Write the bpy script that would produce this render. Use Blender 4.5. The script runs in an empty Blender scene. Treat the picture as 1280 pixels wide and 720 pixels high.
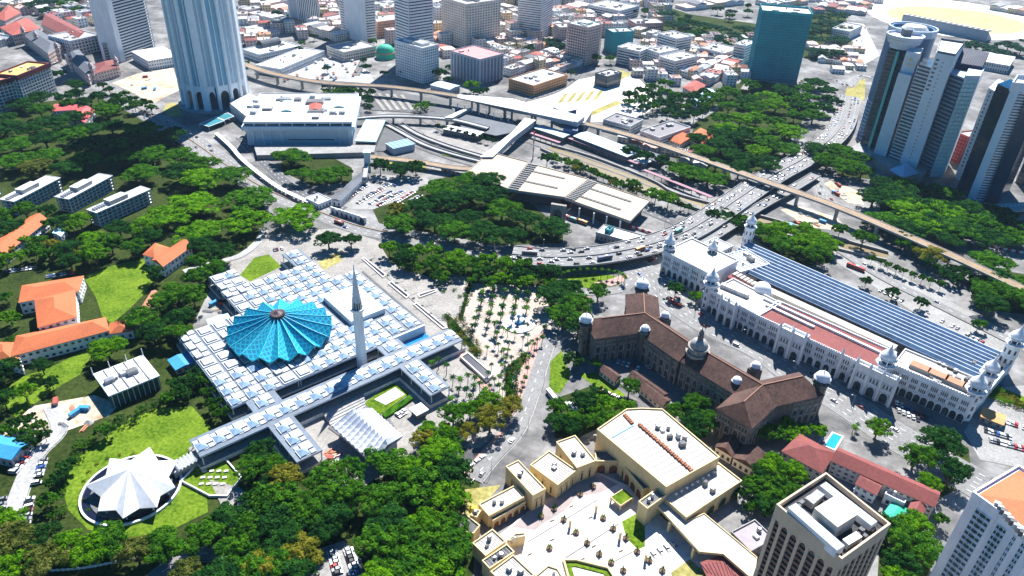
import bpy, math, random
from mathutils import Vector, Matrix
random.seed(7)
sc = bpy.context.scene
COL = sc.collection
# ------------------------------------------------------------------ camera
F, TH, RO, HC = 930.0, math.radians(32.2), math.radians(2.5), 290.0
_c, _s = math.cos(TH), math.sin(TH)
FW = Vector((0, _c, -_s)); _r0 = Vector((1, 0, 0)); _u0 = Vector((0, _s, _c))
RT = math.cos(RO)*_r0 + math.sin(RO)*_u0
UP = -math.sin(RO)*_r0 + math.cos(RO)*_u0
cam = bpy.data.cameras.new('camera'); co = bpy.data.objects.new('camera', cam); COL.objects.link(co)
cam.sensor_width = 36.0; cam.lens = F/1280*36; cam.clip_start = 1; cam.clip_end = 9000
co.matrix_world = Matrix(((RT.x, UP.x, -FW.x, 0), (RT.y, UP.y, -FW.y, 0), (RT.z, UP.z, -FW.z, HC), (0, 0, 0, 1)))
sc.camera = co
# ------------------------------------------------------------------ light
SUN_EL, SUN_AZ = math.radians(50), math.radians(12)        # azimuth clockwise from +Y
w = bpy.data.worlds.new('World'); sc.world = w; w.use_nodes = True
nt = w.node_tree; sky = nt.nodes.new('ShaderNodeTexSky'); sky.sky_type = 'NISHITA'; sky.sun_disc = False
sky.sun_elevation = SUN_EL; sky.sun_rotation = SUN_AZ; sky.air_density = 1.0; sky.dust_density = 0.6; sky.ozone_density = 4.0
bg = nt.nodes['Background']; bg.inputs['Strength'].default_value = 0.055
hs = nt.nodes.new('ShaderNodeHueSaturation'); hs.inputs['Saturation'].default_value = 1.8
nt.links.new(sky.outputs[0], hs.inputs['Color']); nt.links.new(hs.outputs[0], bg.inputs['Color'])
sun = bpy.data.lights.new('sun', 'SUN'); sun.energy = 5.0; sun.angle = math.radians(0.5); sun.color = (1, 0.975, 0.94)
so = bpy.data.objects.new('sun', sun); COL.objects.link(so)
sd = Vector((math.sin(SUN_AZ)*math.cos(SUN_EL), math.cos(SUN_AZ)*math.cos(SUN_EL), math.sin(SUN_EL)))
so.rotation_euler = sd.to_track_quat('Z', 'Y').to_euler(); so.location = (0, 0, 600)
sc.view_settings.view_transform = 'Standard'; sc.view_settings.look = 'None'
sc.view_settings.exposure = 1.25; sc.view_settings.gamma = 1
sc.render.engine = 'CYCLES'
sc.cycles.max_bounces = 6; sc.cycles.diffuse_bounces = 3; sc.cycles.glossy_bounces = 2; sc.cycles.transparent_max_bounces = 6
sc.cycles.volume_bounces = 0; sc.cycles.use_denoising = True
# ------------------------------------------------------------------ helpers
def P(px, py, z=0.0):
    d = FW*F + RT*(px-640) - UP*(py-360)
    t = (z-HC)/d.z
    return Vector((d.x*t, d.y*t, z))
def pix(p):
    q = p-Vector((0, 0, HC)); wv = q.dot(FW)
    return 640+F*q.dot(RT)/wv, 360-F*q.dot(UP)/wv
def PP(lst, z=0.0): return [P(a, b, z) for a, b in lst]
def mpp(px, py, z=0.0): return (P(px+1, py, z)-P(px, py, z)).length
def lerp(a, b, t): return a+(b-a)*t
def area2(pl): return sum(pl[i].x*pl[(i+1) % len(pl)].y-pl[(i+1) % len(pl)].x*pl[i].y for i in range(len(pl)))
def ccw(pl): return list(pl) if area2(pl) > 0 else list(reversed(pl))
def cen(pl):
    c = Vector((0, 0, 0))
    for p in pl: c += p
    return c/len(pl)
def offset(pl, d):
    """offset a ccw polygon outward by d"""
    n = len(pl); out = []
    for i in range(n):
        a, b, c = pl[i-1], pl[i], pl[(i+1) % n]
        e1 = (b-a); e1.z = 0; e2 = (c-b); e2.z = 0
        e1.normalize(); e2.normalize()
        n1 = Vector((e1.y, -e1.x, 0)); n2 = Vector((e2.y, -e2.x, 0))
        k = n1+n2; l = k.dot(n1)
        k = k/l if abs(l) > 0.2 else n1
        out.append(b+k*d)
    return out
def rectpx(p0, p1, p2, z=0.0):
    """a true rectangle from three roof corners in the picture (p0-p1 an edge, p2 the far end of the second edge from p1)"""
    a, b, c = P(*p0, z), P(*p1, z), P(*p2, z)
    u = (b-a).normalized(); n = Vector((-u.y, u.x, 0)); d = (c-b).dot(n)
    return [a, b, b+n*d, a+n*d]
class MB:
    def __init__(s): s.v = []; s.f = []; s.m = []; s.uv = None
    def face(s, pts, mi=0):
        k = len(s.v); s.v += [tuple(p) for p in pts]; s.f.append(tuple(range(k, k+len(pts)))); s.m.append(mi)
    def prism(s, pl, z0, z1, ms=0, mt=None, bottom=False):
        pl = ccw(pl); n = len(pl); mt = ms if mt is None else mt; k = len(s.v)
        s.v += [(p.x, p.y, z0) for p in pl]+[(p.x, p.y, z1) for p in pl]
        for i in range(n):
            j = (i+1) % n; s.f.append((k+i, k+j, k+n+j, k+n+i)); s.m.append(ms)
        s.f.append(tuple(k+n+i for i in range(n))); s.m.append(mt)
        if bottom: s.f.append(tuple(k+i for i in reversed(range(n)))); s.m.append(ms)
        return s
    def ring(s, pl, w, z0, z1, mi=0):
        pl = ccw(pl); q = offset(pl, -w); n = len(pl); k = len(s.v)
        for L, z in ((pl, z0), (pl, z1), (q, z1), (q, z0)): s.v += [(p.x, p.y, z) for p in L]
        for i in range(n):
            j = (i+1) % n
            for a in range(4):
                b = (a+1) % 4; s.f.append((k+a*n+i, k+a*n+j, k+b*n+j, k+b*n+i)); s.m.append(mi)
        return s
    def box(s, c, u, lx, ly, z0, z1, mi=0, mt=None):
        """box centred at c, axis u, sizes lx along u, ly across"""
        u = Vector((u[0], u[1], 0)).normalized(); n = Vector((-u.y, u.x, 0)); c = Vector((c[0], c[1], 0))
        return s.prism([c-u*lx/2-n*ly/2, c+u*lx/2-n*ly/2, c+u*lx/2+n*ly/2, c-u*lx/2+n*ly/2], z0, z1, mi, mt, True)
    def wallbox(s, a, b, out, z0, z1, t0, t1, mi=0):
        """slab on the wall line a-b from t0 to t1 metres outward along out"""
        return s.prism([a+out*t0, b+out*t0, b+out*t1, a+out*t1], z0, z1, mi, None, True)
    def tube(s, p, q, r0, r1, n=8, mi=0, caps=True):
        p, q = Vector(p), Vector(q); d = (q-p).normalized()
        x = d.orthogonal().normalized(); y = d.cross(x); k = len(s.v)
        for c, r in ((p, r0), (q, r1)):
            for i in range(n):
                a = 2*math.pi*i/n; s.v.append(tuple(c+x*math.cos(a)*r+y*math.sin(a)*r))
        for i in range(n):
            j = (i+1) % n; s.f.append((k+i, k+j, k+n+j, k+n+i)); s.m.append(mi)
        if caps:
            s.f.append(tuple(k+n+i for i in range(n))); s.m.append(mi); s.f.append(tuple(k+i for i in reversed(range(n)))); s.m.append(mi)
        return s
    def lathe(s, c, prof, n=12, mi=0, ph=0.0):
        """prof: list of (r, z)"""
        c = Vector(c); k = len(s.v)
        for r, z in prof:
            for i in range(n):
                a = 2*math.pi*i/n+ph; s.v.append((c.x+r*math.cos(a), c.y+r*math.sin(a), c.z+z))
        for t in range(len(prof)-1):
            for i in range(n):
                j = (i+1) % n; s.f.append((k+t*n+i, k+t*n+j, k+(t+1)*n+j, k+(t+1)*n+i)); s.m.append(mi)
        t = len(prof)-1; s.f.append(tuple(k+t*n+i for i in range(n))); s.m.append(mi)
        return s
    def hip(s, pl, z, rise, over=0.6, mi=0, inset=None):
        """hip (inset None) or gable (inset 0) roof over a quad"""
        q = offset(ccw(pl), over)
        if (q[1]-q[0]).length < (q[2]-q[1]).length: q = q[1:]+q[:1]
        q = [Vector((p.x, p.y, z)) for p in q]
        m0, m1 = (q[0]+q[3])/2, (q[1]+q[2])/2; d = (m1-m0).normalized(); wd = (q[2]-q[1]).length/2
        k = min(wd*0.9, (m1-m0).length/2*0.95) if inset is None else inset
        r0 = m0+d*k+Vector((0, 0, rise)); r1 = m1-d*k+Vector((0, 0, rise))
        s.face([q[0], q[1], r1, r0], mi); s.face([q[2], q[3], r0, r1], mi)
        s.face([q[1], q[2], r1], mi); s.face([q[3], q[0], r0], mi)
        s.face(list(reversed(q)), mi)
        b = [p-Vector((0, 0, 0.25)) for p in q]
        for i in range(4): s.face([b[i], b[(i+1) % 4], q[(i+1) % 4], q[i]], mi)
        return s
    def mesh(s, name, mats, org=Vector((0, 0, 0)), smooth=False):
        me = bpy.data.meshes.new(name); o = org
        me.from_pydata([(v[0]-o.x, v[1]-o.y, v[2]-o.z) for v in s.v], [], s.f)
        for m in (mats if isinstance(mats, (list, tuple)) else [mats]): me.materials.append(m)
        me.polygons.foreach_set('material_index', s.m)
        if smooth: me.polygons.foreach_set('use_smooth', [True]*len(s.f))
        me.update(); return me
def link(name, me, parent=None, loc=None):
    o = bpy.data.objects.new(name, me); COL.objects.link(o)
    if parent is not None: o.parent = parent
    if loc is not None: o.location = loc
    return o
LABELS = {}
def tag(o, label, cat, group=None):
    o['label'] = label; o['category'] = cat
    if group: o['group'] = group
    return o
def thing(name, label, cat, loc, group=None):
    o = link(name, None); o.location = loc; o.empty_display_size = 1
    return tag(o, label, cat, group)
def gorg(o):
    v = Vector((0, 0, 0))
    while o is not None: v += o.location; o = o.parent
    return v
def part(name, mb, mats, parent, smooth=False, label=None):
    o = link(name, mb.mesh(name, mats, gorg(parent), smooth), parent)
    if label: o['label'] = label
    return o
def stuffpart(name, mb, mats, parent, smooth=False):
    o = part(name, mb, mats, parent, smooth); o['kind'] = 'stuff'; return o
def struct(name, mb, mats, smooth=False):
    o = link(name, mb.mesh(name, mats), None); o['kind'] = 'structure'; 
    if smooth: o.data.polygons.foreach_set('use_smooth', [True]*len(o.data.polygons))
    return o
def one(name, mb, mats, label, cat, group=None, smooth=False):
    o = link(name, mb.mesh(name, mats, smooth=smooth)); return tag(o, label, cat, group)
PEND = []
def later(o, desc, where, group=None, cat=None):
    """label settled at the end: ordinal from the left among its look-alikes of one place"""
    if cat: o['category'] = cat
    if group: o['group'] = group
    PEND.append((o, desc, where))
ORD = ['first', 'second', 'third', 'fourth', 'fifth', 'sixth', 'seventh', 'eighth', 'ninth', 'tenth', 'eleventh', 'twelfth', 'thirteenth', 'fourteenth', 'fifteenth', 'sixteenth', 'seventeenth', 'eighteenth', 'nineteenth', 'twentieth'] + ['twenty-'+x for x in 'first second third fourth fifth sixth seventh eighth ninth'.split()] + ['thirtieth'] + ['thirty-'+x for x in 'first second third fourth fifth sixth seventh eighth ninth'.split()]
def settle():
    g = {}
    for o, d, wh in PEND: g.setdefault((d, wh), []).append(o)
    bpy.context.view_layer.update()
    for (d, wh), L in g.items():
        L.sort(key=lambda o: pix(gorg(o))[0]); n = len(L)
        d = d.strip()
        for i, o in enumerate(L):
            if n == 1: t = '%s %s' % (d, wh)
            elif i == 0: t = 'leftmost %s %s' % (d, wh)
            elif i == n-1: t = 'rightmost %s %s' % (d, wh)
            elif i < n/2+1: t = '%s from left, %s %s' % (ORD[i], d, wh)
            else: t = '%s from right, %s %s' % (ORD[n-1-i], d, wh)
            o['label'] = t
# ------------------------------------------------------------------ materials
MATS = {}
def mat(name, col, rough=0.75, var=0.25, sc1=0.05, sc2=0.9, col2=None, spec=0.3, metal=0.0, streak=0.0, bump=0.0):
    if name in MATS: return MATS[name]
    m = bpy.data.materials.new(name); m.use_nodes = True; n = m.node_tree.nodes; l = m.node_tree.links
    b = n['Principled BSDF']; b.inputs['Roughness'].default_value = rough; b.inputs['Metallic'].default_value = metal
    b.inputs['Specular IOR Level'].default_value = spec
    g = n.new('ShaderNodeNewGeometry')
    t1 = n.new('ShaderNodeTexNoise'); t1.inputs['Scale'].default_value = sc1; t1.inputs['Detail'].default_value = 5; t1.inputs['Roughness'].default_value = 0.65
    t2 = n.new('ShaderNodeTexNoise'); t2.inputs['Scale'].default_value = sc2; t2.inputs['Detail'].default_value = 4
    l.new(g.outputs['Position'], t1.inputs['Vector'])
    if streak:
        mp = n.new('ShaderNodeMapping'); mp.inputs['Scale'].default_value = (1, 1, streak); l.new(g.outputs['Position'], mp.inputs[0]); l.new(mp.outputs[0], t2.inputs['Vector'])
    else: l.new(g.outputs['Position'], t2.inputs['Vector'])
    add = n.new('ShaderNodeMath'); add.operation = 'ADD'; l.new(t1.outputs['Fac'], add.inputs[0]); l.new(t2.outputs['Fac'], add.inputs[1])
    rmp = n.new('ShaderNodeMapRange'); rmp.inputs['From Min'].default_value = 0.72; rmp.inputs['From Max'].default_value = 1.28; l.new(add.outputs[0], rmp.inputs['Value'])
    mix = n.new('ShaderNodeMix'); mix.data_type = 'RGBA'; l.new(rmp.outputs[0], mix.inputs[0])
    a = [c*(1-var) for c in col]; bb = list(col2) if col2 else [min(1, c*(1+var*0.7)) for c in col]
    mix.inputs[6].default_value = (*a, 1); mix.inputs[7].default_value = (*bb, 1)
    l.new(mix.outputs[2], b.inputs['Base Color'])
    if bump:
        bp = n.new('ShaderNodeBump'); bp.inputs['Strength'].default_value = bump; l.new(t2.outputs['Fac'], bp.inputs['Height']); l.new(bp.outputs[0], b.inputs['Normal'])
    MATS[name] = m; return m
WHITE = mat('white_paint', (.74, .75, .76), .6, .14, .06, .5, streak=.15)
WHITE2 = mat('off_white_render', (.62, .62, .6), .7, .22, .05, .6, streak=.12)
WARMW = mat('warm_white_render', (.68, .62, .55), .7, .2, .05, .6, streak=.12)
PINKW = mat('pale_pink_render', (.6, .47, .44), .7, .2, .05, .6, streak=.12)
CREAM = mat('cream_stone', (.66, .53, .33), .75, .12, .07, .5, streak=.2)
CREAMROOF = mat('cream_roof_sheet', (.46, .415, .36), .6, .25, .06, .35, streak=.3)
CONC = mat('concrete', (.27, .265, .255), .85, .35, .05, .7)
CONCL = mat('pale_concrete', (.33, .325, .32), .8, .35, .05, .7)
CONCD = mat('dark_concrete', (.14, .14, .145), .85, .35, .07, .7)
ASPH = mat('asphalt', (.1, .102, .107), .85, .3, .04, .6)
ROADL = mat('worn_concrete_road', (.2, .198, .195), .85, .3, .04, .6)
PAVE = mat('pale_paving', (.26, .245, .225), .8, .35, .08, .6)
PAVEW = mat('white_paving', (.6, .55, .5), .7, .2, .06, .5)
PAVEP = mat('pink_paving', (.42, .25, .21), .8, .25, .06, .6)
GRASS = mat('lawn_grass', (.045, .125, .006), .95, .35, .05, .6, col2=(.165, .24, .02), spec=.05)
GRASSY = mat('dry_grass', (.22, .22, .05), .95, .3, .04, .4, col2=(.42, .36, .15), spec=.05)
DIRT = mat('bare_earth', (.42, .3, .19), .95, .3, .04, .25, col2=(.62, .55, .45), spec=.05)
WATER = mat('pool_water', (.02, .2, .42), .08, .15, .1, 1.5, spec=.5)
DARKWATER = mat('dark_pool_water', (.006, .008, .022), .25, .2, .1, 1.5, spec=.5)
RIVER = mat('river_water', (.2, .15, .07), .3, .2, .03, .5)
GLASSD = mat('dark_window_glass', (.018, .024, .035), .15, .5, .16, .7, col2=(.1, .12, .14), spec=.6)
GLASSB = mat('blue_window_glass', (.03, .09, .16), .15, .4, .12, .8, spec=.6)
RED = mat('red_roof_tiles', (.34, .08, .06), .8, .25, .06, .8)
MAROON = mat('maroon_roof_tiles', (.2, .055, .05), .8, .25, .05, .6)
ORANGE = mat('orange_roof_tiles', (.46, .125, .045), .8, .2, .06, .8)
SALMON = mat('salmon_roof_tiles', (.46, .2, .12), .8, .22, .05, .6)
PINKROOF = mat('pink_roof_sheet', (.62, .2, .2), .7, .2, .06, .6)
BROWN = mat('brown_slate_roof', (.055, .028, .023), .85, .45, .06, .6, col2=(.12, .064, .05))
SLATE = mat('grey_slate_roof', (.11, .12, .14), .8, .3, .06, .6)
GREYROOF = mat('grey_roof_sheet', (.3, .31, .33), .6, .25, .05, .6)
WROOF = mat('white_roof_sheet', (.56, .56, .56), .55, .32, .05, .4)
TEALROOF = mat('pale_teal_roof', (.4, .62, .62), .55, .12, .05, .5)
BLUEROOF = mat('blue_roof_sheet', (.04, .25, .5), .5, .15, .05, .5)
TEALNET = mat('teal_netting', (.02, .26, .3), .8, .25, .08, .6, streak=.3)
GREENSHEET = mat('green_sheeting', (.02, .36, .24), .7, .2, .06, .6)
STONE = mat('weathered_stone', (.14, .125, .115), .9, .5, .08, .6, streak=.2)
STONEL = mat('pale_weathered_stone', (.3, .27, .24), .9, .4, .08, .6, streak=.2)
STEEL = mat('steel', (.3, .31, .33), .4, .2, .1, 1, metal=.6)
BLUEGREY = mat('blue_grey_panel', (.34, .4, .46), .55, .15, .06, .5)
BRICKR = mat('red_cladding', (.4, .07, .06), .7, .2, .06, .6)
DARKRED = mat('dark_red_fascia', (.12, .02, .03), .7, .2, .06, .6)
BARK = mat('bark', (.09, .07, .05), .95, .3, .5, 2)
def leafmat(name, c1, c2):
    m = bpy.data.materials.new(name); m.use_nodes = True; n = m.node_tree.nodes; l = m.node_tree.links
    n.remove(n['Principled BSDF']); out = n['Material Output']
    g = n.new('ShaderNodeNewGeometry'); t = n.new('ShaderNodeTexNoise'); t.inputs['Scale'].default_value = 0.22; t.inputs['Detail'].default_value = 4
    l.new(g.outputs['Position'], t.inputs['Vector'])
    r = n.new('ShaderNodeMapRange'); r.inputs['From Min'].default_value = .35; r.inputs['From Max'].default_value = .65; l.new(t.outputs['Fac'], r.inputs['Value'])
    rnd = n.new('ShaderNodeMath'); rnd.operation = 'MULTIPLY_ADD'; l.new(g.outputs['Random Per Island'], rnd.inputs[0]); rnd.inputs[1].default_value = .5; l.new(r.outputs[0], rnd.inputs[2])
    sb = n.new('ShaderNodeMath'); sb.operation = 'SUBTRACT'; sb.use_clamp = True; l.new(rnd.outputs[0], sb.inputs[0]); sb.inputs[1].default_value = .25
    mx = n.new('ShaderNodeMix'); mx.data_type = 'RGBA'; l.new(sb.outputs[0], mx.inputs[0]); mx.inputs[6].default_value = (*c1, 1); mx.inputs[7].default_value = (*c2, 1)
    d = n.new('ShaderNodeBsdfDiffuse'); tr = n.new('ShaderNodeBsdfTranslucent'); ms = n.new('ShaderNodeMixShader'); ms.inputs[0].default_value = .38
    l.new(mx.outputs[2], d.inputs['Color']); l.new(mx.outputs[2], tr.inputs['Color']); l.new(d.outputs[0], ms.inputs[1]); l.new(tr.outputs[0], ms.inputs[2]); l.new(ms.outputs[0], out.inputs['Surface'])
    return m
LEAF = {'dark': leafmat('dark_foliage', (.008, .042, .012), (.036, .125, .018)), 'mid': leafmat('mid_foliage', (.018, .085, .01), (.085, .225, .012)),
        'bright': leafmat('bright_foliage', (.035, .14, .006), (.15, .33, .01)), 'yellow': leafmat('yellow_green_foliage', (.11, .13, .012), (.27, .25, .03)),
        'olive': leafmat('olive_foliage', (.04, .07, .012), (.17, .19, .04)), 'blue': leafmat('blue_green_foliage', (.014, .05, .03), (.05, .12, .06))}
TONE = {'olive': 'olive green', 'dark': 'dark green', 'mid': 'mid green', 'bright': 'bright green', 'yellow': 'yellow green', 'blue': 'bluish green'}
# ------------------------------------------------------------------ curves and strips
def spline(pts, k=6):
    out = []; n = len(pts)
    for i in range(n-1):
        p0, p1, p2, p3 = pts[max(i-1, 0)], pts[i], pts[i+1], pts[min(i+2, n-1)]
        for j in range(k):
            t = j/k
            out.append(0.5*((2*p1)+(p2-p0)*t+(2*p0-5*p1+4*p2-p3)*t*t+(3*p1-p0-3*p2+p3)*t*t*t))
    out.append(pts[-1]); return out
def normals(pts):
    N = []
    for i in range(len(pts)):
        d = pts[min(i+1, len(pts)-1)]-pts[max(i-1, 0)]; d.z = 0; d.normalize(); N.append(Vector((-d.y, d.x, 0)))
    return N
def sweep(mb, pts, prof, mi=0, closed=False, z=None):
    """prof list of (offset to the left, height above the line)"""
    N = normals(pts); k = len(mb.v); m = len(prof)
    for p, nn in zip(pts, N):
        for o, h in prof: mb.v.append((p.x+nn.x*o, p.y+nn.y*o, (p.z if z is None else z)+h))
    for i in range(len(pts)-1):
        for j in range(m if closed else m-1):
            a = k+i*m+j; b = k+i*m+(j+1) % m
            mb.f.append((a, b, b+m, a+m)); mb.m.append(mi)
    return mb
def strip(mb, pts, w, z, mi=0, off=0.0): return sweep(mb, pts, [(off-w/2, 0), (off+w/2, 0)][::-1], mi, z=z)
def walk(pts, step, start=0.0):
    """points and headings every step metres along a line"""
    out = []; need = start
    for a, b in zip(pts[:-1], pts[1:]):
        L = (b-a).length; d = (b-a)/L if L else Vector((1, 0, 0)); s = need
        while s < L: out.append((a+d*s, d)); s += step
        need = s-L
    return out
def dashes(mb, pts, off, z, ln=3.0, gap=6.0, w=0.3, mi=0):
    for p, d in walk(pts, ln+gap):
        n = Vector((-d.y, d.x, 0)); c = p+n*off
        mb.face([(*(c-n*w/2).xy, z), (*(c+d*ln-n*w/2).xy, z), (*(c+d*ln+n*w/2).xy, z), (*(c+n*w/2).xy, z)], mi)
# ------------------------------------------------------------------ generic buildings
FOOT = []
def foot(q): c = cen(q); FOOT.append((c.x, c.y, max((Vector((p.x, p.y, 0))-Vector((c.x, c.y, 0))).length for p in q)))
def roof_kit(root, quad, z, n, seed, mats=None):
    """plant boxes, tanks and ducts on a flat roof, each a part"""
    rr = random.Random(seed); q = ccw(quad); u = (q[1]-q[0]).normalized()
    for i in range(n):
        s, t = rr.uniform(.15, .85), rr.uniform(.15, .85)
        c = q[0]+(q[1]-q[0])*s+(q[3]-q[0])*t
        W = min((q[1]-q[0]).length, (q[3]-q[0]).length)
        if rr.random() < .25:
            r = rr.uniform(.8, 1.6); part('water_tank', MB().lathe((c.x, c.y, z), [(r, 0), (r, 1.8), (r*.6, 2.3)], 10), STEEL, root)
        else:
            mb = MB(); lx, ly, h = rr.uniform(.06, .2)*W+.8, rr.uniform(.05, .14)*W+.8, rr.uniform(.8, 2.6)
            mb.box(c, u, lx, ly, z, z+h, 0); mb.box(c, u, lx*.9, ly*.9, z+h, z+h+.25, 1)
            part('roof_unit', mb, [rr.choice([CONC, WHITE2, GREYROOF, CONCL]), rr.choice([STEEL, CONCD, WROOF])], root)
def tower(name, label, cat, quad, h, floors, style='band', wall=WHITE, glass=GLASSD, roof=CONCL, bay=4.0, bf=.5, dep=.45, pw=.7, z0=0.0, par=1.2, kit=4, group=None, sides=None, core=False, trim=None, where=None):
    q = ccw(quad); foot(q); c = cen(q); root = thing(name, label, cat, (c.x, c.y, z0), group)
    if where: later(root, label, where)
    part('wall', MB().prism(offset(q, -dep), z0, z0+h, 0, 1), [glass, roof], root)
    fh = h/floors; me = None
    if style in ('band', 'grid'):
        for i in range(floors):
            if me is None:
                me = MB().ring(q, dep+.2, z0, z0+fh*bf).mesh('floor_band', wall, Vector((c.x, c.y, z0)))
            link('floor_band', me, root, (0, 0, i*fh))
    if style in ('grid', 'pier'):
        for i in range(len(q)):
            if sides is not None and i not in sides: continue
            a, b = q[i], q[(i+1) % len(q)]; L = (b-a).length; d = (b-a)/L; o = Vector((d.y, -d.x, 0)); n = max(1, round(L/bay))
            pm = None
            for k in range(1, n):
                if pm is None: pm = MB().wallbox(a-d*pw/2, a+d*pw/2, o, z0, z0+h-.06, -dep-.1, .07).mesh('pier', trim or wall, Vector((c.x, c.y, z0)))
                link('pier', pm, root, d*(L*k/n))
    for i in range(len(q)):
        cw = max(pw, .9); a = q[i]; n0 = (q[i]-q[i-1]).normalized(); n1 = (q[(i+1) % len(q)]-q[i]).normalized()
        part('corner_pier', MB().prism([a-n0*cw+n1*0, a, a+n1*cw, a+n1*cw-n0*cw], z0, z0+h+.02), wall, root)
    part('parapet', MB().ring(offset(q, .12), .5, z0+h-max(.8, fh*.3), z0+h+par), wall, root)
    if core:
        b = offset(q, -.28*min((q[1]-q[0]).length, (q[2]-q[1]).length)); part('plant_room', MB().prism(b, z0+h, z0+h+3.2, 0, 1), [wall, roof], root)
    if kit: roof_kit(root, offset(q, -1), z0+h, kit, len(label)*7+int(c.x))
    return root
def windows_on(root, quad, z0, floors, fh, bay, ww, wh, sill=1.0, sides=(0, 1, 2, 3), frame=WHITE, glass=GLASSD, single=False, proud=.12):
    """framed windows standing in the walls; single: each one a part, else one joined part"""
    q = ccw(quad); mb = MB()
    for i in sides:
        a, b = q[i], q[(i+1) % len(q)]; L = (b-a).length; d = (b-a)/L; o = Vector((d.y, -d.x, 0)); n = max(1, int(L/bay)); st = L/n; pm = None
        for f in range(floors):
            for k in range(n):
                m = a+d*(st*(k+.5)); z = z0+f*fh+sill
                if single:
                    if pm is None:
                        g = MB(); g.wallbox(m-d*ww/2, m+d*ww/2, o, z, z+wh, -.1, .03, 0)
                        g.wallbox(m-d*(ww/2+.2), m+d*(ww/2+.2), o, z-.25, z, -.1, proud+.15, 1); g.wallbox(m-d*(ww/2+.15), m+d*(ww/2+.15), o, z+wh, z+wh+.2, -.1, proud+.1, 1)
                        base = (m, z); pm = g.mesh('window', [glass, frame], gorg(root)); link('window', pm, root)
                    else: link('window', pm, root, (m.x-base[0].x, m.y-base[0].y, z-base[1]))
                else:
                    mb.wallbox(m-d*ww/2, m+d*ww/2, o, z, z+wh, -.1, .03, 0); mb.wallbox(m-d*(ww/2+.2), m+d*(ww/2+.2), o, z+wh, z+wh+.25, -.1, .35, 1)
    if not single and mb.f: stuffpart('window_row', mb, [glass, frame], root)
def house(quad, h, rise, roofm, wallm, desc, where, name='house', cat='house', kind='gable', storeys=2, group=None, label=None, bay=3.2):
    q = ccw(quad); foot(q); c = cen(q); root = thing(name, label or desc, cat, (c.x, c.y, 0), group)
    if label is None: later(root, desc, where, group)
    part('wall', MB().prism(q, 0, h), wallm, root)
    if kind == 'flat':
        part('roof', MB().prism(offset(q, -.4), h, h+.12), roofm, root); part('parapet', MB().ring(offset(q, .15), .45, h-.5, h+.9), wallm, root)
        roof_kit(root, offset(q, -1), h+.12, 2, int(c.x*7+c.y))
    else: part('roof', MB().hip(q, h, rise, .5, 0, 0.0 if kind == 'gable' else None), roofm, root)
    windows_on(root, q, 0, storeys, h/storeys, bay, bay*.5, h/storeys*.45, frame=wallm)
    return root
def terrace(p0, p1, depth, n, h, desc, where, roofs, walls, seed, kinds=('gable',), group=None, jitter=.25, name='shophouse', rise=2.2):
    """a row of houses, each its own thing, from ground point p0 to p1 in the picture, running back by depth metres"""
    rr = random.Random(seed); a, b = P(*p0), P(*p1); L = (b-a).length; d = (b-a)/L; o = Vector((-d.y, d.x, 0))
    if o.y < 0: o = -o
    for i in range(n):
        x0, x1 = L*i/n+.06, L*(i+1)/n-.06; dp = depth*rr.uniform(1-jitter, 1+jitter*.3)
        q = [a+d*x0, a+d*x1, a+d*x1+o*dp, a+d*x0+o*dp]; rm, rn = rr.choice(roofs); hh = h*rr.uniform(1-jitter, 1+jitter)
        house(q, hh, rise*rr.uniform(.8, 1.2), rm, rr.choice(walls), '%s %s' % (rn, desc), where, name, name.replace('_', ' '), rr.choice(kinds), max(1, round(hh/3.6)), group)
R_RED, R_ORG, R_SAL, R_PNK = (RED, 'red roofed'), (ORANGE, 'orange roofed'), (SALMON, 'salmon roofed'), (PINKROOF, 'pink roofed')
R_MAR, R_GRY, R_WHT, R_SLT = (MAROON, 'maroon roofed'), (GREYROOF, 'grey roofed'), (WROOF, 'white roofed'), (SLATE, 'slate roofed')
# ------------------------------------------------------------------ ground
def ground_mat():
    m = bpy.data.materials.new('city_ground'); m.use_nodes = True; n = m.node_tree.nodes; l = m.node_tree.links; b = n['Principled BSDF']; b.inputs['Roughness'].default_value = .9; b.inputs['Specular IOR Level'].default_value = .1
    g = n.new('ShaderNodeNewGeometry'); t = n.new('ShaderNodeTexNoise'); t.inputs['Scale'].default_value = .02; t.inputs['Detail'].default_value = 9; t.inputs['Roughness'].default_value = .72; l.new(g.outputs['Position'], t.inputs['Vector'])
    br = n.new('ShaderNodeTexBrick'); br.inputs['Scale'].default_value = .03; br.inputs['Mortar Size'].default_value = .03; br.inputs['Color1'].default_value = (.75, .75, .75, 1); br.inputs['Color2'].default_value = (1.15, 1.12, 1.08, 1); br.inputs['Mortar'].default_value = (.62, .63, .65, 1)
    mp = n.new('ShaderNodeMapping'); mp.inputs['Rotation'].default_value = (0, 0, .5); l.new(g.outputs['Position'], mp.inputs[0]); l.new(mp.outputs[0], br.inputs['Vector'])
    r = n.new('ShaderNodeValToRGB'); e = r.color_ramp; e.elements[0].position = .36; e.elements[0].color = (.075, .077, .08, 1); e.elements[1].position = .66; e.elements[1].color = (.33, .325, .32, 1); e.elements.new(.5).color = (.17, .165, .16, 1)
    l.new(t.outputs['Fac'], r.inputs[0])
    mx = n.new('ShaderNodeMix'); mx.data_type = 'RGBA'; mx.blend_type = 'MULTIPLY'; mx.inputs[0].default_value = 1; l.new(r.outputs[0], mx.inputs[6]); mx.inputs[0].default_value = .25; l.new(br.outputs[0], mx.inputs[7])
    l.new(mx.outputs[2], b.inputs['Base Color']); return m
_g = MB(); _g.face([(-4500, -600, 0), (4500, -600, 0), (4500, 6500, 0), (-4500, 6500, 0)]); struct('ground', _g, ground_mat())
_zl = [0.02]
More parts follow.
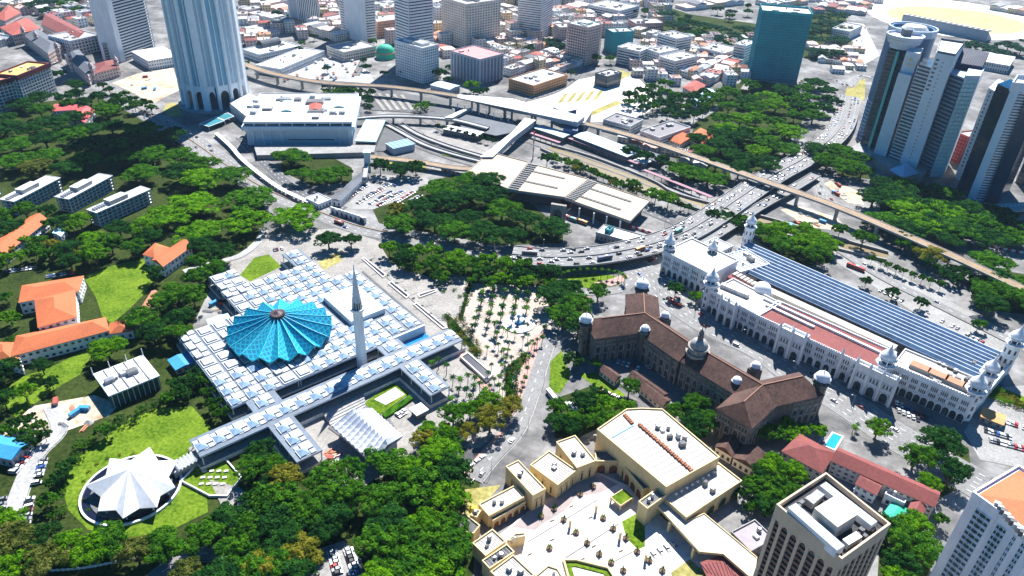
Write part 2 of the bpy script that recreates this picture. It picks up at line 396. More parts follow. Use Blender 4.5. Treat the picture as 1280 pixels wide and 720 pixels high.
def sheet(name, pts, m, z=None):
    if z is None: _zl[0] += .005; z = _zl[0]
    pl = ccw(PP(pts)); mb = MB(); mb.face([(p.x, p.y, z) for p in pl]); return struct(name, mb, m)
def ell(cx, cy, rx, ry, n=28): return [(cx+rx*math.cos(2*math.pi*i/n), cy+ry*math.sin(2*math.pi*i/n)) for i in range(n)]
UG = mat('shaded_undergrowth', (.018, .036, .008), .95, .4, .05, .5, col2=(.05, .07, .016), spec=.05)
# wide surfaces
def late_sheets():
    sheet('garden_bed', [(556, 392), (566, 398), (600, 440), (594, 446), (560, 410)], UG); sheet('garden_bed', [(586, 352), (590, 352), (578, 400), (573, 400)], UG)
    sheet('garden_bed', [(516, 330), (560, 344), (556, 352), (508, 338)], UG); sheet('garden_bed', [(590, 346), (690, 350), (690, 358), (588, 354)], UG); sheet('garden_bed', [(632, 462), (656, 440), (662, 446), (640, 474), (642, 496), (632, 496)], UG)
    sheet('footpath', [(560, 420), (600, 462), (622, 500), (612, 502), (590, 466), (552, 424)], PAVEP); sheet('footpath', [(668, 420), (684, 414), (654, 500), (640, 520), (632, 516)], PAVEP)
    sheet('sidewalk', [(648, 520), (630, 548), (606, 574), (586, 600), (576, 596), (600, 566), (624, 540)], PAVEP); sheet('sidewalk', [(742, 354), (760, 350), (796, 338), (800, 344), (764, 358)], PAVEP)
    for k in range(7): sheet('paving_band', [(446+k*18, 330+k*14.5), (448+k*18, 329+k*14.5), (470+k*18, 322+k*14.5), (468+k*18, 323+k*14.5)], CONCD)
    sheet('paving_band', [(455, 322), (458, 321), (590, 438), (586, 439)], CONC); sheet('paving_band', [(452, 340), (454, 339), (530, 404), (528, 405)], CONCD)
    sheet('stair_court', [(440, 520), (470, 500), (480, 512), (500, 545), (470, 580), (410, 535)], CONCD)
    sheet('yard', [(396, 560), (430, 590), (420, 600), (380, 590)], PAVEP); sheet('yard', [(262, 600), (300, 610), (330, 640), (280, 640)], PAVE)
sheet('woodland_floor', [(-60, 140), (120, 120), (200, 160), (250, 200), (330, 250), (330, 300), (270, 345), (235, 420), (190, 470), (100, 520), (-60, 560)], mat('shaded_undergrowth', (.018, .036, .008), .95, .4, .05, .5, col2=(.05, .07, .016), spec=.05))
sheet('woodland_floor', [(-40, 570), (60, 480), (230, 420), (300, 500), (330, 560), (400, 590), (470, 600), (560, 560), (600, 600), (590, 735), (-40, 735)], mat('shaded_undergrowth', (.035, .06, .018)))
sheet('forecourt', [(330, 295), (420, 285), (470, 300), (560, 350), (690, 365), (692, 420), (640, 520), (600, 560), (520, 560), (440, 620), (400, 600), (300, 480), (260, 350)], PAVE)
sheet('plaza', [(566, 346), (690, 352), (690, 420), (655, 500), (600, 500), (555, 425), (585, 372)], mat('plaza_paving', (.34, .28, .235), .8, .3, .08, .5, col2=(.48, .42, .36)))
sheet('plaza', [(440, 335), (460, 318), (560, 352), (582, 372), (566, 404), (598, 440), (625, 490), (585, 500), (545, 440), (520, 400)], PAVE)
sheet('lawn', [(104, 346), (140, 332), (186, 322), (196, 345), (182, 366), (160, 388), (140, 404), (128, 396), (120, 372)], GRASS)
sheet('lawn', [(4, 506), (15, 476), (70, 456), (105, 438), (114, 445), (100, 468), (66, 488), (20, 522)], GRASS)
sheet('lawn', [(130, 548), (160, 524), (190, 511), (240, 508), (264, 535), (252, 552), (242, 580), (258, 612), (260, 640), (215, 662), (160, 673), (110, 662), (85, 637), (78, 610), (88, 580), (110, 562)], GRASS)
sheet('lawn', ell(739, 351, 40, 9), GRASS)
sheet('lawn', [(688, 452), (702, 438), (713, 470), (700, 492), (686, 490)], GRASS)
sheet('lawn', [(722, 468), (745, 466), (782, 494), (768, 500)], GRASS)
sheet('lawn', [(581, 612), (626, 606), (604, 632), (592, 652), (582, 650)], GRASSY)
sheet('garden_bed', [(300, 344), (313, 352), (352, 333), (336, 318), (318, 322)], GRASS)
sheet('garden_bed', [(398, 327), (424, 314), (428, 326), (404, 338)], GRASSY)
sheet('field', [(1049, 136), (1061, 104), (1082, 98), (1081, 122), (1068, 139)], GRASSY)
sheet('running_track', [(1100+95+112*math.cos(a)+14*math.sin(a), 24+24*math.sin(a)+10*math.cos(a)) for a in [i*.2618 for i in range(24)]], PAVEW); sheet('stadium_pitch', [(1102+95+88*math.cos(a)+10*math.sin(a), 25+15*math.sin(a)+8*math.cos(a)) for a in [i*.2618 for i in range(24)]], mat('pale_pitch', (.36, .36, .14), .95, .2, .03, .3, col2=(.46, .43, .22)))
sheet('construction_ground', [(140, 104), (172, 92), (216, 84), (226, 112), (205, 122), (192, 130), (166, 116)], DIRT)
sheet('construction_ground', [(0, 545), (40, 508), (118, 494), (150, 505), (136, 520), (62, 546), (0, 566)], DIRT)
sheet('construction_ground', [(1030, 230), (1040, 224), (1074, 240), (1080, 256), (1060, 254)], DIRT)
sheet('construction_ground', [(975, 262), (1000, 258), (1046, 272), (1062, 290), (1010, 284)], DIRT)
sheet('car_park', [(428, 262), (470, 218), (532, 222), (552, 240), (524, 264), (478, 262)], CONC)
sheet('car_park', [(350, 92), (370, 68), (448, 66), (470, 105), (350, 96)], CONCL)
sheet('car_park', [(1030, 318), (1060, 310), (1270, 420), (1262, 448), (1180, 415)], CONC)
sheet('car_park', [(1205, 540), (1236, 486), (1300, 480), (1300, 590), (1225, 575)], CONC); sheet('lawn', [(1240, 480), (1290, 500), (1290, 515), (1236, 494)], GRASS)
sheet('car_park', [(1000, 20), (1080, 30), (1100, 70), (1060, 92), (1000, 60)], CONCL)
sheet('car_park', [(380, 735), (386, 690), (430, 676), (452, 700), (456, 735)], CONC)
sheet('car_park', [(700, 500), (735, 486), (790, 512), (742, 548), (690, 540)], CONCL)
sheet('courtyard', [(748, 440), (815, 440), (862, 470), (905, 505), (880, 520), (800, 500), (750, 470)], CONCD)
sheet('street_square', [(700, 105), (760, 92), (800, 100), (830, 130), (790, 150), (700, 155), (640, 130), (690, 110)], PAVEW)
for i in range(5): sheet('lawn', [(705+i*11, 118-i*1), (711+i*11, 116-i*1), (703+i*11, 128-i*1), (696+i*11, 130-i*1)], GRASSY)
sheet('lawn', [(764, 90), (776, 88), (790, 92), (775, 101), (764, 103)], GRASSY)
sheet('lawn', [(735, 147), (738, 140), (770, 126), (778, 129)], GRASSY)
sheet('lawn', [(204, 138), (209, 129), (224, 129), (228, 146), (212, 146)], GRASSY)
sheet('river', [(676, 186), (690, 184), (745, 200), (815, 228), (850, 246), (960, 275), (1045, 300), (1110, 318), (1108, 326), (1040, 310), (950, 285), (840, 252), (800, 238), (730, 210)], RIVER)
for px_ in ([(676, 187), (730, 211), (800, 239), (840, 253), (950, 286), (1040, 311), (1108, 327)], [(690, 183), (745, 199), (815, 227), (850, 245), (960, 274), (1045, 299), (1110, 317)]):
    mb = MB(); sweep(mb, spline(PP(px_)), [(1, 0), (1, 2.4), (-1, 2.4), (-1, 0)], 0, True, z=0); struct('river_wall', mb, CONC)
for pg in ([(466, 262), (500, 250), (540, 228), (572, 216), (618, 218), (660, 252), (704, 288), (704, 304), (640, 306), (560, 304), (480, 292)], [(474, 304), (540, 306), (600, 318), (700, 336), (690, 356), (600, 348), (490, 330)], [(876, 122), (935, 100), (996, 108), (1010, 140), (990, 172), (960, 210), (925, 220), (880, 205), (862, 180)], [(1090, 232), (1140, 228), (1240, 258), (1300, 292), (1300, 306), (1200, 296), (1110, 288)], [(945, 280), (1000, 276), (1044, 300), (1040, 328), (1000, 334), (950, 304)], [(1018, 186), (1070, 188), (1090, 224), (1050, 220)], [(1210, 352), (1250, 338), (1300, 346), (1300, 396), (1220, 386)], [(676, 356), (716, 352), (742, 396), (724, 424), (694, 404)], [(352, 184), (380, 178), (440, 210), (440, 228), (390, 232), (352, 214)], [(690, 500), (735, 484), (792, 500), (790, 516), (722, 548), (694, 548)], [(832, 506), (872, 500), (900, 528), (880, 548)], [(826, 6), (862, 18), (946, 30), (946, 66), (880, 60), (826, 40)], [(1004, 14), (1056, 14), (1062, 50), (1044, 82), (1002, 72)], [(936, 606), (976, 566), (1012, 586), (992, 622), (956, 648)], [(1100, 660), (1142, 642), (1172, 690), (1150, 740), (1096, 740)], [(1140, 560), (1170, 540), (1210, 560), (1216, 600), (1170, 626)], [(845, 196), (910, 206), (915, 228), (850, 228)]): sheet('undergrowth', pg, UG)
late_sheets()
# roads
MARK = MB(); KERB = MB(); ROADS = []
def road(pts, w, m=ASPH, lanes=2, kerb=True, name='road', mark=True):
    _zl[0] += .005; z = _zl[0]; c = spline(PP(pts)); ROADS.append((c, w)); mb = MB(); strip(mb, c, w, z); struct(name, mb, m)
    if kerb:
        for s in (-1, 1): sweep(KERB, c, [(s*(w/2+.1), 0), (s*(w/2+.1), .14), (s*(w/2+.6), .14), (s*(w/2+.6), 0)], z=0)
    if mark:
        for k in range(1, lanes): dashes(MARK, c, -w/2+w*k/lanes, .5)
    return c
R1 = road([(60, 72), (110, 98), (150, 122), (197, 150), (242, 178), (282, 206), (322, 231), (362, 250), (404, 267), (452, 284), (520, 298), (580, 309), (650, 322)], 24, ROADL, 6)
c_ = R1; mb = MB(); sweep(mb, c_, [(.6, 0), (.4, .9), (-.4, .9), (-.6, 0)], 0, True, z=.1); struct('median', mb, mat('median_paint', (.3, .2, .13), .8, .3, .1, .6))
R1b = road([(300, 172), (318, 190), (335, 208), (362, 232), (392, 248), (430, 262)], 10, ASPH, 3)
R2 = road([(690, 413), (676, 455), (656, 515), (640, 545), (612, 575), (592, 600)], 9, ROADL, 2)
R3 = road([(762, 322), (800, 338), (842, 376), (890, 408), (950, 436), (1000, 472), (1050, 500), (1110, 540), (1180, 582), (1230, 610)], 26, ROADL, 6)
R4 = road([(10, 668), (26, 612), (46, 570), (74, 538), (64, 508)], 8, CONCL, 1, mark=False)
R5 = road([(180, 735), (230, 698), (280, 690), (330, 680)], 8, ROADL, 2)
R6 = road([(1010, 180), (1012, 205), (1030, 245), (1070, 268), (1130, 290), (1200, 304), (1300, 322)], 14, ROADL, 4)
R7 = road([(640, 130), (700, 112), (740, 78), (752, 60)], 9, ASPH, 2)
R8 = road([(930, 112), (945, 90), (958, 60)], 9, ROADL, 2)
R9 = road([(1030, 300), (1100, 345), (1180, 385), (1290, 440)], 9, ROADL, 2)
R10 = road([(690, 430), (715, 415), (700, 376), (705, 362), (738, 366), (775, 362), (790, 348)], 8, ROADL, 2)
R11 = road([(230, 340), (262, 330), (300, 320), (325, 300), (330, 285)], 6, CONCL, 1, mark=False)
R12 = road([(445, 95), (462, 60), (470, 42)], 10, ASPH, 3)
R13 = road([(625, 196), (690, 215), (760, 243), (815, 268), (850, 282)], 7, ASPH, 2)
R14 = road([(780, 155), (830, 160), (870, 150), (905, 128)], 8, ROADL, 2)
R15 = road([(520, 205), (600, 225), (640, 240)], 7, CONC, 2)
R16 = road([(1045, 100), (1062, 108), (1075, 95), (1100, 100)], 10, ROADL, 3)
_zl[0] += .005
sheet('rail_yard', [(473, 156), (513, 176), (492, 190), (469, 189)], ASPH)
sheet('rail_yard', [(462, 116), (480, 112), (560, 127), (640, 146), (640, 164), (600, 160), (515, 141), (464, 138)], ASPH)
sheet('street_square', [(528, 166), (614, 184), (602, 197), (545, 182)], PAVE)
sheet('verge', [(556, 189), (582, 194), (578, 199), (552, 194)], GRASS); sheet('verge', [(536, 204), (470, 198), (468, 206), (530, 216)], GRASSY)
SID = MB()
for k in range(5):
    A, B = P(464+k*9.5, 117+k*.6), P(481+k*8.6, 139-k*.2); SID.box((A+B)/2, B-A, (B-A).length, 4.2, 0, 1.0)
struct('platform', SID, PAVE)
for px_ in ([(474, 152), (500, 166), (530, 182), (566, 194), (612, 206)], [(500, 156), (524, 170), (560, 184), (606, 198)]):
    c = spline(PP(px_)); mb = MB(); sweep(mb, c, [(3, 0), (2.8, 1.2), (-2.8, 1.2), (-3, 0)], 0, True, z=.1); struct('ramp_road', mb, CONCL)
    for sg in (-1, 1): mb = MB(); sweep(mb, c, [(sg*3.2, 0), (sg*3.2, 2.2), (sg*2.8, 2.2), (sg*2.8, 0)], 0, True, z=.1); struct('ramp_wall', mb, CONC)
BAL_ = mat('yard_ballast', (.2, .17, .14), .9, .35, .1, .8)
for k, px_ in enumerate(([(464, 120), (500, 132), (540, 158), (620, 196)], [(470, 120), (510, 134), (560, 160), (632, 194)], [(468, 152), (500, 168), (560, 190), (612, 208)], [(466, 158), (496, 174), (552, 196), (606, 212)], [(640, 166), (700, 186), (800, 222), (900, 262)], [(640, 172), (700, 192), (790, 224), (880, 262)])):
    c = spline(PP(px_)); mb = MB(); sweep(mb, c, [(1.6, 0), (1.3, .3), (-1.3, .3), (-1.6, 0)][::1], 0, True, z=.1); struct('track_bed', mb, BAL_)
    mb = MB()
    for g in (-.72, .72): sweep(mb, c, [(g+.1, 0), (g+.1, .25), (g-.1, .25), (g-.1, 0)], 0, True, z=.4)
    struct('rail', mb, STEEL)
struct('lane_markings', MARK, WHITE); struct('kerb', KERB, CONCL)
# ------------------------------------------------------------------ elevated rail and flyover
def viaduct(name, label, cat, px, zd, w, rails, pierstep, wallm, deckm, parh=.75):
    c = spline(PP(px, zd), 8); root = thing(name, label, cat, c[0].copy())
    part('deck', sweep(MB(), c, [(w/2, 0), (-w/2, 0), (-w/2, -.7), (-w/4, -2.2), (w/4, -2.2), (w/2, -.7)], 0, True), [deckm], root)
    for s in (-1, 1): part('parapet', sweep(MB(), c, [(s*w/2+.2, -.7), (s*w/2+.2, parh), (s*w/2-.2, parh), (s*w/2-.2, -.7)], 0, True), wallm, root)
    for o in rails:
        part('track_bed', sweep(MB(), c, [(o+1.95, .02), (o+1.95, .35), (o-1.95, .35), (o-1.95, .02)], 0, True), mat('track_ballast', (.42, .29, .17), .9, .3, .1, 1), root)
        for g in (-.72, .72): part('rail', sweep(MB(), c, [(o+g+.08, .35), (o+g+.08, .55), (o+g-.08, .55), (o+g-.08, .35)], 0, True), STEEL, root)
    pm = None
    for p, d in walk(c, pierstep, pierstep*.5):
        mb = MB(); mb.box(p, d, 2.2, 3.0, 0, zd-3.2); mb.box(p, d, 2.4, w*.6, zd-3.2, zd-2.1); part('pier', mb, CONCL, root)
    return root, c
LRT, LC = viaduct('rail_viaduct', 'long curved concrete railway viaduct with two brown tracks crossing above the river', 'viaduct',
    [(290, 74), (330, 89), (375, 99), (420, 105), (480, 108), (530, 114), (580, 122), (640, 137), (720, 152), (800, 173), (880, 200), (960, 228), (1040, 256), (1120, 289), (1175, 313), (1230, 338), (1290, 366)], 12, 9.5, (-2.2, 2.2), 38, CONCL, CONC)
FLY, FC = viaduct('flyover', 'broad curving road flyover full of cars beside the white station', 'flyover',
    [(640, 318), (690, 322), (745, 319), (800, 309), (845, 295), (880, 277), (925, 247), (965, 220), (1005, 198), (1040, 172), (1055, 150), (1062, 120)], 7, 27, (), 34, CONCL, ROADL)
mk = MB()
for k in range(1, 6): 
    if k != 3: dashes(mk, FC, -13.5+27*k/6, 7.06)
part('lane_marking', mk, WHITE, FLY)
part('median_barrier', sweep(MB(), FC, [(.3, 0.0), (.2, .9), (-.2, .9), (-.3, 0.0)], 0, True), CONCL, FLY)
RMP, RC = viaduct('slip_road_ramp', 'narrow slip road ramp running along the lower side of the flyover', 'ramp',
    [(862, 312), (905, 287), (950, 258), (990, 236), (1020, 218)], 5, 10, (), 30, CONCL, ROADL)
ARC, AC2 = viaduct('curved_flyover', 'white curved road bridge behind the post office', 'flyover',
    [(440, 148), (480, 145), (530, 146), (570, 150), (610, 160)], 8, 7, (), 30, CONCL, CONCL)
RAIL2, _ = viaduct('rail_bridge', 'low grey double bridge running into the covered walkway building', 'bridge', [(462, 196), (520, 202), (570, 210), (612, 212)], 6, 9, (-2, 2), 30, CONCL, CONC)
# ------------------------------------------------------------------ mosque
AN = math.radians(-48.68); EA = Vector((math.cos(AN), math.sin(AN), 0)); EB = Vector((-EA.y, EA.x, 0)); MO = P(220.9, 419.4, 9); MO.z = 0
def M(a, b, z=0.0): v = MO+EA*a+EB*b; v.z = z; return v
def mrect(a0, a1, b0, b1): return ccw([M(a0, b0), M(a1, b0), M(a1, b1), M(a0, b1)])
mosque = thing('mosque', 'large white modern mosque under a grid of low pyramid roof panels', 'mosque', M(45, 60))
MWHITE = mat('mosque_white_roof', (.47, .49, .51), .55, .25, .06, .3); MGAP = mat('mosque_roof_gutter', (.13, .165, .21), .6, .25, .06, .5)
MFASC = mat('mosque_fascia', (.55, .6, .66), .6, .12, .06, .5)
MPYR = mat('pale_blue_pyramid', (.27, .39, .52), .45, .2, .1, .5)
regions = [(-33, 0, 41, 110), (0, 85, 0, 41), (0, 85, 41, 106), (-4, 81, 106, 130), (-57, -33, 97, 111), (-57, -33, 42, 60), (85, 95.5, 8, 25), (85, 95.5, 92.5, 108),
           (95.5, 111, -27, 140), (111, 144.5, 9.5, 24), (111, 143, 93, 107)]
for i, (a0, a1, b0, b1) in enumerate(regions):
    e = .0015*i
    part('roof_slab', MB().prism(mrect(a0, a1, b0, b1), 7.6+e, 8.7+e, 0, 1, True), [MFASC, MGAP], mosque)
    part('podium', MB().prism(offset(mrect(a0, a1, b0, b1), 1.2+e*10), 0, 2.6+e*5, 0, 1), [WHITE2, CONC], mosque)
    if a1-a0 > 8 and b1-b0 > 8:
        part('hall_wall', MB().prism(offset(mrect(a0, a1, b0, b1), -4.2), 2.6, 7.62+e, 0), mat('dark_hall_screen', (.06, .07, .09), .6, .4, .1, .8), mosque)
# columns along the visible edges
cm = None
for (a0, a1, b0, b1) in regions:
    na, nb = max(1, round((a1-a0)/9.6)), max(1, round((b1-b0)/9.2))
    for i in range(na+1):
        for bb in ((b0+.8, b1-.8) if True else ()):
            p = M(a0+(a1-a0)*i/na*.98+.5, bb)
            if cm is None:
                cm = MB().tube((p.x, p.y, 2.6), (p.x, p.y, 7.6), .35, .35, 6, 0, False).mesh('column', WHITE2, gorg(mosque)); p0 = p; link('column', cm, mosque)
            else: link('column', cm, mosque, p-p0)
# roof modules
def module_mesh(kind):
    mb = MB()
    def rb(x0, x1, y0, y1, z0, z1, m=0): mb.prism([EA*x0+EB*y0, EA*x1+EB*y0, EA*x1+EB*y1, EA*x0+EB*y1], z0, z1, m)
    if kind == 0:
        rb(.35, 6.1, 3.3, 9.0, 0, 1.1); rb(.35, 2.9, .35, 2.8, 0, .45); rb(6.8, 9.6, 6.2, 9.0, 0, .6); rb(3.4, 9.5, .0, .4, 0, .7); rb(6.8, 9.6, 3.4, 5.8, 0, .35)
    elif kind == 1:
        rb(.35, 9.5, .35, 8.9, 0, .5); rb(1.5, 8.3, 1.5, 7.7, .5, 1.3)
    else:
        rb(.35, 4.6, .35, 4.3, 0, .6); rb(5.2, 9.5, .35, 4.3, 0, 1.2); rb(.35, 4.6, 5.0, 8.9, 0, 1.2); rb(5.2, 9.5, 5.0, 8.9, 0, .5)
    return mb.mesh('roof_panel', [MWHITE])
mods = [module_mesh(k) for k in range(3)]
pb = MB()
_q = [EA*3.5+EB*.6, EA*9.0+EB*.6, EA*9.0+EB*5.7, EA*3.5+EB*5.7]
pb.prism(_q, 0, .7, 0)
_t = cen(_q); _t.z = 2.4; _b = [Vector((p.x, p.y, .7)) for p in ccw(_q)]
for i in range(4): pb.face([_b[i], _b[(i+1) % 4], _t], 0)
pyr = pb.mesh('pyramid', [MPYR])
A0 = [55.7+9.9*k-9.9*9 for k in range(14)]
_d = P(350, 411, 14); DC = Vector((_d.x, _d.y, 0))
mrnd = random.Random(3)
def put(a, b, z, kind, py):
    c = M(a+4.8, b+4.6)
    if (c-DC).length < 23: return
    o = link('roof_panel', mods[kind], mosque, M(a, b)-mosque.location+Vector((0, 0, z)))
    if py: link('pyramid', pyr, o, (0, 0, .01))
for (a0, a1, b0, b1) in regions:
    na, nb = max(1, int((a1-a0+.8)/9.85)), max(1, int((b1-b0+.8)/9.2))
    sa, sb = (a1-a0)/na, (b1-b0)/nb
    for i in range(na):
        for j in range(nb):
            a, b = a0+sa*i+(sa-9.8)/2, b0+sb*j+(sb-9.2)/2
            if 18 < a+4.8 < 57 and 91 < b+4.6 < 117: continue
            py = a > 84 or b > 62 or (a > 45 and b < 30) or b > 100
            k = 0 if py else mrnd.choice((1, 2, 2, 1))
            if not py and b > 40: py = mrnd.random() < .35; k = 0 if py else k
            put(a, b, 8.72, k, py)
# tan sun screen of square panes
scr = MB().ring(mrect(19, 56, 91.5, 117), .6, 8.7, 12.6); part('screen_frame', scr, MFASC, mosque)
TANP = mat('tan_screen_panel', (.55, .5, .44), .7, .15, .06, .5); sm_ = None
for i in range(9):
    for j in range(6):
        a, b = 19.6+i*4.03, 92.1+j*4.06
        if sm_ is None: sm_ = MB().prism([EA*0, EA*3.7, EA*3.7+EB*3.75, EB*3.75], 12.2, 12.55).mesh('screen_panel', TANP)
        link('screen_panel', sm_, mosque, M(a, b)-mosque.location)
part('screen_deck', MB().prism(mrect(19.5, 55.5, 92, 116.5), 8.7, 11.9), CONCD, mosque)
part('reflecting_pool', MB().prism(mrect(86, 94.5, 26, 92), 0, 2.0), DARKWATER, mosque)
part('pool_rim', MB().ring(mrect(85.7, 94.8, 25.6, 92.3), .5, 0, 2.9), WHITE2, mosque)
part('blue_pool', MB().prism(mrect(82.5, 95, 109, 130), 0, 2.2), WATER, mosque)
part('end_wall', MB().prism(mrect(81.3, 82.6, 107, 130.5), 0, 8.2), WHITE, mosque)
# the folded dome
dome = None
DR, DN = 31.5, 18
d0 = P(350, 411, 14); DCX = Vector((d0.x, d0.y, 0))
DZ = 12.0
def domemat():
    m = bpy.data.materials.new('turquoise_lattice_tiles'); m.use_nodes = True; n = m.node_tree.nodes; l = m.node_tree.links; b = n['Principled BSDF']; b.inputs['Roughness'].default_value = .55
    uv = n.new('ShaderNodeUVMap'); s = n.new('ShaderNodeSeparateXYZ'); l.new(uv.outputs[0], s.inputs[0])
    def tri(sx, sy):
        a = n.new('ShaderNodeMath'); a.operation = 'MULTIPLY'; a.inputs[1].default_value = sx; l.new(s.outputs[0], a.inputs[0])
        c = n.new('ShaderNodeMath'); c.operation = 'MULTIPLY_ADD'; c.inputs[1].default_value = sy; l.new(s.outputs[1], c.inputs[0]); l.new(a.outputs[0], c.inputs[2])
        f = n.new('ShaderNodeMath'); f.operation = 'PINGPONG'; f.inputs[1].default_value = .5; l.new(c.outputs[0], f.inputs[0])
        g = n.new('ShaderNodeMath'); g.operation = 'GREATER_THAN'; g.inputs[1].default_value = .12; l.new(f.outputs[0], g.inputs[0]); return g
    t1, t2 = tri(1.5, 8.0), tri(-1.5, 8.0); mu = n.new('ShaderNodeMath'); mu.operation = 'MULTIPLY'; l.new(t1.outputs[0], mu.inputs[0]); l.new(t2.outputs[0], mu.inputs[1])
    mx = n.new('ShaderNodeMix'); mx.data_type = 'RGBA'; l.new(mu.outputs[0], mx.inputs[0]); mx.inputs[6].default_value = (.0, .42, .52, 1); mx.inputs[7].default_value = (.0, .19, .35, 1)
    l.new(mx.outputs[2], b.inputs['Base Color']); return m
DOMEM = domemat()
part('dome_drum', MB().lathe(DCX, [(23, 8.6), (23, DZ-.6), (21, DZ+.2)], 36), mat('drum_glass', (.05, .06, .08), .4, .4), mosque)
_cm = None
for i in range(36):
    a = 2*math.pi*i/36; p = DCX+Vector((math.cos(a), math.sin(a), 0))*28
    part('dome_strut', MB().tube((p.x, p.y, 8.7), (p.x+math.cos(a)*2, p.y+math.sin(a)*2, DZ+1.5), .3, .3, 5), WHITE, mosque)
ring_in = 4.0
for i in range(DN):
    mb = MB(); uvs = []
    a = 2*math.pi*(i)/DN+.09; h = math.pi/DN
    def pt(ang, r, z): return Vector((DCX.x+math.cos(ang)*r, DCX.y+math.sin(ang)*r, z))
    NS = 6
    for sgn in (-1, 1):
        for s in range(NS):
            t0, t1 = s/NS, (s+1)/NS
            def rp(t): return pt(a, lerp(ring_in, DR*1.03, t), DZ+4.3+8.6*(1-t)**1.2*1.0)
            def vp(t): return pt(a+sgn*h, lerp(ring_in, DR*1.0, t), DZ-.6+lerp(12.4, 0, 1-(1-t)**1.1))
            f = [rp(t0), rp(t1), vp(t1), vp(t0)]; u = [(0, t0), (0, t1), (1, t1), (1, t0)]
            if sgn < 0: f.reverse(); u.reverse()
            mb.face(f); uvs += u
        tip = pt(a, DR*1.03, DZ+4.3); val = pt(a+sgn*h, DR*1.0, DZ-.6); mb.face([tip, tip-Vector((0, 0, .7)), val-Vector((0, 0, .7)), val]); uvs += [(.5, .02)]*4
    o = part('dome_petal', mb, DOMEM, mosque)
    lay = o.data.uv_layers.new(name='UVMap')
    for k, u in enumerate(uvs): lay.data[k].uv = u
    pt0, pt1 = pt(a, ring_in, DZ+13.6), pt(a, DR*1.03, DZ+4.45)
    part('ridge_rib', sweep(MB(), [pt(a, lerp(ring_in, DR*1.03, t/6), DZ+4.3+8.6*(1-t/6)**1.2) for t in range(7)], [(.12, 0), (.12, .12), (-.12, .12), (-.12, 0)], 0, True), mat('pale_turquoise_rib', (.1, .6, .7), .5, .1), mosque)
part('oculus', MB().lathe(DCX, [(ring_in+.6, DZ+11.9), (ring_in+.6, DZ+13.9), (ring_in-.4, DZ+13.9), (.4, DZ+15.4)], 18), mat('oculus_bronze', (.05, .035, .04), .5, .4), mosque)
for i in range(18):
    a = 2*math.pi*i/18; part('oculus_fin', MB().prism([DCX+Vector((math.cos(a+s), math.sin(a+s), 0))*r for r, s in ((.6, .0), (ring_in+.5, -.04), (ring_in+.5, .04))], DZ+13.9, DZ+14.4), mat('oculus_fin_paint', (.25, .16, .16), .6, .2), mosque)
# minaret
mp_ = P(453, 458, 2); mn = thing('minaret', 'tall slender white minaret with a folded spire beside the turquoise dome', 'minaret', (mp_.x, mp_.y, 0))
def fluted(c, prof, n, k=.86):
    mb = MB(); kk = 0
    for r, z in prof:
        for i in range(n*2):
            a = math.pi*i/n; q = r*(1 if i % 2 == 0 else k); mb.v.append((c.x+q*math.cos(a), c.y+q*math.sin(a), z))
    m = n*2
    for t in range(len(prof)-1):
        for i in range(m):
            j = (i+1) % m; mb.f.append((t*m+i, t*m+j, (t+1)*m+j, (t+1)*m+i)); mb.m.append(0)
    mb.f.append(tuple((len(prof)-1)*m+i for i in range(m))); mb.m.append(0); return mb
part('shaft', fluted(mp_, [(3.3, 0), (3.1, 20), (2.9, 44)], 10, .93), WHITE, mn)
part('balcony', MB().lathe((mp_.x, mp_.y, 0), [(3.4, 43), (4.3, 44.3), (4.3, 45.6), (3.9, 45.6), (3.9, 44.9), (1.5, 44.9)], 20), WHITE, mn)
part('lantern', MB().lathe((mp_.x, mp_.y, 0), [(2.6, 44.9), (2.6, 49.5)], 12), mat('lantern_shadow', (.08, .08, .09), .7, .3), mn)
for i in range(12):
    a = 2*math.pi*i/12; part('lantern_fin', MB().tube((mp_.x+2.9*math.cos(a), mp_.y+2.9*math.sin(a), 44.9), (mp_.x+2.2*math.cos(a), mp_.y+2.2*math.sin(a), 53), .3, .22, 4), MFASC, mn)
part('spire', fluted(mp_, [(2.5, 49.5), (2.0, 56), (1.2, 64), (.5, 70), (.12, 75)], 8, .8), MFASC, mn)
# folded white roof over the stairs
def foldroof(name, label, cat, qpx, z, n, rise, m, drop=0):
    q = [P(x, y, z) for x, y in qpx]; root = thing(name, label, cat, (cen(q).x, cen(q).y, 0))
    mid0, mid1 = (q[0]+q[3])/2, (q[1]+q[2])/2; 
    for i in range(n):
        t0, t1, tm = i/n, (i+1)/n, (i+.5)/n
        mb = MB()
        for A, B, Cc, D in ((q[0], q[1], mid0, mid1), (q[3], q[2], mid0, mid1)):
            e0, em, e1 = A.lerp(B, t0), A.lerp(B, tm), A.lerp(B, t1); r0, rm, r1 = Cc.lerp(D, t0), Cc.lerp(D, tm), Cc.lerp(D, t1)
            up = Vector((0, 0, rise)); cr = Vector((0, 0, 2.8))
            for s in range(4):
                s0, s1 = s/4, (s+1)/4
                def L(e, r, s_, ridge): 
                    p = e.lerp(r, s_); p = p.copy(); p.z += 3.4*s_+(rise*(.35+.65*s_) if ridge else 0); return p
                mb.face([L(e0, r0, s0, 0), L(em, rm, s0, 1), L(em, rm, s1, 1), L(e0, r0, s1, 0)]); mb.face([L(em, rm, s0, 1), L(e1, r1, s0, 0), L(e1, r1, s1, 0), L(em, rm, s1, 1)])
        part('roof_fold', mb, m, root)
    part('wall', MB().prism(offset(ccw(q), -2.5), 0, z-1.2), mat('hall_glass', (.12, .15, .2), .4, .3), root)
    part('eaves_beam', MB().ring(ccw(q), .8, z-1.0, z-.05), WHITE, root)
    return root
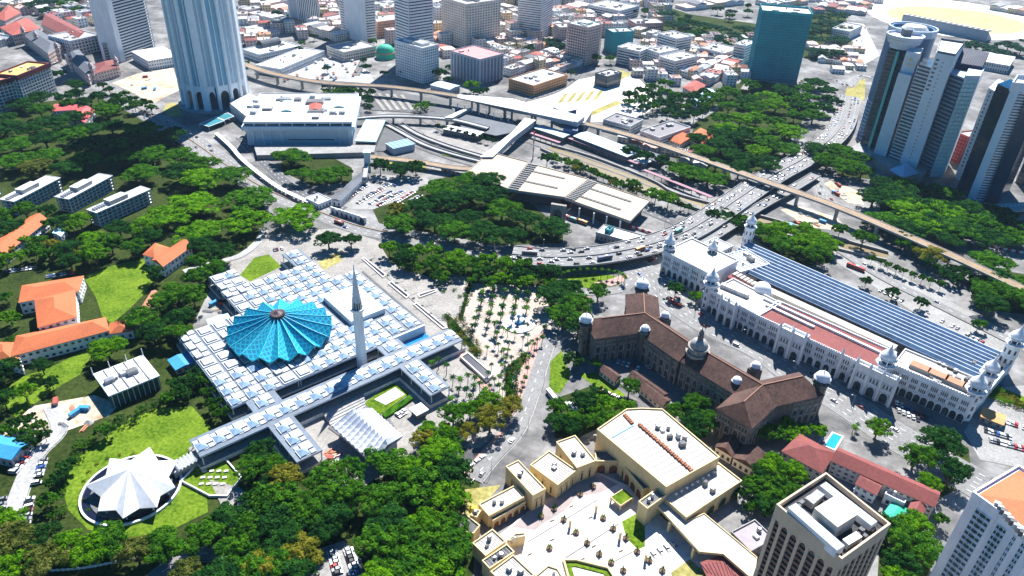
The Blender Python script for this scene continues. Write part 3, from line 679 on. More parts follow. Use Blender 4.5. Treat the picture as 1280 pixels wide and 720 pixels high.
foldroof('folded_roof_hall', 'white hall roof folded like a concertina in front of the mosque', 'building', [(414, 532), (466, 580), (503, 545), (464, 510)], 8, 10, 3.2, mat('folded_roof_white', (.7, .71, .74), .6, .1))
# steps beside it in shade
st = thing('grand_stair', 'broad grey stair flight rising to the mosque terrace', 'stairs', P(430, 515))
_s0, _s1, _t0, _t1 = P(404, 520), P(455, 496), P(415, 535), P(458, 512)
for i in range(6):
    a0, b0, a1, b1 = _s0.lerp(_t0, i/6), _s1.lerp(_t1, i/6), _s0.lerp(_t0, (i+1)/6), _s1.lerp(_t1, (i+1)/6)
    part('step', MB().prism([a0, a1, b1, b0], 0, 2.6-i*.42), CONCL, st)
gc = thing('sunken_garden', 'sunken rectangular lawn court with a pale paved centre below the mosque', 'garden', P(495, 497))
part('turf', MB().prism(ccw(PP([(455, 505), (490, 478), (512, 492), (475, 520)])), 0, .5), GRASS, gc); part('paving', MB().prism(ccw(PP([(468, 500), (494, 485), (506, 494), (482, 507)])), .5, .62), PAVEW, gc)
part('hedge', MB().prism(ccw(PP([(478, 520), (512, 496), (517, 500), (482, 525)])), 0, 1.6), LEAF['mid'], gc)
kb = thing('entrance_pavilion', 'small white flat roofed pavilion on legs beside the sunken court', 'pavilion', P(528, 510)); _q = rectpx((511, 511), (521, 520), (536, 512), 4.5)
part('roof', MB().prism(_q, 4.1, 4.7, 0, None, True), WHITE, kb); part('wall', MB().prism(offset(ccw(_q), -1), 0, 4.1), CONCD, kb)
# memorial court walls and the long water basin
def basin(name, label, q, wm, z=1.4):
    q = ccw(PP(q)); r = thing(name, label, 'pool', cen(q)); part('rim', MB().ring(q, .9, 0, z), PAVEW, r); part('water', MB().prism(offset(q, -.8), 0, max(z-.5, z*.7)), wm, r); return r
basin('water_basin', 'long dark rectangular water basin with a thick white rim on the plaza', [(575, 449), (585, 443), (617, 471), (608, 479)], DARKWATER, 2.2)
for i, q in enumerate(([(452, 324), (455, 322), (483, 344), (479, 348)], [(485, 355), (489, 352), (512, 370), (508, 374)], [(516, 381), (521, 379), (560, 411), (553, 412)], [(522, 369), (544, 362), (546, 365), (524, 373)])):
    later(basin('water_channel', '', q, DARKWATER, .8), 'narrow dark water channel', 'on the terrace beside the mosque', 'water channels on the terrace')
pv = ccw(PP([(226, 603), (245, 583), (280, 572), (303, 598), (285, 622), (262, 622)])); gd = thing('walled_garden', 'small walled garden with grave plots beside the star roofed pavilion', 'garden', cen(pv))
part('turf', MB().prism(offset(pv, -.6), 0, .35), GRASS, gd); part('wall', MB().ring(pv, .6, 0, 1.5), WHITE, gd)
_e, _f = P(252, 592), P(292, 596)
for i in range(4):
    for j in range(3):
        p = P(256+i*9-j*2, 590+j*8); part('grave_slab', MB().box(p, (1, .3), 2.2, 1.3, .35, 1.0), PAVEW, gd)
# covered link to the pavilion
lk = thing('link_canopy', 'short row of white vaulted canopies linking the mosque to the star pavilion', 'canopy', P(232, 580))
a_, b_ = P(219, 585, 5), P(245, 571, 5)
for i in range(6):
    p, q2 = a_.lerp(b_, i/6+.01), a_.lerp(b_, (i+1)/6-.01); d = (b_-a_).normalized(); n = Vector((-d.y, d.x, 0))
    mb = MB()
    for s in range(4):
        t0, t1 = s/4, (s+1)/4; z0, z1 = 5+1.6*math.sin(math.pi*t0), 5+1.6*math.sin(math.pi*t1); x0, x1 = p.lerp(q2, t0), p.lerp(q2, t1)
        mb.face([(x0-n*4).to_3d().xy.to_3d()+Vector((0, 0, z0)), (x1-n*4).xy.to_3d()+Vector((0, 0, z1)), (x1+n*4).xy.to_3d()+Vector((0, 0, z1)), (x0+n*4).xy.to_3d()+Vector((0, 0, z0))])
    part('vault', mb, WHITE, lk)
part('base', MB().prism([a_-Vector((-.5, 3, 0)), b_-Vector((-.5, 3, 0)), b_+Vector((.5, 3, 0)), a_+Vector((.5, 3, 0))], 0, 4.6), CONCL, lk)
# ------------------------------------------------------------------ star pavilion
pc = P(165, 612, 0); pc2 = P(161, 586, 15); star = thing('star_pavilion', 'white star shaped folded tent roof standing in a round pool on the lawn', 'pavilion', pc)
tips = [(137, 573), (187, 558.5), (222, 575), (219, 609), (196, 634), (153.5, 648), (122, 639), (107, 607)]
TIPW = [P(x, y, 6.5) for x, y in tips]; apex = P(161, 586, 15)
valw = []
for i in range(8):
    m = (TIPW[i]+TIPW[(i+1) % 8])/2; v = apex.lerp(m, .8); v.z = 5.0; valw.append(v)
for i in range(8):
    mb = MB(); t = TIPW[i]; v0, v1 = valw[i-1], valw[i]
    mb.face([apex, v0, t]); mb.face([apex, t, v1])
    dn = Vector((0, 0, .4)); mb.face([v0, v0-dn, t-dn, t]); mb.face([t, t-dn, v1-dn, v1])
    part('roof_petal', mb, WHITE, star)
    b = t.copy(); bt = cen([t, pc]); b = pc.lerp(t, .8); part('column', MB().tube((b.x, b.y, .5), (b.x, b.y, 6.8), .4, .3, 6), WHITE, star)
R_ = 23.5
part('pool_water', MB().lathe(pc, [(R_-.5, 0), (R_-.5, .4)], 48), DARKWATER, star)
part('island', MB().lathe(pc, [(R_*.8, 0), (R_*.8, .9)], 48), CONCD, star)
rg = MB(); _c = [Vector((pc.x+R_*math.cos(2*math.pi*i/56), pc.y+R_*math.sin(2*math.pi*i/56), 0)) for i in range(56)]
part('pool_rim', rg.ring(_c, 1.0, 0, 1.2), WHITE, star)
part('chamber', MB().lathe(pc, [(9, .9), (9, 5), (8, 5.4)], 16), CONCL, star)
# ------------------------------------------------------------------ tall white tower
tc = P(271, 128); R0 = (P(312, 124)-P(229, 132)).length/2; HT = 230
dy = thing('tall_tower', 'tall white ribbed office tower with pointed arches round its foot', 'tower', tc)
DW = mat('tower_white_rib', (.78, .82, .85), .55, .08, .03, .3); DBL = mat('tower_blue_lattice', (.2, .42, .56), .5, .15, .05, 1.6, streak=3.0); DGR = mat('tower_grey_lattice', (.42, .56, .66), .55, .12, .05, 1.6, streak=3.0)
part('plinth', MB().lathe(tc, [(R0*1.13, 0), (R0*1.13, 2.2), (R0*1.05, 2.2)], 40), CONCL, dy)
NP = 16
for i in range(NP):
    a = 2*math.pi*i/NP+.1
    wide = i % 4 == 0; hw = .105 if wide else .05
    def pol(an, r): return tc+Vector((math.cos(an)*r, math.sin(an)*r, 0))
    part('rib', MB().prism([pol(a-hw, R0*.9), pol(a-hw, R0*(1.0)), pol(a, R0*(1.03 if not wide else 1.0)), pol(a+hw, R0*1.0), pol(a+hw, R0*.9)], 0, HT), DW, dy)
    a1 = a+math.pi/NP*2; 
    g = MB().prism([pol(a+.04, R0*.86), pol(a+.04, R0*.93), pol((a+a1)/2, R0*.925), pol(a1-.04, R0*.93), pol(a1-.04, R0*.86)], 27, HT-3); part('lattice_screen', g, DBL if i % 2 else DGR, dy)
    mid = (a+a1)/2; part('mullion', MB().prism([pol(mid-.012, R0*.9), pol(mid-.012, R0*.955), pol(mid+.012, R0*.955), pol(mid+.012, R0*.9)], 27, HT-3), DW, dy)
    # pointed arch head between the ribs
    mb = MB(); p0, p1 = pol(a+hw*.9, R0*.95), pol(a1-hw*.9, R0*.95); pm = (p0+p1)/2
    for s in (0, 1):
        e = p0 if s == 0 else p1; pts = [Vector((e.x, e.y, 29)), Vector((e.x, e.y, 14))]
        for t in range(1, 6):
            tt = t/5; q = e.lerp(pm, 1-math.cos(tt*math.pi/2)*.999); pts.append(Vector((q.x, q.y, 14+9*math.sin(tt*math.pi/2))))
        pts.append(Vector((pm.x, pm.y, 29))); mb.face(pts if s == 0 else list(reversed(pts)))
    part('arch_head', mb, DW, dy)
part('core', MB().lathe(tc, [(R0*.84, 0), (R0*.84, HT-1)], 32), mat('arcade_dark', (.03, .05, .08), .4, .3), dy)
part('roof', MB().lathe(tc, [(R0*.95, HT-.5), (R0*.95, HT+2)], 32), DW, dy)
# its white low annexe and the canopies before it
an_ = ccw(PP([(287, 129), (312, 117), (330, 126), (308, 146)], 12)); ax = thing('tower_annexe', 'low white roofed annexe with blue louvred side beside the tall ribbed tower', 'building', cen(an_))
part('wall', MB().prism(offset(an_, -.5), 0, 11), GLASSB, ax); part('roof', MB().prism(an_, 11, 12.4, 0, None, True), WROOF, ax)
for i in range(14): 
    a, b = P(288, 130, 12), P(308, 146, 12); p = a.lerp(b, i/13); part('louvre', MB().box(p, (b-a), .5, 2.2, 0, 11), WHITE, ax)
for k, q in enumerate(([(249, 155), (270, 146.5), (281, 151), (261, 158.5)], [(269, 146), (285, 141), (293, 145.5), (280, 150.5)])):
    q = ccw(PP(q, 5)); r = thing('walkway_canopy', '', 'canopy', cen(q)); later(r, 'teal glass walkway canopy with white frame', 'at the foot of the ribbed tower', 'canopies below the tower')
    part('glass_roof', MB().prism(offset(q, -.5), 4.9, 5.1), mat('teal_canopy_glass', (.05, .22, .26), .3, .2), r); part('frame', MB().ring(q, .6, 4.7, 5.3), WHITE, r)
    for p in q: part('post', MB().tube((p.x, p.y, 0), (p.x, p.y, 4.8), .2, .2, 5), WHITE, r)
# ------------------------------------------------------------------ post office
pq = rectpx((303, 158), (442, 158), (438, 121), 21); pq = ccw(pq); po = thing('post_office', 'long white flat roofed post office with deep blue grey cornice and red roof hatch', 'building', cen(pq).xy.to_3d())
PBG = mat('pale_blue_grey_wall', (.52, .6, .68), .6, .12, .06, .5); part('wall', MB().prism(offset(pq, -2.2), 0, 17.5), PBG, po); part('cornice', MB().ring(offset(pq, 1), 3.6, 17, 21), PBG, po); part('clerestory', MB().prism(offset(pq, -2), 17.5, 23.4), GLASSD, po)
part('roof', MB().prism(offset(pq, -1.2), 23.4, 24.4, 0, 1, True), [WHITE, WROOF], po); part('parapet', MB().ring(offset(pq, -1.2), .5, 24.4, 25.4), WHITE, po)
_i = [i for i in range(4) if (pq[(i+1) % 4]-pq[i]).length > 60]; _i = min(_i, key=lambda i: pq[i].y+pq[(i+1) % 4].y); fa, fb = pq[_i], pq[(_i+1) % 4]; fd = (fb-fa).normalized(); fo = Vector((fd.y, -fd.x, 0)); FL = (fb-fa).length
for t in (.08, .17, .235, .33, .345, .86, .95): part('wall_fin', MB().box(fa+fd*FL*t-fo*1.6, fd, .9, 2.0, 0, 17.4), WHITE, po)
for t0, t1 in ((.345, .85), (.24, .325), (.1, .165), (.875, .94)): part('wall_panel', MB().box(fa+fd*FL*(t0+t1)/2-fo*2.0, fd, FL*(t1-t0), .8, 3.5, 16.6), mat('pale_blue_panel', (.5, .56, .62), .6, .1), po)
part('strip_window', MB().box(fa+fd*FL*.6-fo*1.9, fd, FL*.42, 1.0, 6, 7), GLASSD, po)
for i in range(8): part('clerestory_post', MB().box(fa+fd*FL*(.1+.8*i/7)-fo*1.7, fd, 1.2, 1.2, 21, 23.4), WHITE, po)
for (x0, y0, x1, y1, m, nm) in ((386, 126, 402, 138, RED, 'red_hatch'), (352, 127, 364, 139, TEALROOF, 'teal_hatch'), (418, 128, 430, 134, TEALROOF, 'teal_hatch')):
    q = PP([(x0, y1), (x1, y1), (x1+1, y0), (x0+2, y0)], 25); mb = MB(); mb.hip(ccw(q), 25.6, 1.2, .3, 0, 0.0); mb.prism(ccw(q), 24.4, 25.5, 0); part(nm, mb, m, po)
for (x, y) in ((322, 133), (317, 141), (313, 134), (320, 127), (416, 141), (428, 141), (391, 121)): part('roof_unit', MB().box(P(x, y, 25), (1, 0), 6, 5, 24.4, 27.5), WHITE2, po)
roof_kit(po, pq, 24.4, 12, 5)
for t in (.2, .4, .6, .8): part('roof_upstand', MB().box(pq[0].lerp(pq[1], t).lerp(pq[3].lerp(pq[2], t), .5), pq[3]-pq[0], (pq[3]-pq[0]).length*.9, .35, 24.4, 24.9), CONCL, po)
pd = ccw(PP([(318, 187), (470, 187), (468, 196), (322, 200)])); part('podium', MB().prism(pd, 0, 5), CONC, po)
tq = rectpx((443.5, 176), (470, 177), (473, 150), 8); tw = thing('teal_roof_annexe', 'pale teal flat roofed annexe on the right end of the post office', 'building', cen(tq).xy.to_3d()); part('wall', MB().prism(offset(ccw(tq), -.8), 0, 7), GLASSD, tw); part('roof', MB().prism(tq, 7, 8, 0, None, True), TEALROOF, tw)
for i in range(5):
    p = P(446+i*5.6, 178, 0); part('column', MB().tube(p, p+Vector((0, 0, 7)), .4, .4, 6), WHITE, tw)
# ------------------------------------------------------------------ arches and turrets
def arcade(root, a, b, out, z0, n, w, h, wallm, dark=GLASSD, name='arch', t=.45, pointed=True):
    """n arches standing proud on the wall line a-b; each one a part sharing one mesh"""
    L = (b-a).length; d = (b-a)/L; st = L/n; me = None
    for i in range(n):
        m = a+d*st*(i+.5)
        if me is None:
            mb = MB(); r = w/2; hs = h-r*(1.15 if pointed else 1)
            prof = [(-r, 0), (-r, hs)]+[(-r*math.cos(math.pi*k/8), hs+(h-hs)*math.sin(math.pi*k/8)) for k in range(1, 8)]+[(r, hs), (r, 0)]
            mb.face([(*(m+d*x+out*.05).xy, z0+z) for x, z in prof], 0)
            ro = r+min(.55, st/2-r-.05); po_ = [(x*ro/r, z if z == 0 else z*(h+.5)/h) for x, z in prof]
            for k in range(len(prof)-1):
                (x0, q0), (x1, q1), (X0, Q0), (X1, Q1) = prof[k], prof[k+1], po_[k], po_[k+1]
                i0, i1, o0, o1 = m+d*x0, m+d*x1, m+d*X0, m+d*X1
                mb.face([(*(i0+out*t).xy, z0+q0), (*(i1+out*t).xy, z0+q1), (*(o1+out*t).xy, z0+Q1), (*(o0+out*t).xy, z0+Q0)], 1)
                mb.face([(*(i0+out*.05).xy, z0+q0), (*(i1+out*.05).xy, z0+q1), (*(i1+out*t).xy, z0+q1), (*(i0+out*t).xy, z0+q0)], 1)
                mb.face([(*(o0+out*t).xy, z0+Q0), (*(o1+out*t).xy, z0+Q1), (*o1.xy, z0+Q1), (*o0.xy, z0+Q0)], 1)
            me = mb.mesh(name, [dark, wallm], gorg(root)); base = m; link(name, me, root)
        else: link(name, me, root, m-base)
def slots(root, a, b, out, z0, groups, per, w, h, wallm, dark=GLASSD, name='window'):
    """groups of narrow windows under a common hood; each group a part"""
    L = (b-a).length; d = (b-a)/L; st = L/groups; me = None
    for i in range(groups):
        m = a+d*st*(i+.5)
        if me is None:
            mb = MB(); gw = st*.72; s2 = gw/per
            for k in range(per): c = m+d*(-gw/2+s2*(k+.5)); mb.wallbox(c-d*w/2, c+d*w/2, out, z0, z0+h, -.1, .05, 0)
            mb.wallbox(m-d*gw/2, m+d*gw/2, out, z0+h+.05, z0+h+.5, -.1, .5, 1); mb.wallbox(m-d*gw/2, m+d*gw/2, out, z0-.5, z0-.05, -.1, .6, 1)
            for k in range(per+1): c = m+d*(-gw/2+s2*k); mb.wallbox(c-d*.14, c+d*.14, out, z0, z0+h, -.1, .3, 1)
            me = mb.mesh(name, [dark, wallm], gorg(root)); base = m; link(name, me, root)
        else: link(name, me, root, m-base)
def turret(root, c, r, z, n, wallm, domem, scale=1.0, onion=True, shaft=True):
    """square or eight-sided stair tower with an open lantern, a dome and a finial"""
    c = Vector((c.x, c.y, 0)); s = scale
    if shaft:
        part('tower_shaft', MB().lathe(c, [(r, 0), (r, z*.62), (r*1.08, z*.63), (r*1.08, z*.66), (r, z*.67), (r, z)], n, 0, math.pi/n), wallm, root)
        mb = MB()
        for k in range(n):
            a = 2*math.pi*(k+1)/n; o = Vector((math.cos(a), math.sin(a), 0)); q = c+o*r*math.cos(math.pi/n); d = Vector((-o.y, o.x, 0))
            for zz in (.12, .4, .72): mb.wallbox(q+d*r*.16, q-d*r*.16, o, z*zz, z*zz+z*.15, -.1, .08, 0)
        stuffpart('tower_window', mb, GLASSD, root)
    part('cornice', MB().lathe(c, [(r*1.25, z), (r*1.3, z+.5*s), (r*1.3, z+.9*s)], n, 0, math.pi/n), wallm, root)
    for k in range(n):
        a = 2*math.pi*k/n+math.pi/n; p = c+Vector((math.cos(a), math.sin(a), 0))*r*.95; part('lantern_post', MB().tube((p.x, p.y, z+.9*s), (p.x, p.y, z+3.4*s), .22*s, .22*s, 5), wallm, root)
    part('lantern_core', MB().lathe(c, [(r*.6, z+.9*s), (r*.6, z+3.4*s)], n), GLASSD, root)
    zz = z+3.4*s; R = r*(.98 if onion else 1.12)
    pr = [(R*1.12, 0), (R*1.12, .35*s)]+([(R, .4*s), (R*1.05, 1.3*s), (R*.95, 2.3*s), (R*.7, 3.3*s), (R*.36, 4.6*s), (R*.14, 6.2*s), (.06, 8.6*s)] if onion else [(R*math.cos(t*math.pi/12), .4*s+R*.95*math.sin(t*math.pi/12)) for t in range(0, 6)]+[(R*.06, R*1.05+.4*s), (.05, R*1.05+2.2*s)])
    part('cupola', MB().lathe((c.x, c.y, zz), pr, max(n, 12), 0, math.pi/n), domem, root, True)
def gablewing(root, a, b, hw, z0, z1, wallm, roofm, hipa=True, hipb=True, eave=.9, base=0.0):
    """a wing with its ridge from a to b"""
    a, b = Vector((a.x, a.y, 0)), Vector((b.x, b.y, 0)); d = (b-a).normalized(); n = Vector((-d.y, d.x, 0))
    ea, eb = a-(d*hw*.7 if hipa else d*0), b+(d*hw*.7 if hipb else d*0)
    q = [ea-n*hw, eb-n*hw, eb+n*hw, ea+n*hw]; part('wall', MB().prism(q, base, z0), wallm, root)
    e = hw+eave; ea2, eb2 = ea-d*eave, eb+d*eave; Q = [ea2-n*e, eb2-n*e, eb2+n*e, ea2+n*e]; mb = MB(); z_ = Vector((0, 0, z0+.1)); T = [p+z_ for p in Q]; A, B = a+Vector((0, 0, z1)), b+Vector((0, 0, z1))
    mb.face([T[0], T[1], B, A]); mb.face([T[2], T[3], A, B]); mb.face([T[1], T[2], B]); mb.face([T[3], T[0], A]); mb.face(list(reversed(T)))
    part('roof', mb, roofm, root); part('cornice', MB().ring(Q, 1.2, z0-.9, z0+.06), wallm, root)
    part('ridge_tile', MB().tube(A+Vector((0, 0, .05)), B+Vector((0, 0, .05)), .28, .28, 4), mat('terracotta_ridge', (.34, .17, .11), .8, .2), root)
    return q, d, n
# ------------------------------------------------------------------ brown roofed railway offices
ko = thing('railway_office', 'long zigzag stone building with brown slate roofs and white domed turrets', 'building', P(873, 450))
ZE, ZR = 19.0, 26.5
def kp(x, y): return P(x, y, ZR)
J1, NN, WW, J2, EE, SS = kp(806, 391), kp(804.5, 366), kp(752, 397.5), kp(953.6, 481), kp(1004, 470), kp(930, 502)
FRONTS = []
q, d, n = gablewing(ko, J1, NN, 10.2, ZE+.05, ZR+.03, STONE, BROWN, False, True)
q, d, n = gablewing(ko, WW, J1, 10.0, ZE, ZR, STONE, BROWN, True, False); FRONTS.append((q[0], q[1], -n, 5))
q, d, n = gablewing(ko, J1, kp(866, 431), 10.4, ZE-.06, ZR+.05, STONE, BROWN, False, False); FRONTS.append((q[0]+d*11, q[1], -n, 6))
q, d, n = gablewing(ko, kp(880, 438), J2, 10.4, ZE-.06, ZR-.05, STONE, BROWN, True, False); FRONTS.append((q[0], q[1]-d*9, -n, 6))
q, d, n = gablewing(ko, J2, EE, 10.2, ZE+.04, ZR+.02, STONE, BROWN, False, True); FRONTS.append((q[0]+d*16, q[1], -n, 4))
q, d, n = gablewing(ko, J2, SS, 10.3, ZE+.08, ZR+.07, STONE, BROWN, False, True); FRONTS.append((q[3], q[2], n, 3)) if n.y < 0 else FRONTS.append((q[0]+d*6, q[1], -n, 3)); FRONTS.append((q[1], q[2], d, 2)); FRONTS.append((q[2], q[3]-d*-14, n, 3))
for a, b, o, g in FRONTS:
    a, b = Vector((a.x, a.y, 0)), Vector((b.x, b.y, 0))
    if (b-a).length < 6: continue
    k = max(2, round((b-a).length/5.0)); arcade(ko, a, b, o, .3, k, 3.0, 6.0, STONEL, name='ground_arch'); arcade(ko, a, b, o, 7.2, k, 2.8, 4.6, STONEL, name='gallery_arch')
    slots(ko, a, b, o, 13.6, g, 4, .8, 2.8, STONEL)
    for zz in (6.8, 12.6): part('string_course', MB().wallbox(a, b, o, zz, zz+.4, -.1, .55), STONEL, ko)
for (x, y, r, zt, sh) in ((733, 397, 3.6, 22, True), (803.5, 354, 4.2, 22, True), (1029, 470, 3.9, 22, True)): turret(ko, P(x, y, zt+5), r, zt, 8, STONE, WHITE, 1.0, False)
for (x, y) in ((806.5, 411), (831.7, 394), (921.4, 476), (945, 457)):
    c = P(x, y, 23); part('turret_base', MB().box(c, (1, .6), 6, 6, 0, 20.5), STONE, ko); turret(ko, c, 2.6, 20.4, 8, STONEL, WHITE, .7, False, False)
ct = P(874, 431, 29); part('drum', MB().lathe((ct.x, ct.y, 0), [(6.6, 0), (6.6, 23), (7.4, 23.4), (7.4, 24.4), (5.9, 24.6), (5.9, 27.5), (6.6, 27.8), (6.6, 28.3)], 16), STONEL, ko)
part('central_dome', MB().lathe((ct.x, ct.y, 28.3), [(5.4*math.cos(t*math.pi/14), 5.2*math.sin(t*math.pi/14)) for t in range(0, 7)], 20), mat('grey_dome', (.34, .34, .33), .6, .3, .1, .6), ko, True)
part('dome_lantern', MB().lathe((ct.x, ct.y, 33.2), [(1.8, 0), (1.8, 3.2), (2.5, 3.4), (2.5, 3.8), (1.6, 4.0), (1.3, 5.6), (.4, 6.8), (.06, 9)], 10), STONE, ko)
for q_, lab in (([(750, 463), (758, 457), (776, 470), (768, 477)], 'small brown tiled lean-to house nearest the lawn below the stone offices'), ([(786, 470), (794, 464), (834, 492), (826, 500)], 'long brown tiled shed in the court of the stone offices'), ([(800, 486), (812, 480), (838, 500), (828, 508)], 'low brown tiled shed end against the trees')):
    house(PP(q_, 4), 4, 2.2, BROWN, WARMW, '', '', 'shed', 'shed', 'gable', 1, None, lab)
# ------------------------------------------------------------------ white railway station
sn = thing('railway_station', 'long white domed railway station with rows of arches and pointed turrets', 'station', P(1000, 430))
SZ = 18.0
def fpt(x, y, z=SZ): v = P(x, y, z); v.z = 0; return v
def sblock(a, b, depth, z, roofm, nar, ng, arch=(3.6, 6.0), floors2=True, par=1.2):
    d = (b-a).normalized(); o = Vector((d.y, -d.x, 0)); q = ccw([a, b, b-o*depth, a-o*depth])
    part('wall', MB().prism(q, 0, z, 0), WHITE, sn); part('roof', MB().prism(offset(q, -.5), z, z+.15), roofm, sn); part('parapet', MB().ring(offset(q, .3), .6, z-.9, z+par), WHITE, sn)
    arcade(sn, a, b, o, .2, nar, arch[0], arch[1], WHITE, name='ground_arch'); slots(sn, a, b, o, 8.3, ng, 4, .75, 2.6, WHITE); slots(sn, a, b, o, 12.6, ng, 4, .75, 2.8, WHITE)
    for zz in (7.0, 11.7): part('string_course', MB().wallbox(a, b, o, zz, zz+.4, -.1, .5), WHITE, sn)
    m = None; k = max(2, int((b-a).length/1.6))
    mb = MB()
    for i in range(k): c = a+(b-a)*((i+.5)/k); mb.wallbox(c-d*.4, c+d*.4, o, z+par, z+par+.6, -.2, .3)
    stuffpart('merlon', mb, WHITE, sn); return q, d, o
B1a, B1b = fpt(829.7, 315), fpt(888, 344.5); sblock(B1a, B1b, 34, SZ, CREAMROOF, 8, 5)
B2a, B2b = fpt(884, 360), fpt(948, 394.6); q2, d2, o2 = sblock(B2a+(B2b-B2a).normalized()*3, B2b, 26, SZ-1, CREAMROOF, 9, 6)
B3a, B3b = fpt(948, 394.6), fpt(1099, 464); q3, d3, o3 = sblock(B3a, B3b, 27.5, SZ-1.05, MAROON, 15, 10)
B4a, B4b = fpt(1116, 457), fpt(1216, 500); q4, d4, o4 = sblock(B4a, B4b, 22, SZ+.05, CREAMROOF, 11, 8)
# projecting bays with big arches
def sbay(a, b, outd, z, n):
    d = (b-a).normalized(); o = Vector((d.y, -d.x, 0)); A, B = a+o*outd, b+o*outd; q = ccw([A, B, b-o*.5, a-o*.5])
    part('bay_wall', MB().prism(q, 0, z), WHITE, sn); arcade(sn, A, B, o, .2, n, 4.6, 7.4, WHITE, name='portal_arch', t=.7); slots(sn, A, B, o, 10.5, n, 3, .9, 3.2, WHITE)
    part('bay_parapet', MB().ring(offset(q, .3), .6, z-.8, z+1.4), WHITE, sn)
    for i in range(n+1):
        c = A+(B-A)*(i/n); part('buttress', MB().box(c+o*.6, d, 1.5, 1.6, 0, z+1.6), WHITE, sn); part('pinnacle', MB().lathe((c.x+o.x*.6, c.y+o.y*.6, z+1.6), [(1.0, 0), (1.1, .8), (.8, 1.8), (.3, 3.2), (.05, 5)], 8), WHITE, sn)
d = (B2b-B2a).normalized(); L2 = (B2b-B2a).length
sbay(B2a+d*L2*.36, B2a+d*L2*.64, 3.5, SZ-.5, 2); sbay(B3a+d3*18, B3a+d3*35, 4.5, SZ+1.2, 2)
sbay(B3a+d3*68, B3a+d3*92, 3.5, SZ+.4, 3)
for t in (.3, .42, .72, .84):
    c = B3a.lerp(B3b, t)+o3*.8; part('buttress', MB().box(c, d3, 1.4, 1.4, 0, SZ+1.5), WHITE, sn); part('pinnacle', MB().lathe((c.x, c.y, SZ+1.5), [(.9, 0), (1, .8), (.7, 1.8), (.25, 3.2), (.05, 4.6)], 8), WHITE, sn)
for (x, y, r, zt, s) in ((836.5, 309, 4.0, 20, 1.15), (889, 355, 4.4, 20, 1.2), (1107, 455, 4.6, 20, 1.3), (1219, 488, 4.6, 20, 1.25), (1236, 468, 4.2, 20, 1.2), (1268, 430, 4.4, 22, 1.3), (890, 316, 3.6, 17, 1.1), (938, 284, 4.0, 21, 1.2)):
    turret(sn, fpt(x, y, zt), r, zt, 8, WHITE, WHITE, s)
cdm = P(954, 358, 20); part('roof_dome', MB().lathe((cdm.x, cdm.y, 0), [(6.5, 0), (6.5, 17), (6.2, 17.5)]+[(6.2*math.cos(t*math.pi/14), 17.5+5.5*math.sin(t*math.pi/14)) for t in range(1, 7)], 18), WHITE, sn, True)
part('end_screen', MB().prism([fpt(1225, 490), fpt(1268, 440), fpt(1270, 442), fpt(1228, 493)], 0, 9), WHITE, sn)
# roof strips behind the front
def rstrip(p0, p1, w, z0, z1, m, name):
    a, b = fpt(*p0, z1), fpt(*p1, z1); d = (b-a).normalized(); n = Vector((-d.y, d.x, 0)); part(name, MB().prism([a-n*w/2, b-n*w/2, b+n*w/2, a+n*w/2], z0, z1, 0), m, sn)
rstrip((955, 372), (1128, 452), 1.6, SZ-1, SZ+.6, WHITE, 'roof_ridge_strip'); rstrip((958, 380), (1018, 408), 2, SZ-1, SZ+.6, WROOF, 'skylight_strip'); rstrip((902, 354), (936, 368), 3, SZ-1, SZ+2, WROOF, 'skylight_strip')
rstrip((962, 362), (1120, 434), 6.5, 0, 13, CREAMROOF, 'rear_roof'); rstrip((912, 344), (944, 358), 7, 0, 14, MAROON, 'rear_roof')
for i in range(4):
    c = fpt(1150+i*22, 460+i*9.5, SZ+1); part('roof_unit', MB().box(c, d4, 11, 6, SZ, SZ+2.6, 0, 1), sn and [CONC, SALMON], sn)
for i in range(16):
    rr = random.Random(i); c = fpt(1160+rr.uniform(0, 60), 449+rr.uniform(0, 28)+(rr.random()*4), SZ+1); part('roof_unit', MB().box(c, d4, rr.uniform(1.5, 3.5), rr.uniform(1.5, 3), SZ, SZ+rr.uniform(1, 2.4)), [CONCD, STEEL, CONC][i % 3], sn)
for i in range(6):
    c = fpt(920+i*4.5, 340.5+i*2.4, 16); part('skylight', MB().box(c, d2, 2.2, 5.5, 14, 15.4), CREAMROOF, sn)
# platform shed
ca, cb, cc, cd = P(902, 326, 10), P(1222, 472, 10), P(1252, 441, 10), P(936, 303, 10)
shed = thing('platform_roof', 'long blue and white striped ridged roof over the station platforms', 'roof', (cen([ca, cb, cc, cd]).x, cen([ca, cb, cc, cd]).y, 0))
SHB = mat('blue_shed_sheet', (.11, .2, .33), .45, .3, .05, .4); SHW = mat('pale_shed_sheet', (.38, .42, .46), .45, .2, .05, .4); SHG = mat('shed_gutter', (.05, .1, .2), .6, .3)
NB = 9
for i in range(NB):
    t0, t1 = i/NB, (i+1)/NB; mb = MB()
    def sp(t, e, z): v = (ca.lerp(cd, t) if e == 0 else cb.lerp(cc, t)).copy(); v.z = z; return v
    zs = [9.6, 9.7, 11.6, 11.6, 9.7]; ts = [0, .1, .48, .64, 1.0]; ms = [2, 0, 1, 1]
    for k in range(4):
        u0, u1 = lerp(t0, t1, ts[k]), lerp(t0, t1, ts[k+1]); mb.face([sp(u0, 0, zs[k]), sp(u0, 1, zs[k]), sp(u1, 1, zs[k+1]), sp(u1, 0, zs[k+1])], ms[k])
    for e in (0, 1): mb.face([sp(t0, e, 9.0)]+[sp(lerp(t0, t1, u), e, z) for u, z in zip(ts, zs)]+[sp(t1, e, 9.0)], 1)
    part('roof_bay', mb, [SHB, SHW, SHG], shed)
pm = None
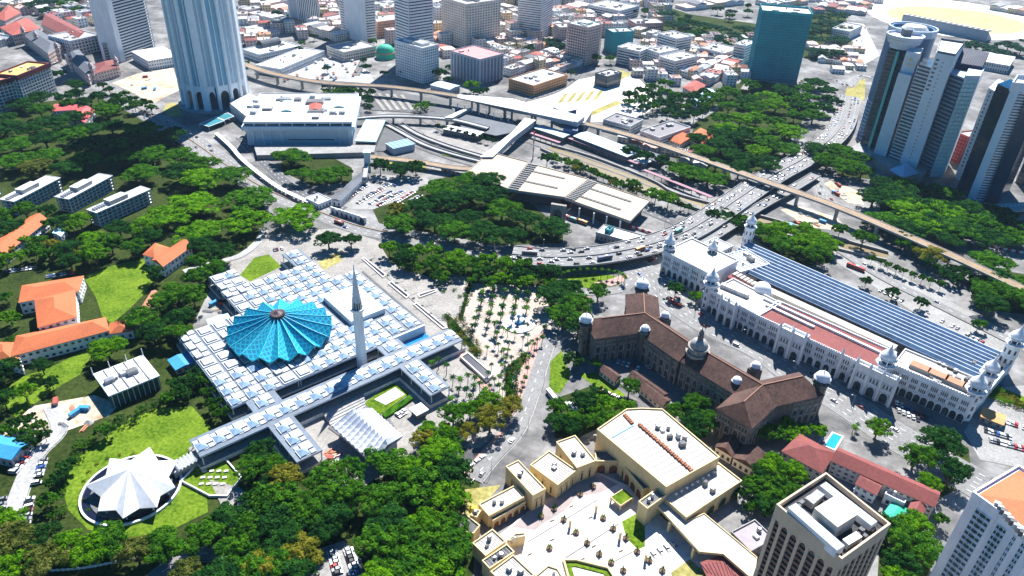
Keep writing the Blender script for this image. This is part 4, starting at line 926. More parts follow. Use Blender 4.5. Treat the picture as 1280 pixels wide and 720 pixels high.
for i in range(12):
    for j in range(5):
        p = ca.lerp(cb, (i+.5)/12).lerp(cd.lerp(cc, (i+.5)/12), (j+.5)/5)
        if pm is None: pm = MB().tube((p.x, p.y, 0), (p.x, p.y, 9.4), .3, .3, 5, 0, False).mesh('post', STEEL, gorg(shed)); b0 = p; link('post', pm, shed)
        else: link('post', pm, shed, (p.x-b0.x, p.y-b0.y, 0))
part('edge_beam', MB().ring(ccw([ca, cb, cc, cd]), .6, 8.6, 9.55), SHG, shed)
bk = rectpx((897, 322), (925, 341), (942, 318), 11); nb_ = thing('station_rear_hall', 'white flat roofed hall between the flyover and the platform roof', 'building', cen(bk).xy.to_3d()); part('wall', MB().prism(bk, 0, 11), WHITE, nb_); part('parapet', MB().ring(offset(ccw(bk), .2), .5, 10.4, 12), WHITE, nb_); part('roof', MB().prism(offset(ccw(bk), -.4), 11, 11.2), WROOF, nb_); roof_kit(nb_, bk, 11.2, 5, 5)
bh = rectpx((866, 309), (888, 320), (902, 300), 10); house(bh, 9, 1, WROOF, WHITE, '', '', 'station_annexe', 'building', 'flat', 2, None, 'small white annexe wedged between flyover ramp and station rear hall')
# ------------------------------------------------------------------ cream palace-like complex
YEL = mat('cream_render', (.62, .48, .26), .75, .15, .07, .5, streak=.2); RUST = mat('rusty_vent', (.32, .13, .07), .8, .4, .2, 1); TERR = mat('dark_terrace', (.1, .1, .105), .85, .35, .1, .5)
cc_ = thing('exhibition_hall', 'large cream hall with pale sheet roof and a line of rusty vents', 'building', P(830, 575))
hp = ccw(PP([(746.3, 537.8), (783, 512.5), (802, 511.5), (827.8, 512.5), (899, 572.5), (832.5, 610)], 17)); part('wall', MB().prism(hp, 0, 17), YEL, cc_); part('roof', MB().prism(offset(hp, -.6), 17, 17.25), CREAMROOF, cc_); part('parapet', MB().ring(offset(hp, .15), .6, 16, 18), YEL, cc_)
A_, B_ = P(799, 531, 17.4), P(864, 588, 17.4); vd = (B_-A_).normalized()
for i in range(30): part('roof_vent', MB().box(A_.lerp(B_, i/29), vd, .9, 2.2 if i % 2 else 1.6, 17.25, 18.3), RUST, cc_)
roof_kit(cc_, [P(810, 530, 17), P(840, 525, 17), P(880, 562, 17), P(850, 568, 17)], 17.25, 7, 77)
A2, B2 = P(781, 519, 17.4), P(790, 529, 17.4)
for i in range(6): part('roof_vent', MB().box(A2.lerp(B2, i/5), vd, .9, 2.0, 17.25, 18.2), RUST, cc_)
vn = Vector((-vd.y, vd.x, 0))
for i in range(12):
    for s in (-1, 1):
        c = A_.lerp(B_, (i+.3)/12); e = c-vn*s*(1.8); f = c-vn*s*15.5
        part('roof_seam', MB().prism([e-vd*.12, e+vd*.12, f+vd*.12, f-vd*.12], 17.25, 17.42), CONCL, cc_)
part('skylight_strip', MB().prism([P(765, 546, 17.3), P(766.5, 547, 17.3), P(793, 532, 17.3), P(791, 531.5, 17.3)], 17.25, 17.6), BLUEROOF, cc_)
def cblock(label, q, h, roofm=CREAMROOF, name='cream_block', par=.9, wall=None, slot=0, z0=0):
    q = ccw(q); r = thing(name, label, 'building', (cen(q).x, cen(q).y, 0)); part('wall', MB().prism(q, z0, h), wall or YEL, r); part('roof', MB().prism(offset(q, -.6), h, h+.2), roofm, r); part('parapet', MB().ring(offset(q, .12), .55, h-.8, h+par), wall or YEL, r)
    roof_kit(r, offset(q, -1.5), h+.2, 2, int(q[0].x*3))
    for i in range(1, 9):
        a, b = q[0].lerp(q[1], i/9), q[3].lerp(q[2], i/9) if len(q) == 4 else q[0]
        if len(q) == 4: n_ = (q[1]-q[0]).normalized(); m0, m1 = a.lerp(b, .06), a.lerp(b, .94); part('roof_seam', MB().prism([m0-n_*.1, m0+n_*.1, m1+n_*.1, m1-n_*.1], h+.2, h+.36), CONCL, r)
    if slot:
        for i in range(4):
            a, b = q[i], q[(i+1) % 4]; d = (b-a).normalized(); o = Vector((d.y, -d.x, 0))
            if o.y < .3 and (b-a).length > 6: arcade(r, a+d, b-d, o, 1.2, slot, 1.3, h*.55, YEL, name='tall_window')
    return r
r = cblock('cream annexe with low pale roof adjoining the hall on its lower right end', rectpx((857.5, 648), (927, 602), (899, 578.5), 10), 10); q = rectpx((857.5, 648), (927, 602), (899, 578.5), 10); arcade(r, q[0]+(q[1]-q[0])*.35, q[1], Vector(((q[1]-q[0]).y, -(q[1]-q[0]).x, 0)).normalized(), .3, 3, 6, 6.5, YEL, mat('dark_green_arch', (.02, .05, .02), .9, .3))
for k in range(8): part('wall_unit', MB().box(P(846+k*6.8, 610-k*3.9, 15)+Vector((0, -.8, 0)), (1, .9), 1.1, .9, 11.2, 12.3), WHITE2, cc_)
cblock('cream block with pale roof at the top right of the courtyard, beside the terrace', rectpx((721, 586), (745, 577), (717, 546), 11), 11, slot=2)
cblock('lower cream block with wide pale roof in the middle of the courtyard side', rectpx((697, 607.5), (720.5, 589), (693, 560), 9.5), 9.5, slot=3)
cblock('cream block with narrow pale roof left of the middle one on the courtyard', rectpx((666, 620.5), (682, 612), (650, 575.5), 11), 11, slot=2)
r = cblock('cream arcaded wing with pale roof beside the little yellow lawn', rectpx((611, 646), (656, 622), (643, 608), 7.5), 7.5); q = rectpx((616, 652), (657, 628), (655, 622), 5); r2 = cblock('low dark terrace over round arches along the courtyard edge', q, 5, TERR); q = ccw(q); arcade(r2, q[0], q[1], Vector(((q[1]-q[0]).y, -(q[1]-q[0]).x, 0)).normalized(), .2, 5, 3.2, 4, YEL, mat('arch_brown', (.16, .06, .04), .8, .3))
cblock('small square cream block with pale roof at the left corner of the complex', rectpx((607, 696), (632, 678), (615, 663), 8), 8)
cblock('cream block with dark recessed roof court at the lower left', rectpx((612, 712), (643, 691), (634, 681), 9), 9, TERR)
cblock('large cream block with pale roof cut by the bottom edge of the view', rectpx((640, 742), (668, 720), (645, 692), 10), 10)
cblock('narrow cream wall block with triangular terrace standing in the courtyard', ccw(PP([(634, 677), (644, 668), (657, 667), (656, 671)], 6)), 6, TERR)
cblock('pale pointed roof block at the bottom of the courtyard', ccw(PP([(668, 722), (685, 708), (697, 712), (704, 724), (690, 740), (670, 738)], 5)), 5)
r = cblock('dark roofed cream terrace with angled corner at the left end', ccw(PP([(568, 653), (580, 642), (600, 658), (592, 668), (572, 664)], 6)), 6, TERR)
r = cblock('cream corner turret with yellow cap near the little lawn', rectpx((588, 645), (596, 648), (600, 639), 7), 7); c = P(591, 636, 8); part('cap', MB().lathe((c.x, c.y, 7), [(2.4, 0), (2.2, 1.2), (1.2, 2.2), (.1, 2.6)], 8), mat('yellow_cap', (.6, .42, .05), .7, .15), r)
# curved arcade against the hall
ar = thing('arcade', 'cream arcade of round arches with dark flat roof curving round the courtyard corner', 'arcade', P(775, 590)); pts = [P(745, 578, 8), P(775, 578, 8), P(804, 614, 8)]
for i in range(2):
    a, b = pts[i], pts[i+1]; a, b = Vector((a.x, a.y, 0)), Vector((b.x, b.y, 0)); d = (b-a).normalized(); o = Vector((d.y, -d.x, 0))
    part('wall', MB().prism(ccw([a, b, b-o*8, a-o*8]), 0, 8+i*.03), YEL, ar); part('roof', MB().prism(offset(ccw([a, b, b-o*8, a-o*8]), -.7), 8, 8.2+i*.03), TERR, ar); part('parapet', MB().ring(ccw([a, b, b-o*8, a-o*8]), .6, 7.5, 9+i*.03), YEL, ar)
    arcade(ar, a, b, o, .2, (2, 4)[i], 4.4, 6.2, YEL, mat('arch_brown', (.16, .06, .04), .8, .3))
r = cblock('square cream tower with dark roof between arcade and long pale roof', rectpx((798, 628), (809, 637), (831, 619), 12), 12, TERR)
gk = thing('kiosk', 'square cream kiosk with a turfed green roof on the courtyard', 'kiosk', P(778, 627)); q = rectpx((763, 622), (775.5, 633), (792.5, 622), 4); part('roof', MB().prism(q, 3.6, 4.3, 0, 1, True), [YEL, GRASS], gk); part('rim', MB().ring(offset(ccw(q), .1), .4, 3.5, 4.6), YEL, gk)
for p in q: part('post', MB().box(p.lerp(cen(q), .08), (1, .7), .7, .7, 0, 3.6), YEL, gk)
part('wall', MB().prism(offset(ccw(q), -2.6), 0, 3.6), CONC, gk)
lr = ccw(PP([(822, 633), (834, 624), (858, 652), (880, 642), (946, 697), (942, 726), (904, 693), (874, 690)], 8)); lw = thing('long_canopy_roof', 'long kinked pale grey canopy roof sweeping down beside the courtyard', 'canopy', cen(lr)); part('roof', MB().prism(lr, 7.2, 8, 0, 1, True), [YEL, mat('grey_sheet_roof', (.4, .4, .4), .6, .15)], lw); part('rim', MB().ring(offset(lr, .1), .4, 7.0, 8.5), YEL, lw)
for (x, y) in ((822, 633), (836, 655), (866, 688), (905, 694)): p = P(x, y, 7); part('column', MB().box(p+Vector((.8, .8, 0)), (1, .6), 1.3, 1.3, 0, 7.2), YEL, lw)
part('rear_wall', MB().prism([P(862, 652, 7), P(880, 644, 7), P(942, 697, 7), P(938, 700, 7)], 0, 7.1), CONCD, lw)
mr = ccw(PP([(875, 703), (905, 692), (930, 716), (925, 735), (890, 735)], 6)); mm = thing('maroon_canopy', 'maroon ribbed canopy at the bottom beside the long pale roof', 'canopy', cen(mr)); part('roof', MB().prism(mr, 5.4, 6, 0, None, True), MAROON, mm)
for i in range(10): a, b = P(877+i*4.6, 706+i*1.5-(i*2.4 if i < 6 else 14+(i-6)*-4), 6), P(885+i*4.6, 716+i*1.5, 6); part('rib', MB().box((a+b)/2, (b-a), (b-a).length, .4, 6, 6.3), DARKRED, mm)
p = P(900, 730); part('post', MB().tube(p, p+Vector((0, 0, 5.4)), .3, .3, 6), STEEL, mm)
_zl[0] += .005
sheet('courtyard', [(600, 690), (650, 648), (700, 620), (745, 590), (790, 610), (830, 650), (905, 695), (905, 735), (640, 735)], PAVEW)
sheet('courtyard', [(640, 660), (660, 640), (705, 612), (745, 592), (772, 606), (748, 618), (720, 622), (705, 640), (680, 655), (668, 664), (655, 662)], mat('brown_paving', (.3, .25, .24), .8, .15, .06, .5))
sheet('lawn', [(777, 653), (797, 642), (806, 646), (806, 684), (797, 688), (783, 674)], GRASS)
sheet('lawn', [(838, 717), (862, 700), (890, 724), (885, 735), (845, 735)], GRASSY)
for i, q in enumerate(([(659, 678), (746, 625.5), (747, 626.5), (660, 679)], [(706, 698), (773, 655), (774, 656), (707, 699.5)], [(760, 706), (795, 688), (796, 689), (761, 707)])): sheet('drain_line', q, CONCD)
basin('narrow_pool', 'narrow blue pool strip beside the green roofed kiosk', [(753, 631), (758, 628), (775, 650), (771, 653)], WATER, .5); basin('blue_channel', 'bright blue water channel by the parked cars under the long roof', [(838, 712), (858, 696), (861, 699), (842, 715)], WATER, .5)
# sunken parking garden and joints at the foot of the courtyard
bw = ccw(PP([(703, 702), (720, 702), (760, 712), (775, 735), (712, 735)])); gp = thing('sunken_garden', 'sunken planted bay with cream walls at the bottom of the white courtyard', 'garden', cen(bw)); part('wall', MB().ring(bw, .8, 0, 2.2), YEL, gp); part('turf', MB().ring(offset(bw, -.9), 2.4, 0, 1.0), GRASS, gp); part('floor', MB().prism(offset(bw, -3.4), 0, .12), CONCD, gp)
jl = MB()
for k in range(1, 9):
    for (a, b, c_, d_) in (((650, 650), (760, 600), (700, 730), (840, 668)),):
        A, B = P(*a).lerp(P(*c_), k/9), P(*b).lerp(P(*d_), k/9); jl.box((A+B)/2, B-A, (B-A).length, .18, .3, .36)
        A, B = P(*a).lerp(P(*b), k/9), P(*c_).lerp(P(*d_), k/9); jl.box((A+B)/2, B-A, (B-A).length, .18, .3, .365)
struct('paving_joint', jl, CONC)
for i, (x, y) in enumerate(((690, 652), (716, 668), (742, 684), (764, 664), (738, 648), (714, 634), (776, 690), (690, 676), (728, 700), (662, 694))):
    p = P(x, y); r = thing('bench', '', 'bench', p); later(r, 'low dark bench', 'on the white courtyard', 'benches in the courtyard'); part('seat', MB().box(p, (1, .6), 2.4, .8, .45, .6), BARK, r)
    for s in (-1, 1): part('leg', MB().box(p+Vector((s*.8, s*.5, 0)), (1, .6), .3, .6, .2, .45), CONC, r)
for i, (x, y) in enumerate(((418, 405), (288, 480), (537, 540), (665, 650))):
    p = P(640+x/4, 540+y/4); r = thing('pillar', '', 'pillar', p); later(r, 'tall slim cream pillar', 'standing on a drain line of the white courtyard', 'pillars in the courtyard'); part('shaft', MB().box(p, (1, .6), .9, .9, 0, 5.2), YEL, r); part('cap', MB().box(p, (1, .6), 1.2, 1.2, 5.2, 5.6), YEL, r)
POTM = mat('terracotta_pot', (.13, .075, .055), .8, .25)
def plantmesh(seed):
    rr = random.Random(seed); mb = MB()
    for i in range(16):
        a, e = rr.uniform(0, 6.28), rr.uniform(.2, 1.2); d = Vector((math.cos(a)*math.cos(e), math.sin(a)*math.cos(e), math.sin(e)*1.1)); s = Vector((-math.sin(a), math.cos(a), 0))*.16; L = rr.uniform(1.4, 2.6); o = Vector((0, 0, 1.9))
        mb.face([o-s*.5, o+d*L*.5-s, o+d*L+Vector((0, 0, -.3)), o+d*L*.5+s, o+s*.5])
    return mb
potm = MB().lathe((0, 0, 0), [(.7, 0), (1.5, .9), (1.6, 1.3), (1.4, 1.3), (1.35, 1.1)], 12).mesh('pot', POTM); plm = [plantmesh(i).mesh('plant', [LEAF[t]]) for i, t in enumerate(('dark', 'dark', 'mid'))]; stm = MB().tube((0, 0, 1.1), (0, 0, 2.2), .2, .12, 6).mesh('stem', BARK)
for i, (x, y) in enumerate(((340, 318), (210, 390), (145, 428), (405, 280), (258, 445), (320, 510), (375, 562), (435, 618), (455, 438), (505, 490), (568, 538), (495, 660), (625, 605), (685, 650), (187, 588), (555, 700), (750, 700))):
    p = P(640+x/4, 540+y/4); r = thing('potted_palm', '', 'potted plant', p); later(r, 'round pot with a spiky plant', 'on the white courtyard', 'potted plants in the courtyard'); link('pot', potm, r); link('stem', stm, r); link('plant', plm[i % 3], r)
# ------------------------------------------------------------------ hotel tower in the foreground
hq = ccw([P(x, y, 64) for x, y in ((970.5, 630), (1032.5, 590), (1113.75, 654.5), (1052.5, 698.75))]); hc = cen(hq); ht = thing('hotel_tower', 'beige hotel tower with arched balcony bays and roof plant seen from above', 'tower', (hc.x, hc.y, 0))
BEI = mat('beige_concrete', (.55, .43, .31), .8, .12, .06, .5, streak=.2); BAL = mat('brown_balcony', (.16, .075, .05), .8, .3, .1, .8)
part('wall', MB().prism(offset(hq, -1.0), 0, 61.5, 0, 1), [BAL, CONCD], ht); part('parapet', MB().ring(hq, .8, 57, 64), BEI, ht); part('roof', MB().prism(offset(hq, -1.2), 61.5, 61.8), mat('black_roof_felt', (.035, .035, .04), .8, .4, .2, .8), ht)
for i in range(4):
    a, b = hq[i], hq[(i+1) % 4]; L = (b-a).length; d = (b-a)/L; o = Vector((d.y, -d.x, 0)); nb = 7 if L > 0 else 0; st = L/nb; me = None; md = None
    if o.y > .5: continue
    for k in range(nb+1):
        x = min(max(L*k/nb, .8), L-.8); part('pier', MB().box(a+d*x-o*.55, d, 1.3 if 0 < k < nb else 1.6, 1.1, 0, 57.1), BEI, ht)
    for f in range(19):
        for k in range(nb):
            c = a+d*st*(k+.5)
            if me is None:
                z = 0; me = MB().wallbox(c-d*(st/2-.62), c+d*(st/2-.62), o, 0, 1.1, -.9, -.25).mesh('balcony', mat('balcony_rail', (.2, .1, .07), .7, .2), Vector((c.x, c.y, 0))); md = MB().wallbox(c-d*(st/2-1.1), c+d*(st/2-1.1), o, 1.15, 2.5, -1.05, -.9).mesh('balcony_window', GLASSD, Vector((c.x, c.y, 0)))
            if f > 5: link('balcony', me, ht, (c.x-hc.x, c.y-hc.y, f*2.9)); link('balcony_window', md, ht, (c.x-hc.x, c.y-hc.y, f*2.9))
    for k in range(nb):        # arched heads
        c = a+d*st*(k+.5); w_ = st/2-.6; mb = MB()
        for s in (-1, 1):
            pl = [(s*w_, 57.1), (s*w_, 53.2)]+[(s*w_*math.cos(t*math.pi/10), 53.2+3.2*math.sin(t*math.pi/10)) for t in range(1, 6)]+[(0, 57.1)]
            f = [(*(c+d*x-o*.2).xy, z) for x, z in pl]; mb.face(f if s > 0 else f[::-1])
        part('arch_head', mb, BEI, ht)
def hp_(s, t): return hq[0].lerp(hq[1], s).lerp(hq[3].lerp(hq[2], s), t)
hz = 61.8
def hbox(px0, px1, px2, z1, name, m, mt=None, z0=61.8): part(name, MB().prism(rectpx(px0, px1, px2, z1), z0, z1, 0, 1), [m, mt or m], ht)
hbox((985, 634), (1046, 688), (1055, 681), 66, 'duct_housing', WHITE, BLUEGREY); hbox((1025, 607), (1089, 657), (1096, 651), 65, 'duct_housing', WHITE, BLUEGREY); hbox((1018, 635), (1047, 659), (1068, 641), 69, 'lift_housing', CREAMROOF, CREAMROOF); hbox((1007, 623), (1017, 630), (1031, 618), 65, 'roof_unit', CONC, CONCL); hbox((1053, 674), (1061, 681), (1075, 668), 65, 'roof_unit', CONC, WROOF)
rr = random.Random(4)
for i in range(22): c = P(rr.choice((rr.uniform(998, 1012), rr.uniform(1066, 1096))), 0, 62) ; t = rr.random(); c = P(999+t*12, 632-t*10+rr.uniform(-3, 3), 63) if i % 2 else P(1060+t*36, 675-t*18+rr.uniform(-5, 5), 63); part('roof_unit', MB().box(c, (1, .8), rr.uniform(.8, 2.4), rr.uniform(.8, 1.8), 61.8, 61.8+rr.uniform(.6, 2)), rr.choice([STEEL, CONC, CONCD, WHITE2]), ht)
# ------------------------------------------------------------------ white tower at the right edge
wq = rectpx((1300, 678), (1215.5, 617), (1240, 562), 66); wq = ccw(wq); wt = thing('white_tower', 'white apartment tower with orange tiled roof in the lower right corner', 'tower', (cen(wq).x, cen(wq).y, 0)); WT = mat('white_plaster', (.8, .82, .85), .7, .12, .05, .5, streak=.1)
part('wall', MB().prism(wq, 0, 66), WT, wt); part('parapet', MB().ring(offset(wq, .2), .7, 65, 67.2), WT, wt); part('roof', MB().hip(offset(wq, -1.5), 66.2, 2.2, 0, 0), mat('pale_orange_tiles', (.48, .14, .055), .75, .2), wt)
fr = [i for i in range(4) if ((wq[(i+1) % 4]-wq[i]).y*1 > -99)]
for i in range(4):
    a, b = wq[i], wq[(i+1) % 4]; L = (b-a).length; d = (b-a)/L; o = Vector((d.y, -d.x, 0))
    if o.y > 0: continue
    wm = {}
    cols = [(.2, 1.7), (.3, 1.7), (.5, 1.0), (.56, 1.0), (.72, .55), (.86, .8)] if L > 20 else [(.3, 1.2), (.7, 1.2)]
    for t, w_ in cols:
        m = None
        for f in range(20):
            z = 61-f*3.05; c = a+d*L*t
            if m is None:
                g = MB(); g.wallbox(c-d*w_, c+d*w_, o, z-2.0, z, -.1, .04, 0); g.wallbox(c-d*(w_+.2), c+d*(w_+.2), o, z, z+.25, -.1, .5, 1); g.wallbox(c-d*.08, c+d*.08, o, z-2, z, -.1, .12, 1); g.wallbox(c-d*(w_+.15), c+d*(w_+.15), o, z-2.25, z-2, -.1, .3, 1)
                m = g.mesh('window', [mat('teal_window_glass', (.03, .1, .1), .2, .4), WT], gorg(wt)); link('window', m, wt)
            else: link('window', m, wt, (0, 0, -f*3.05))
    for t in (.13, .41, .65): part('wall_fin', MB().box(a+d*L*t+o*.15, d, .5, .5, 0, 65), WT, wt)
for i in range(10): c = P(1246+i*4, 636+i*4.6, 67)+Vector((1, 2, 0)); part('roof_unit', MB().box(c, (1, -.7), 2.2, 1.6, 66, 68.5), [WHITE2, STEEL, CONCD][i % 3], wt)
# ------------------------------------------------------------------ maroon roofed lodge and pool
house(rectpx((1040, 576), (1168, 633), (1179, 617), 9), 9, 3.2, MAROON, WARMW, '', '', 'lodge', 'building', 'gable', 3, None, 'long maroon roofed lodge behind the beige hotel tower')
house(PP([(978, 564), (1000, 543), (1043, 566), (1027, 591)], 8), 8, 4.5, MAROON, WARMW, '', '', 'pavilion_house', 'house', 'hip', 2, None, 'maroon hip roofed house left of the blue swimming pool')
house(rectpx((1070, 605), (1095, 618), (1100, 603), 7), 7, 2, MAROON, WHITE, '', '', 'lodge_wing', 'house', 'gable', 2, None, 'short maroon roofed wing on the lower side of the long lodge, nearer the hotel')
house(rectpx((1136, 636), (1152, 644), (1160, 630), 7), 7, 2, MAROON, WHITE, '', '', 'lodge_wing', 'house', 'gable', 2, None, 'short maroon roofed wing near the right end of the long lodge')
house(rectpx((1106, 618), (1130, 630), (1135, 620), 6), 6, .8, WROOF, WHITE, '', '', 'service_hall', 'building', 'flat', 1, None, 'white flat roofed service hall in the lodge yard')
house(rectpx((1105, 642), (1122, 652), (1134, 636), 4), 4, .8, GREENSHEET, WHITE, '', '', 'green_roof_shed', 'shed', 'hip', 1, None, 'pale green roofed shed in the lodge yard')
basin('swimming_pool', 'bright blue rectangular swimming pool beside the maroon roofed houses', [(1028, 557), (1040, 540), (1055, 546), (1044, 564)], mat('swimming_pool_water', (.02, .3, .5), .08, .15), .4)
for i in range(7):
    p = P(1024+i*1.6, 552-i*2.2); r = thing('sun_lounger', '', 'sun lounger', p); later(r, 'small blue sun lounger', 'along the left edge of the swimming pool', 'loungers by the pool'); part('bed', MB().box(p, (1, .4), 1.9, .7, .3, .45), BLUEROOF, r); part('frame', MB().box(p, (1, .4), 1.7, .6, .06, .3), WHITE, r)
for lab, q, h in (('brown tiled house with two gables below the stone offices, nearest the cream annexe', [(895, 558), (905, 545), (925, 553), (915, 570)], 6), ('brown gabled house right of the two-gabled one below the stone offices', [(917, 572), (930, 556), (958, 568), (945, 588)], 6)): house(PP(q, h), h, 3, BROWN, WARMW, '', '', 'brown_house', 'house', 'gable', 1, None, lab)
house(rectpx((914, 666), (938, 690), (955, 662), 6), 6, 1, mat('mauve_roof', (.3, .27, .3), .7, .15), CONCL, '', '', 'flat_annexe', 'building', 'flat', 2, None, 'grey mauve flat roofed annexe left of the beige hotel tower')
# ------------------------------------------------------------------ left: school, offices, villas
def slab(label, q3, h, storeys):
    q = ccw(rectpx(*q3, h)); r = thing('slab_office', label, 'building', (cen(q).x, cen(q).y, 0), 'grey slab offices in the trees')
    part('wall', MB().prism(offset(q, -1.4), 0, h-1), mat('dull_brick', (.22, .13, .12), .8, .25, .1, .6), r); part('roof', MB().prism(offset(q, .6), h-.7, h, 0, 1, True), [WHITE2, WROOF], r); part('roof_rim', MB().ring(offset(q, .6), .4, h, h+.4), WHITE2, r)  # wall is one even dull red brown brick
    for f in range(storeys): part('floor_slab', MB().ring(q, 1.8, f*(h-1)/storeys+.02, f*(h-1)/storeys+.45), WHITE2, r)
    for i in range(4):
        a, b = q[i], q[(i+1) % 4]; L = (b-a).length; d = (b-a)/L; o = Vector((d.y, -d.x, 0)); n = max(2, round(L/4.2)); m = None
        for k in range(n+1):
            c = a+d*(min(max(L*k/n, .4), L-.4))
            if m is None: m = MB().box(c-o*.3, d, .45, .8, 0, h-.8).mesh('column', WHITE2, gorg(r)); b0 = c; link('column', m, r)
            else: link('column', m, r, c-b0)
        for f in range(storeys): part('window_strip', MB().wallbox(a+d*2, b-d*2, o, f*(h-1)/storeys+1.3, f*(h-1)/storeys+2.6, -1.5, -1.36), GLASSD, r)
    c = q[0].lerp(q[2], .45); u = q[1]-q[0]; u = u if u.length > (q[2]-q[1]).length else q[2]-q[1]; part('plant_room', MB().box(c, u, 17, 8, h, h+3.4, 0, 1), [CONCL, WROOF], r)
    for k in range(5): part('roof_unit', MB().box(c-u.normalized()*(12+k*2.2), u, 1.4, 4, h, h+1.3), STEEL, r)
    return r
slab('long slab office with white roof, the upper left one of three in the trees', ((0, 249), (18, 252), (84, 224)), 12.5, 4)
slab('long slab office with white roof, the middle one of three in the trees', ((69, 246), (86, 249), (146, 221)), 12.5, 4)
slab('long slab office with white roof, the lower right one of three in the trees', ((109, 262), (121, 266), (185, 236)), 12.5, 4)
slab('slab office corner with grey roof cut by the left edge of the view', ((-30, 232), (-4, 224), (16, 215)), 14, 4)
_hs = lambda lab, q, h, rise, rf, wl, kind='hip', st=2, nm='villa', bay=3.6: house(PP(q, h), h, rise, rf, wl, '', '', nm, 'building', kind, st, None, lab, bay)
_hs('long orange roofed colonial building with white veranda facing the lawn', [(14, 445), (136, 413), (131, 397), (21, 420)], 8.5, 4, ORANGE, WHITE)
_hs('orange roofed main block joined above the long veranda building', [(48, 409), (95, 396), (93, 362), (44, 375)], 11, 4.5, ORANGE, WHITE, st=3)
_hs('orange roofed upper wing at the top of the colonial school', [(24, 378), (98, 364), (104, 345), (28, 357)], 9.5, 3.5, ORANGE, WHITE)
_hs('small orange hip roofed pavilion at the right end of the long veranda building', [(137, 417), (166, 413), (160, 399), (138, 404)], 6, 3, ORANGE, WHITE, st=1)
_hs('small orange roofed house at the left end of the long veranda building', [(-12, 446), (27, 457), (20, 428), (-12, 428)], 7, 3, ORANGE, WHITE)
_hs('narrow pink roofed covered walk climbing from the lawn to the trees', [(160, 411), (170, 408), (198, 366), (190, 364)], 4, 1.4, SALMON, CONC, 'gable', 1, 'covered_walk')
_hs('orange roofed hall with white colonnade at the upper edge of the lawn', [(204, 333), (239, 308), (228, 300), (190, 325)], 9, 3, ORANGE, WHITE, 'gable')
_hs('orange hip roofed rear wing behind the hall above the lawn', [(179, 318), (193, 322), (212, 310), (194, 304)], 8.5, 3, ORANGE, WHITE)
_hs('long orange ridge roofed house at the left edge below the slab offices', [(6, 318), (60, 275), (42, 268), (-14, 308)], 8, 3.4, ORANGE, WHITE, 'gable')
_hs('small teal roofed hut among trees below the slab offices', [(66, 291), (76, 295), (83, 287), (72, 281)], 5, 1, TEALROOF, WHITE, 'gable', 1, 'hut')
q = ccw(rectpx((136, 496), (200, 470), (184, 442), 9)); wb = thing('flat_white_building', 'white flat roofed building with dark green glass front beside the building site', 'building', (cen(q).x, cen(q).y, 0))
part('wall', MB().prism(offset(q, -.7), 0, 8.6), mat('dark_green_glass', (.01, .07, .06), .2, .3), wb); part('roof', MB().prism(q, 8.6, 9.4, 0, 1, True), [WHITE2, WROOF], wb)
for s in (.2, .4, .6, .8): part('roof_beam', MB().box(q[0].lerp(q[1], s).lerp(q[3].lerp(q[2], s), .5), q[3]-q[0], (q[3]-q[0]).length*.95, .5, 9.4, 10), CONCL, wb)
for s in (0, .33, .67, 1): c = q[2].lerp(q[3], s); part('mast', MB().tube((c.x, c.y, 9), (c.x, c.y, 14), .3, .2, 5), WHITE, wb)
for i in range(10): c = q[0].lerp(q[1], (i+.5)/10); part('mullion', MB().box(c, q[1]-q[0], .3, .4, 0, 8.6), WHITE2, wb)
roof_kit(wb, q, 9.4, 7, 11)
house(rectpx((14, 574), (38, 552), (0, 543), 6), 6, 2, BLUEROOF, CONCL, '', '', 'blue_shed', 'shed', 'gable', 1, None, 'blue roofed shed beside the row of parked cars at the left edge')
house(rectpx((220, 462), (243, 453), (236, 440), 4), 4, 1, BLUEROOF, CONCL, '', '', 'site_shed', 'shed', 'gable', 1, None, 'small blue roofed site shed against the left side of the mosque')
house(PP([(259, 399), (284, 392), (289, 402), (262, 409)], 5), 5, 1, TEALROOF, CONCL, '', '', 'site_shed', 'shed', 'gable', 1, None, 'pale teal roofed site shed left of the turquoise dome')
for lab, q in (('pinkish red roofed house on the left in the pair below the dark hotel', [(66, 139), (96, 137), (98, 131), (70, 130)]), ('red roofed house on the right in the pair below the dark hotel', [(85, 147), (106, 153), (118, 137), (100, 134)])): house(PP(q, 8), 8, 3, mat('bright_red_roof', (.55, .09, .09), .75, .2), WHITE, '', '', 'house', 'house', 'gable', 2, None, lab)
# ------------------------------------------------------------------ background towers and blocks
HZ = {}
tower('striped_tower', 'white tower with dark horizontal stripes left of the tall ribbed tower', 'tower', [P(156, 76), P(195, 62), P(195, 62)+(P(156, 76)-P(195, 62)).orthogonal().normalized()*0+Vector((-(P(195, 62)-P(156, 76)).y, (P(195, 62)-P(156, 76)).x, 0)).normalized()*26, P(156, 76)+Vector((-(P(195, 62)-P(156, 76)).y, (P(195, 62)-P(156, 76)).x, 0)).normalized()*26], 125, 34, 'band', WHITE, mat('black_glass', (.008, .01, .015), .3, .3), bf=.42, dep=1.8)
a, b = P(156, 76), P(195, 62); d = (b-a).normalized(); n = Vector((-d.y, d.x, 0)); n = n if n.y > 0 else -n
r = thing('striped_tower_core', 'plain white service slab on the left end of the striped tower', 'tower', a); part('wall', MB().prism(ccw([a-d*9-n*2, a-d*.3-n*2, a-d*.3+n*26, a-d*9+n*26]), 0, 126), WHITE, r)
house(rectpx((164, 64), (185, 76), (213, 63), 12), 12, 1, WROOF, WHITE, '', '', 'podium_hall', 'building', 'hip', 3, None, 'white hall with pale hipped roof beside the striped tower')
tower('slim_tower', 'slim white tower at the top edge right of the ribbed tower', 'tower', rectpx((362, 26), (374, 32), (393, 25), 0), 110, 30, 'pier', WHITE, GLASSB, bay=3, pw=1.2)
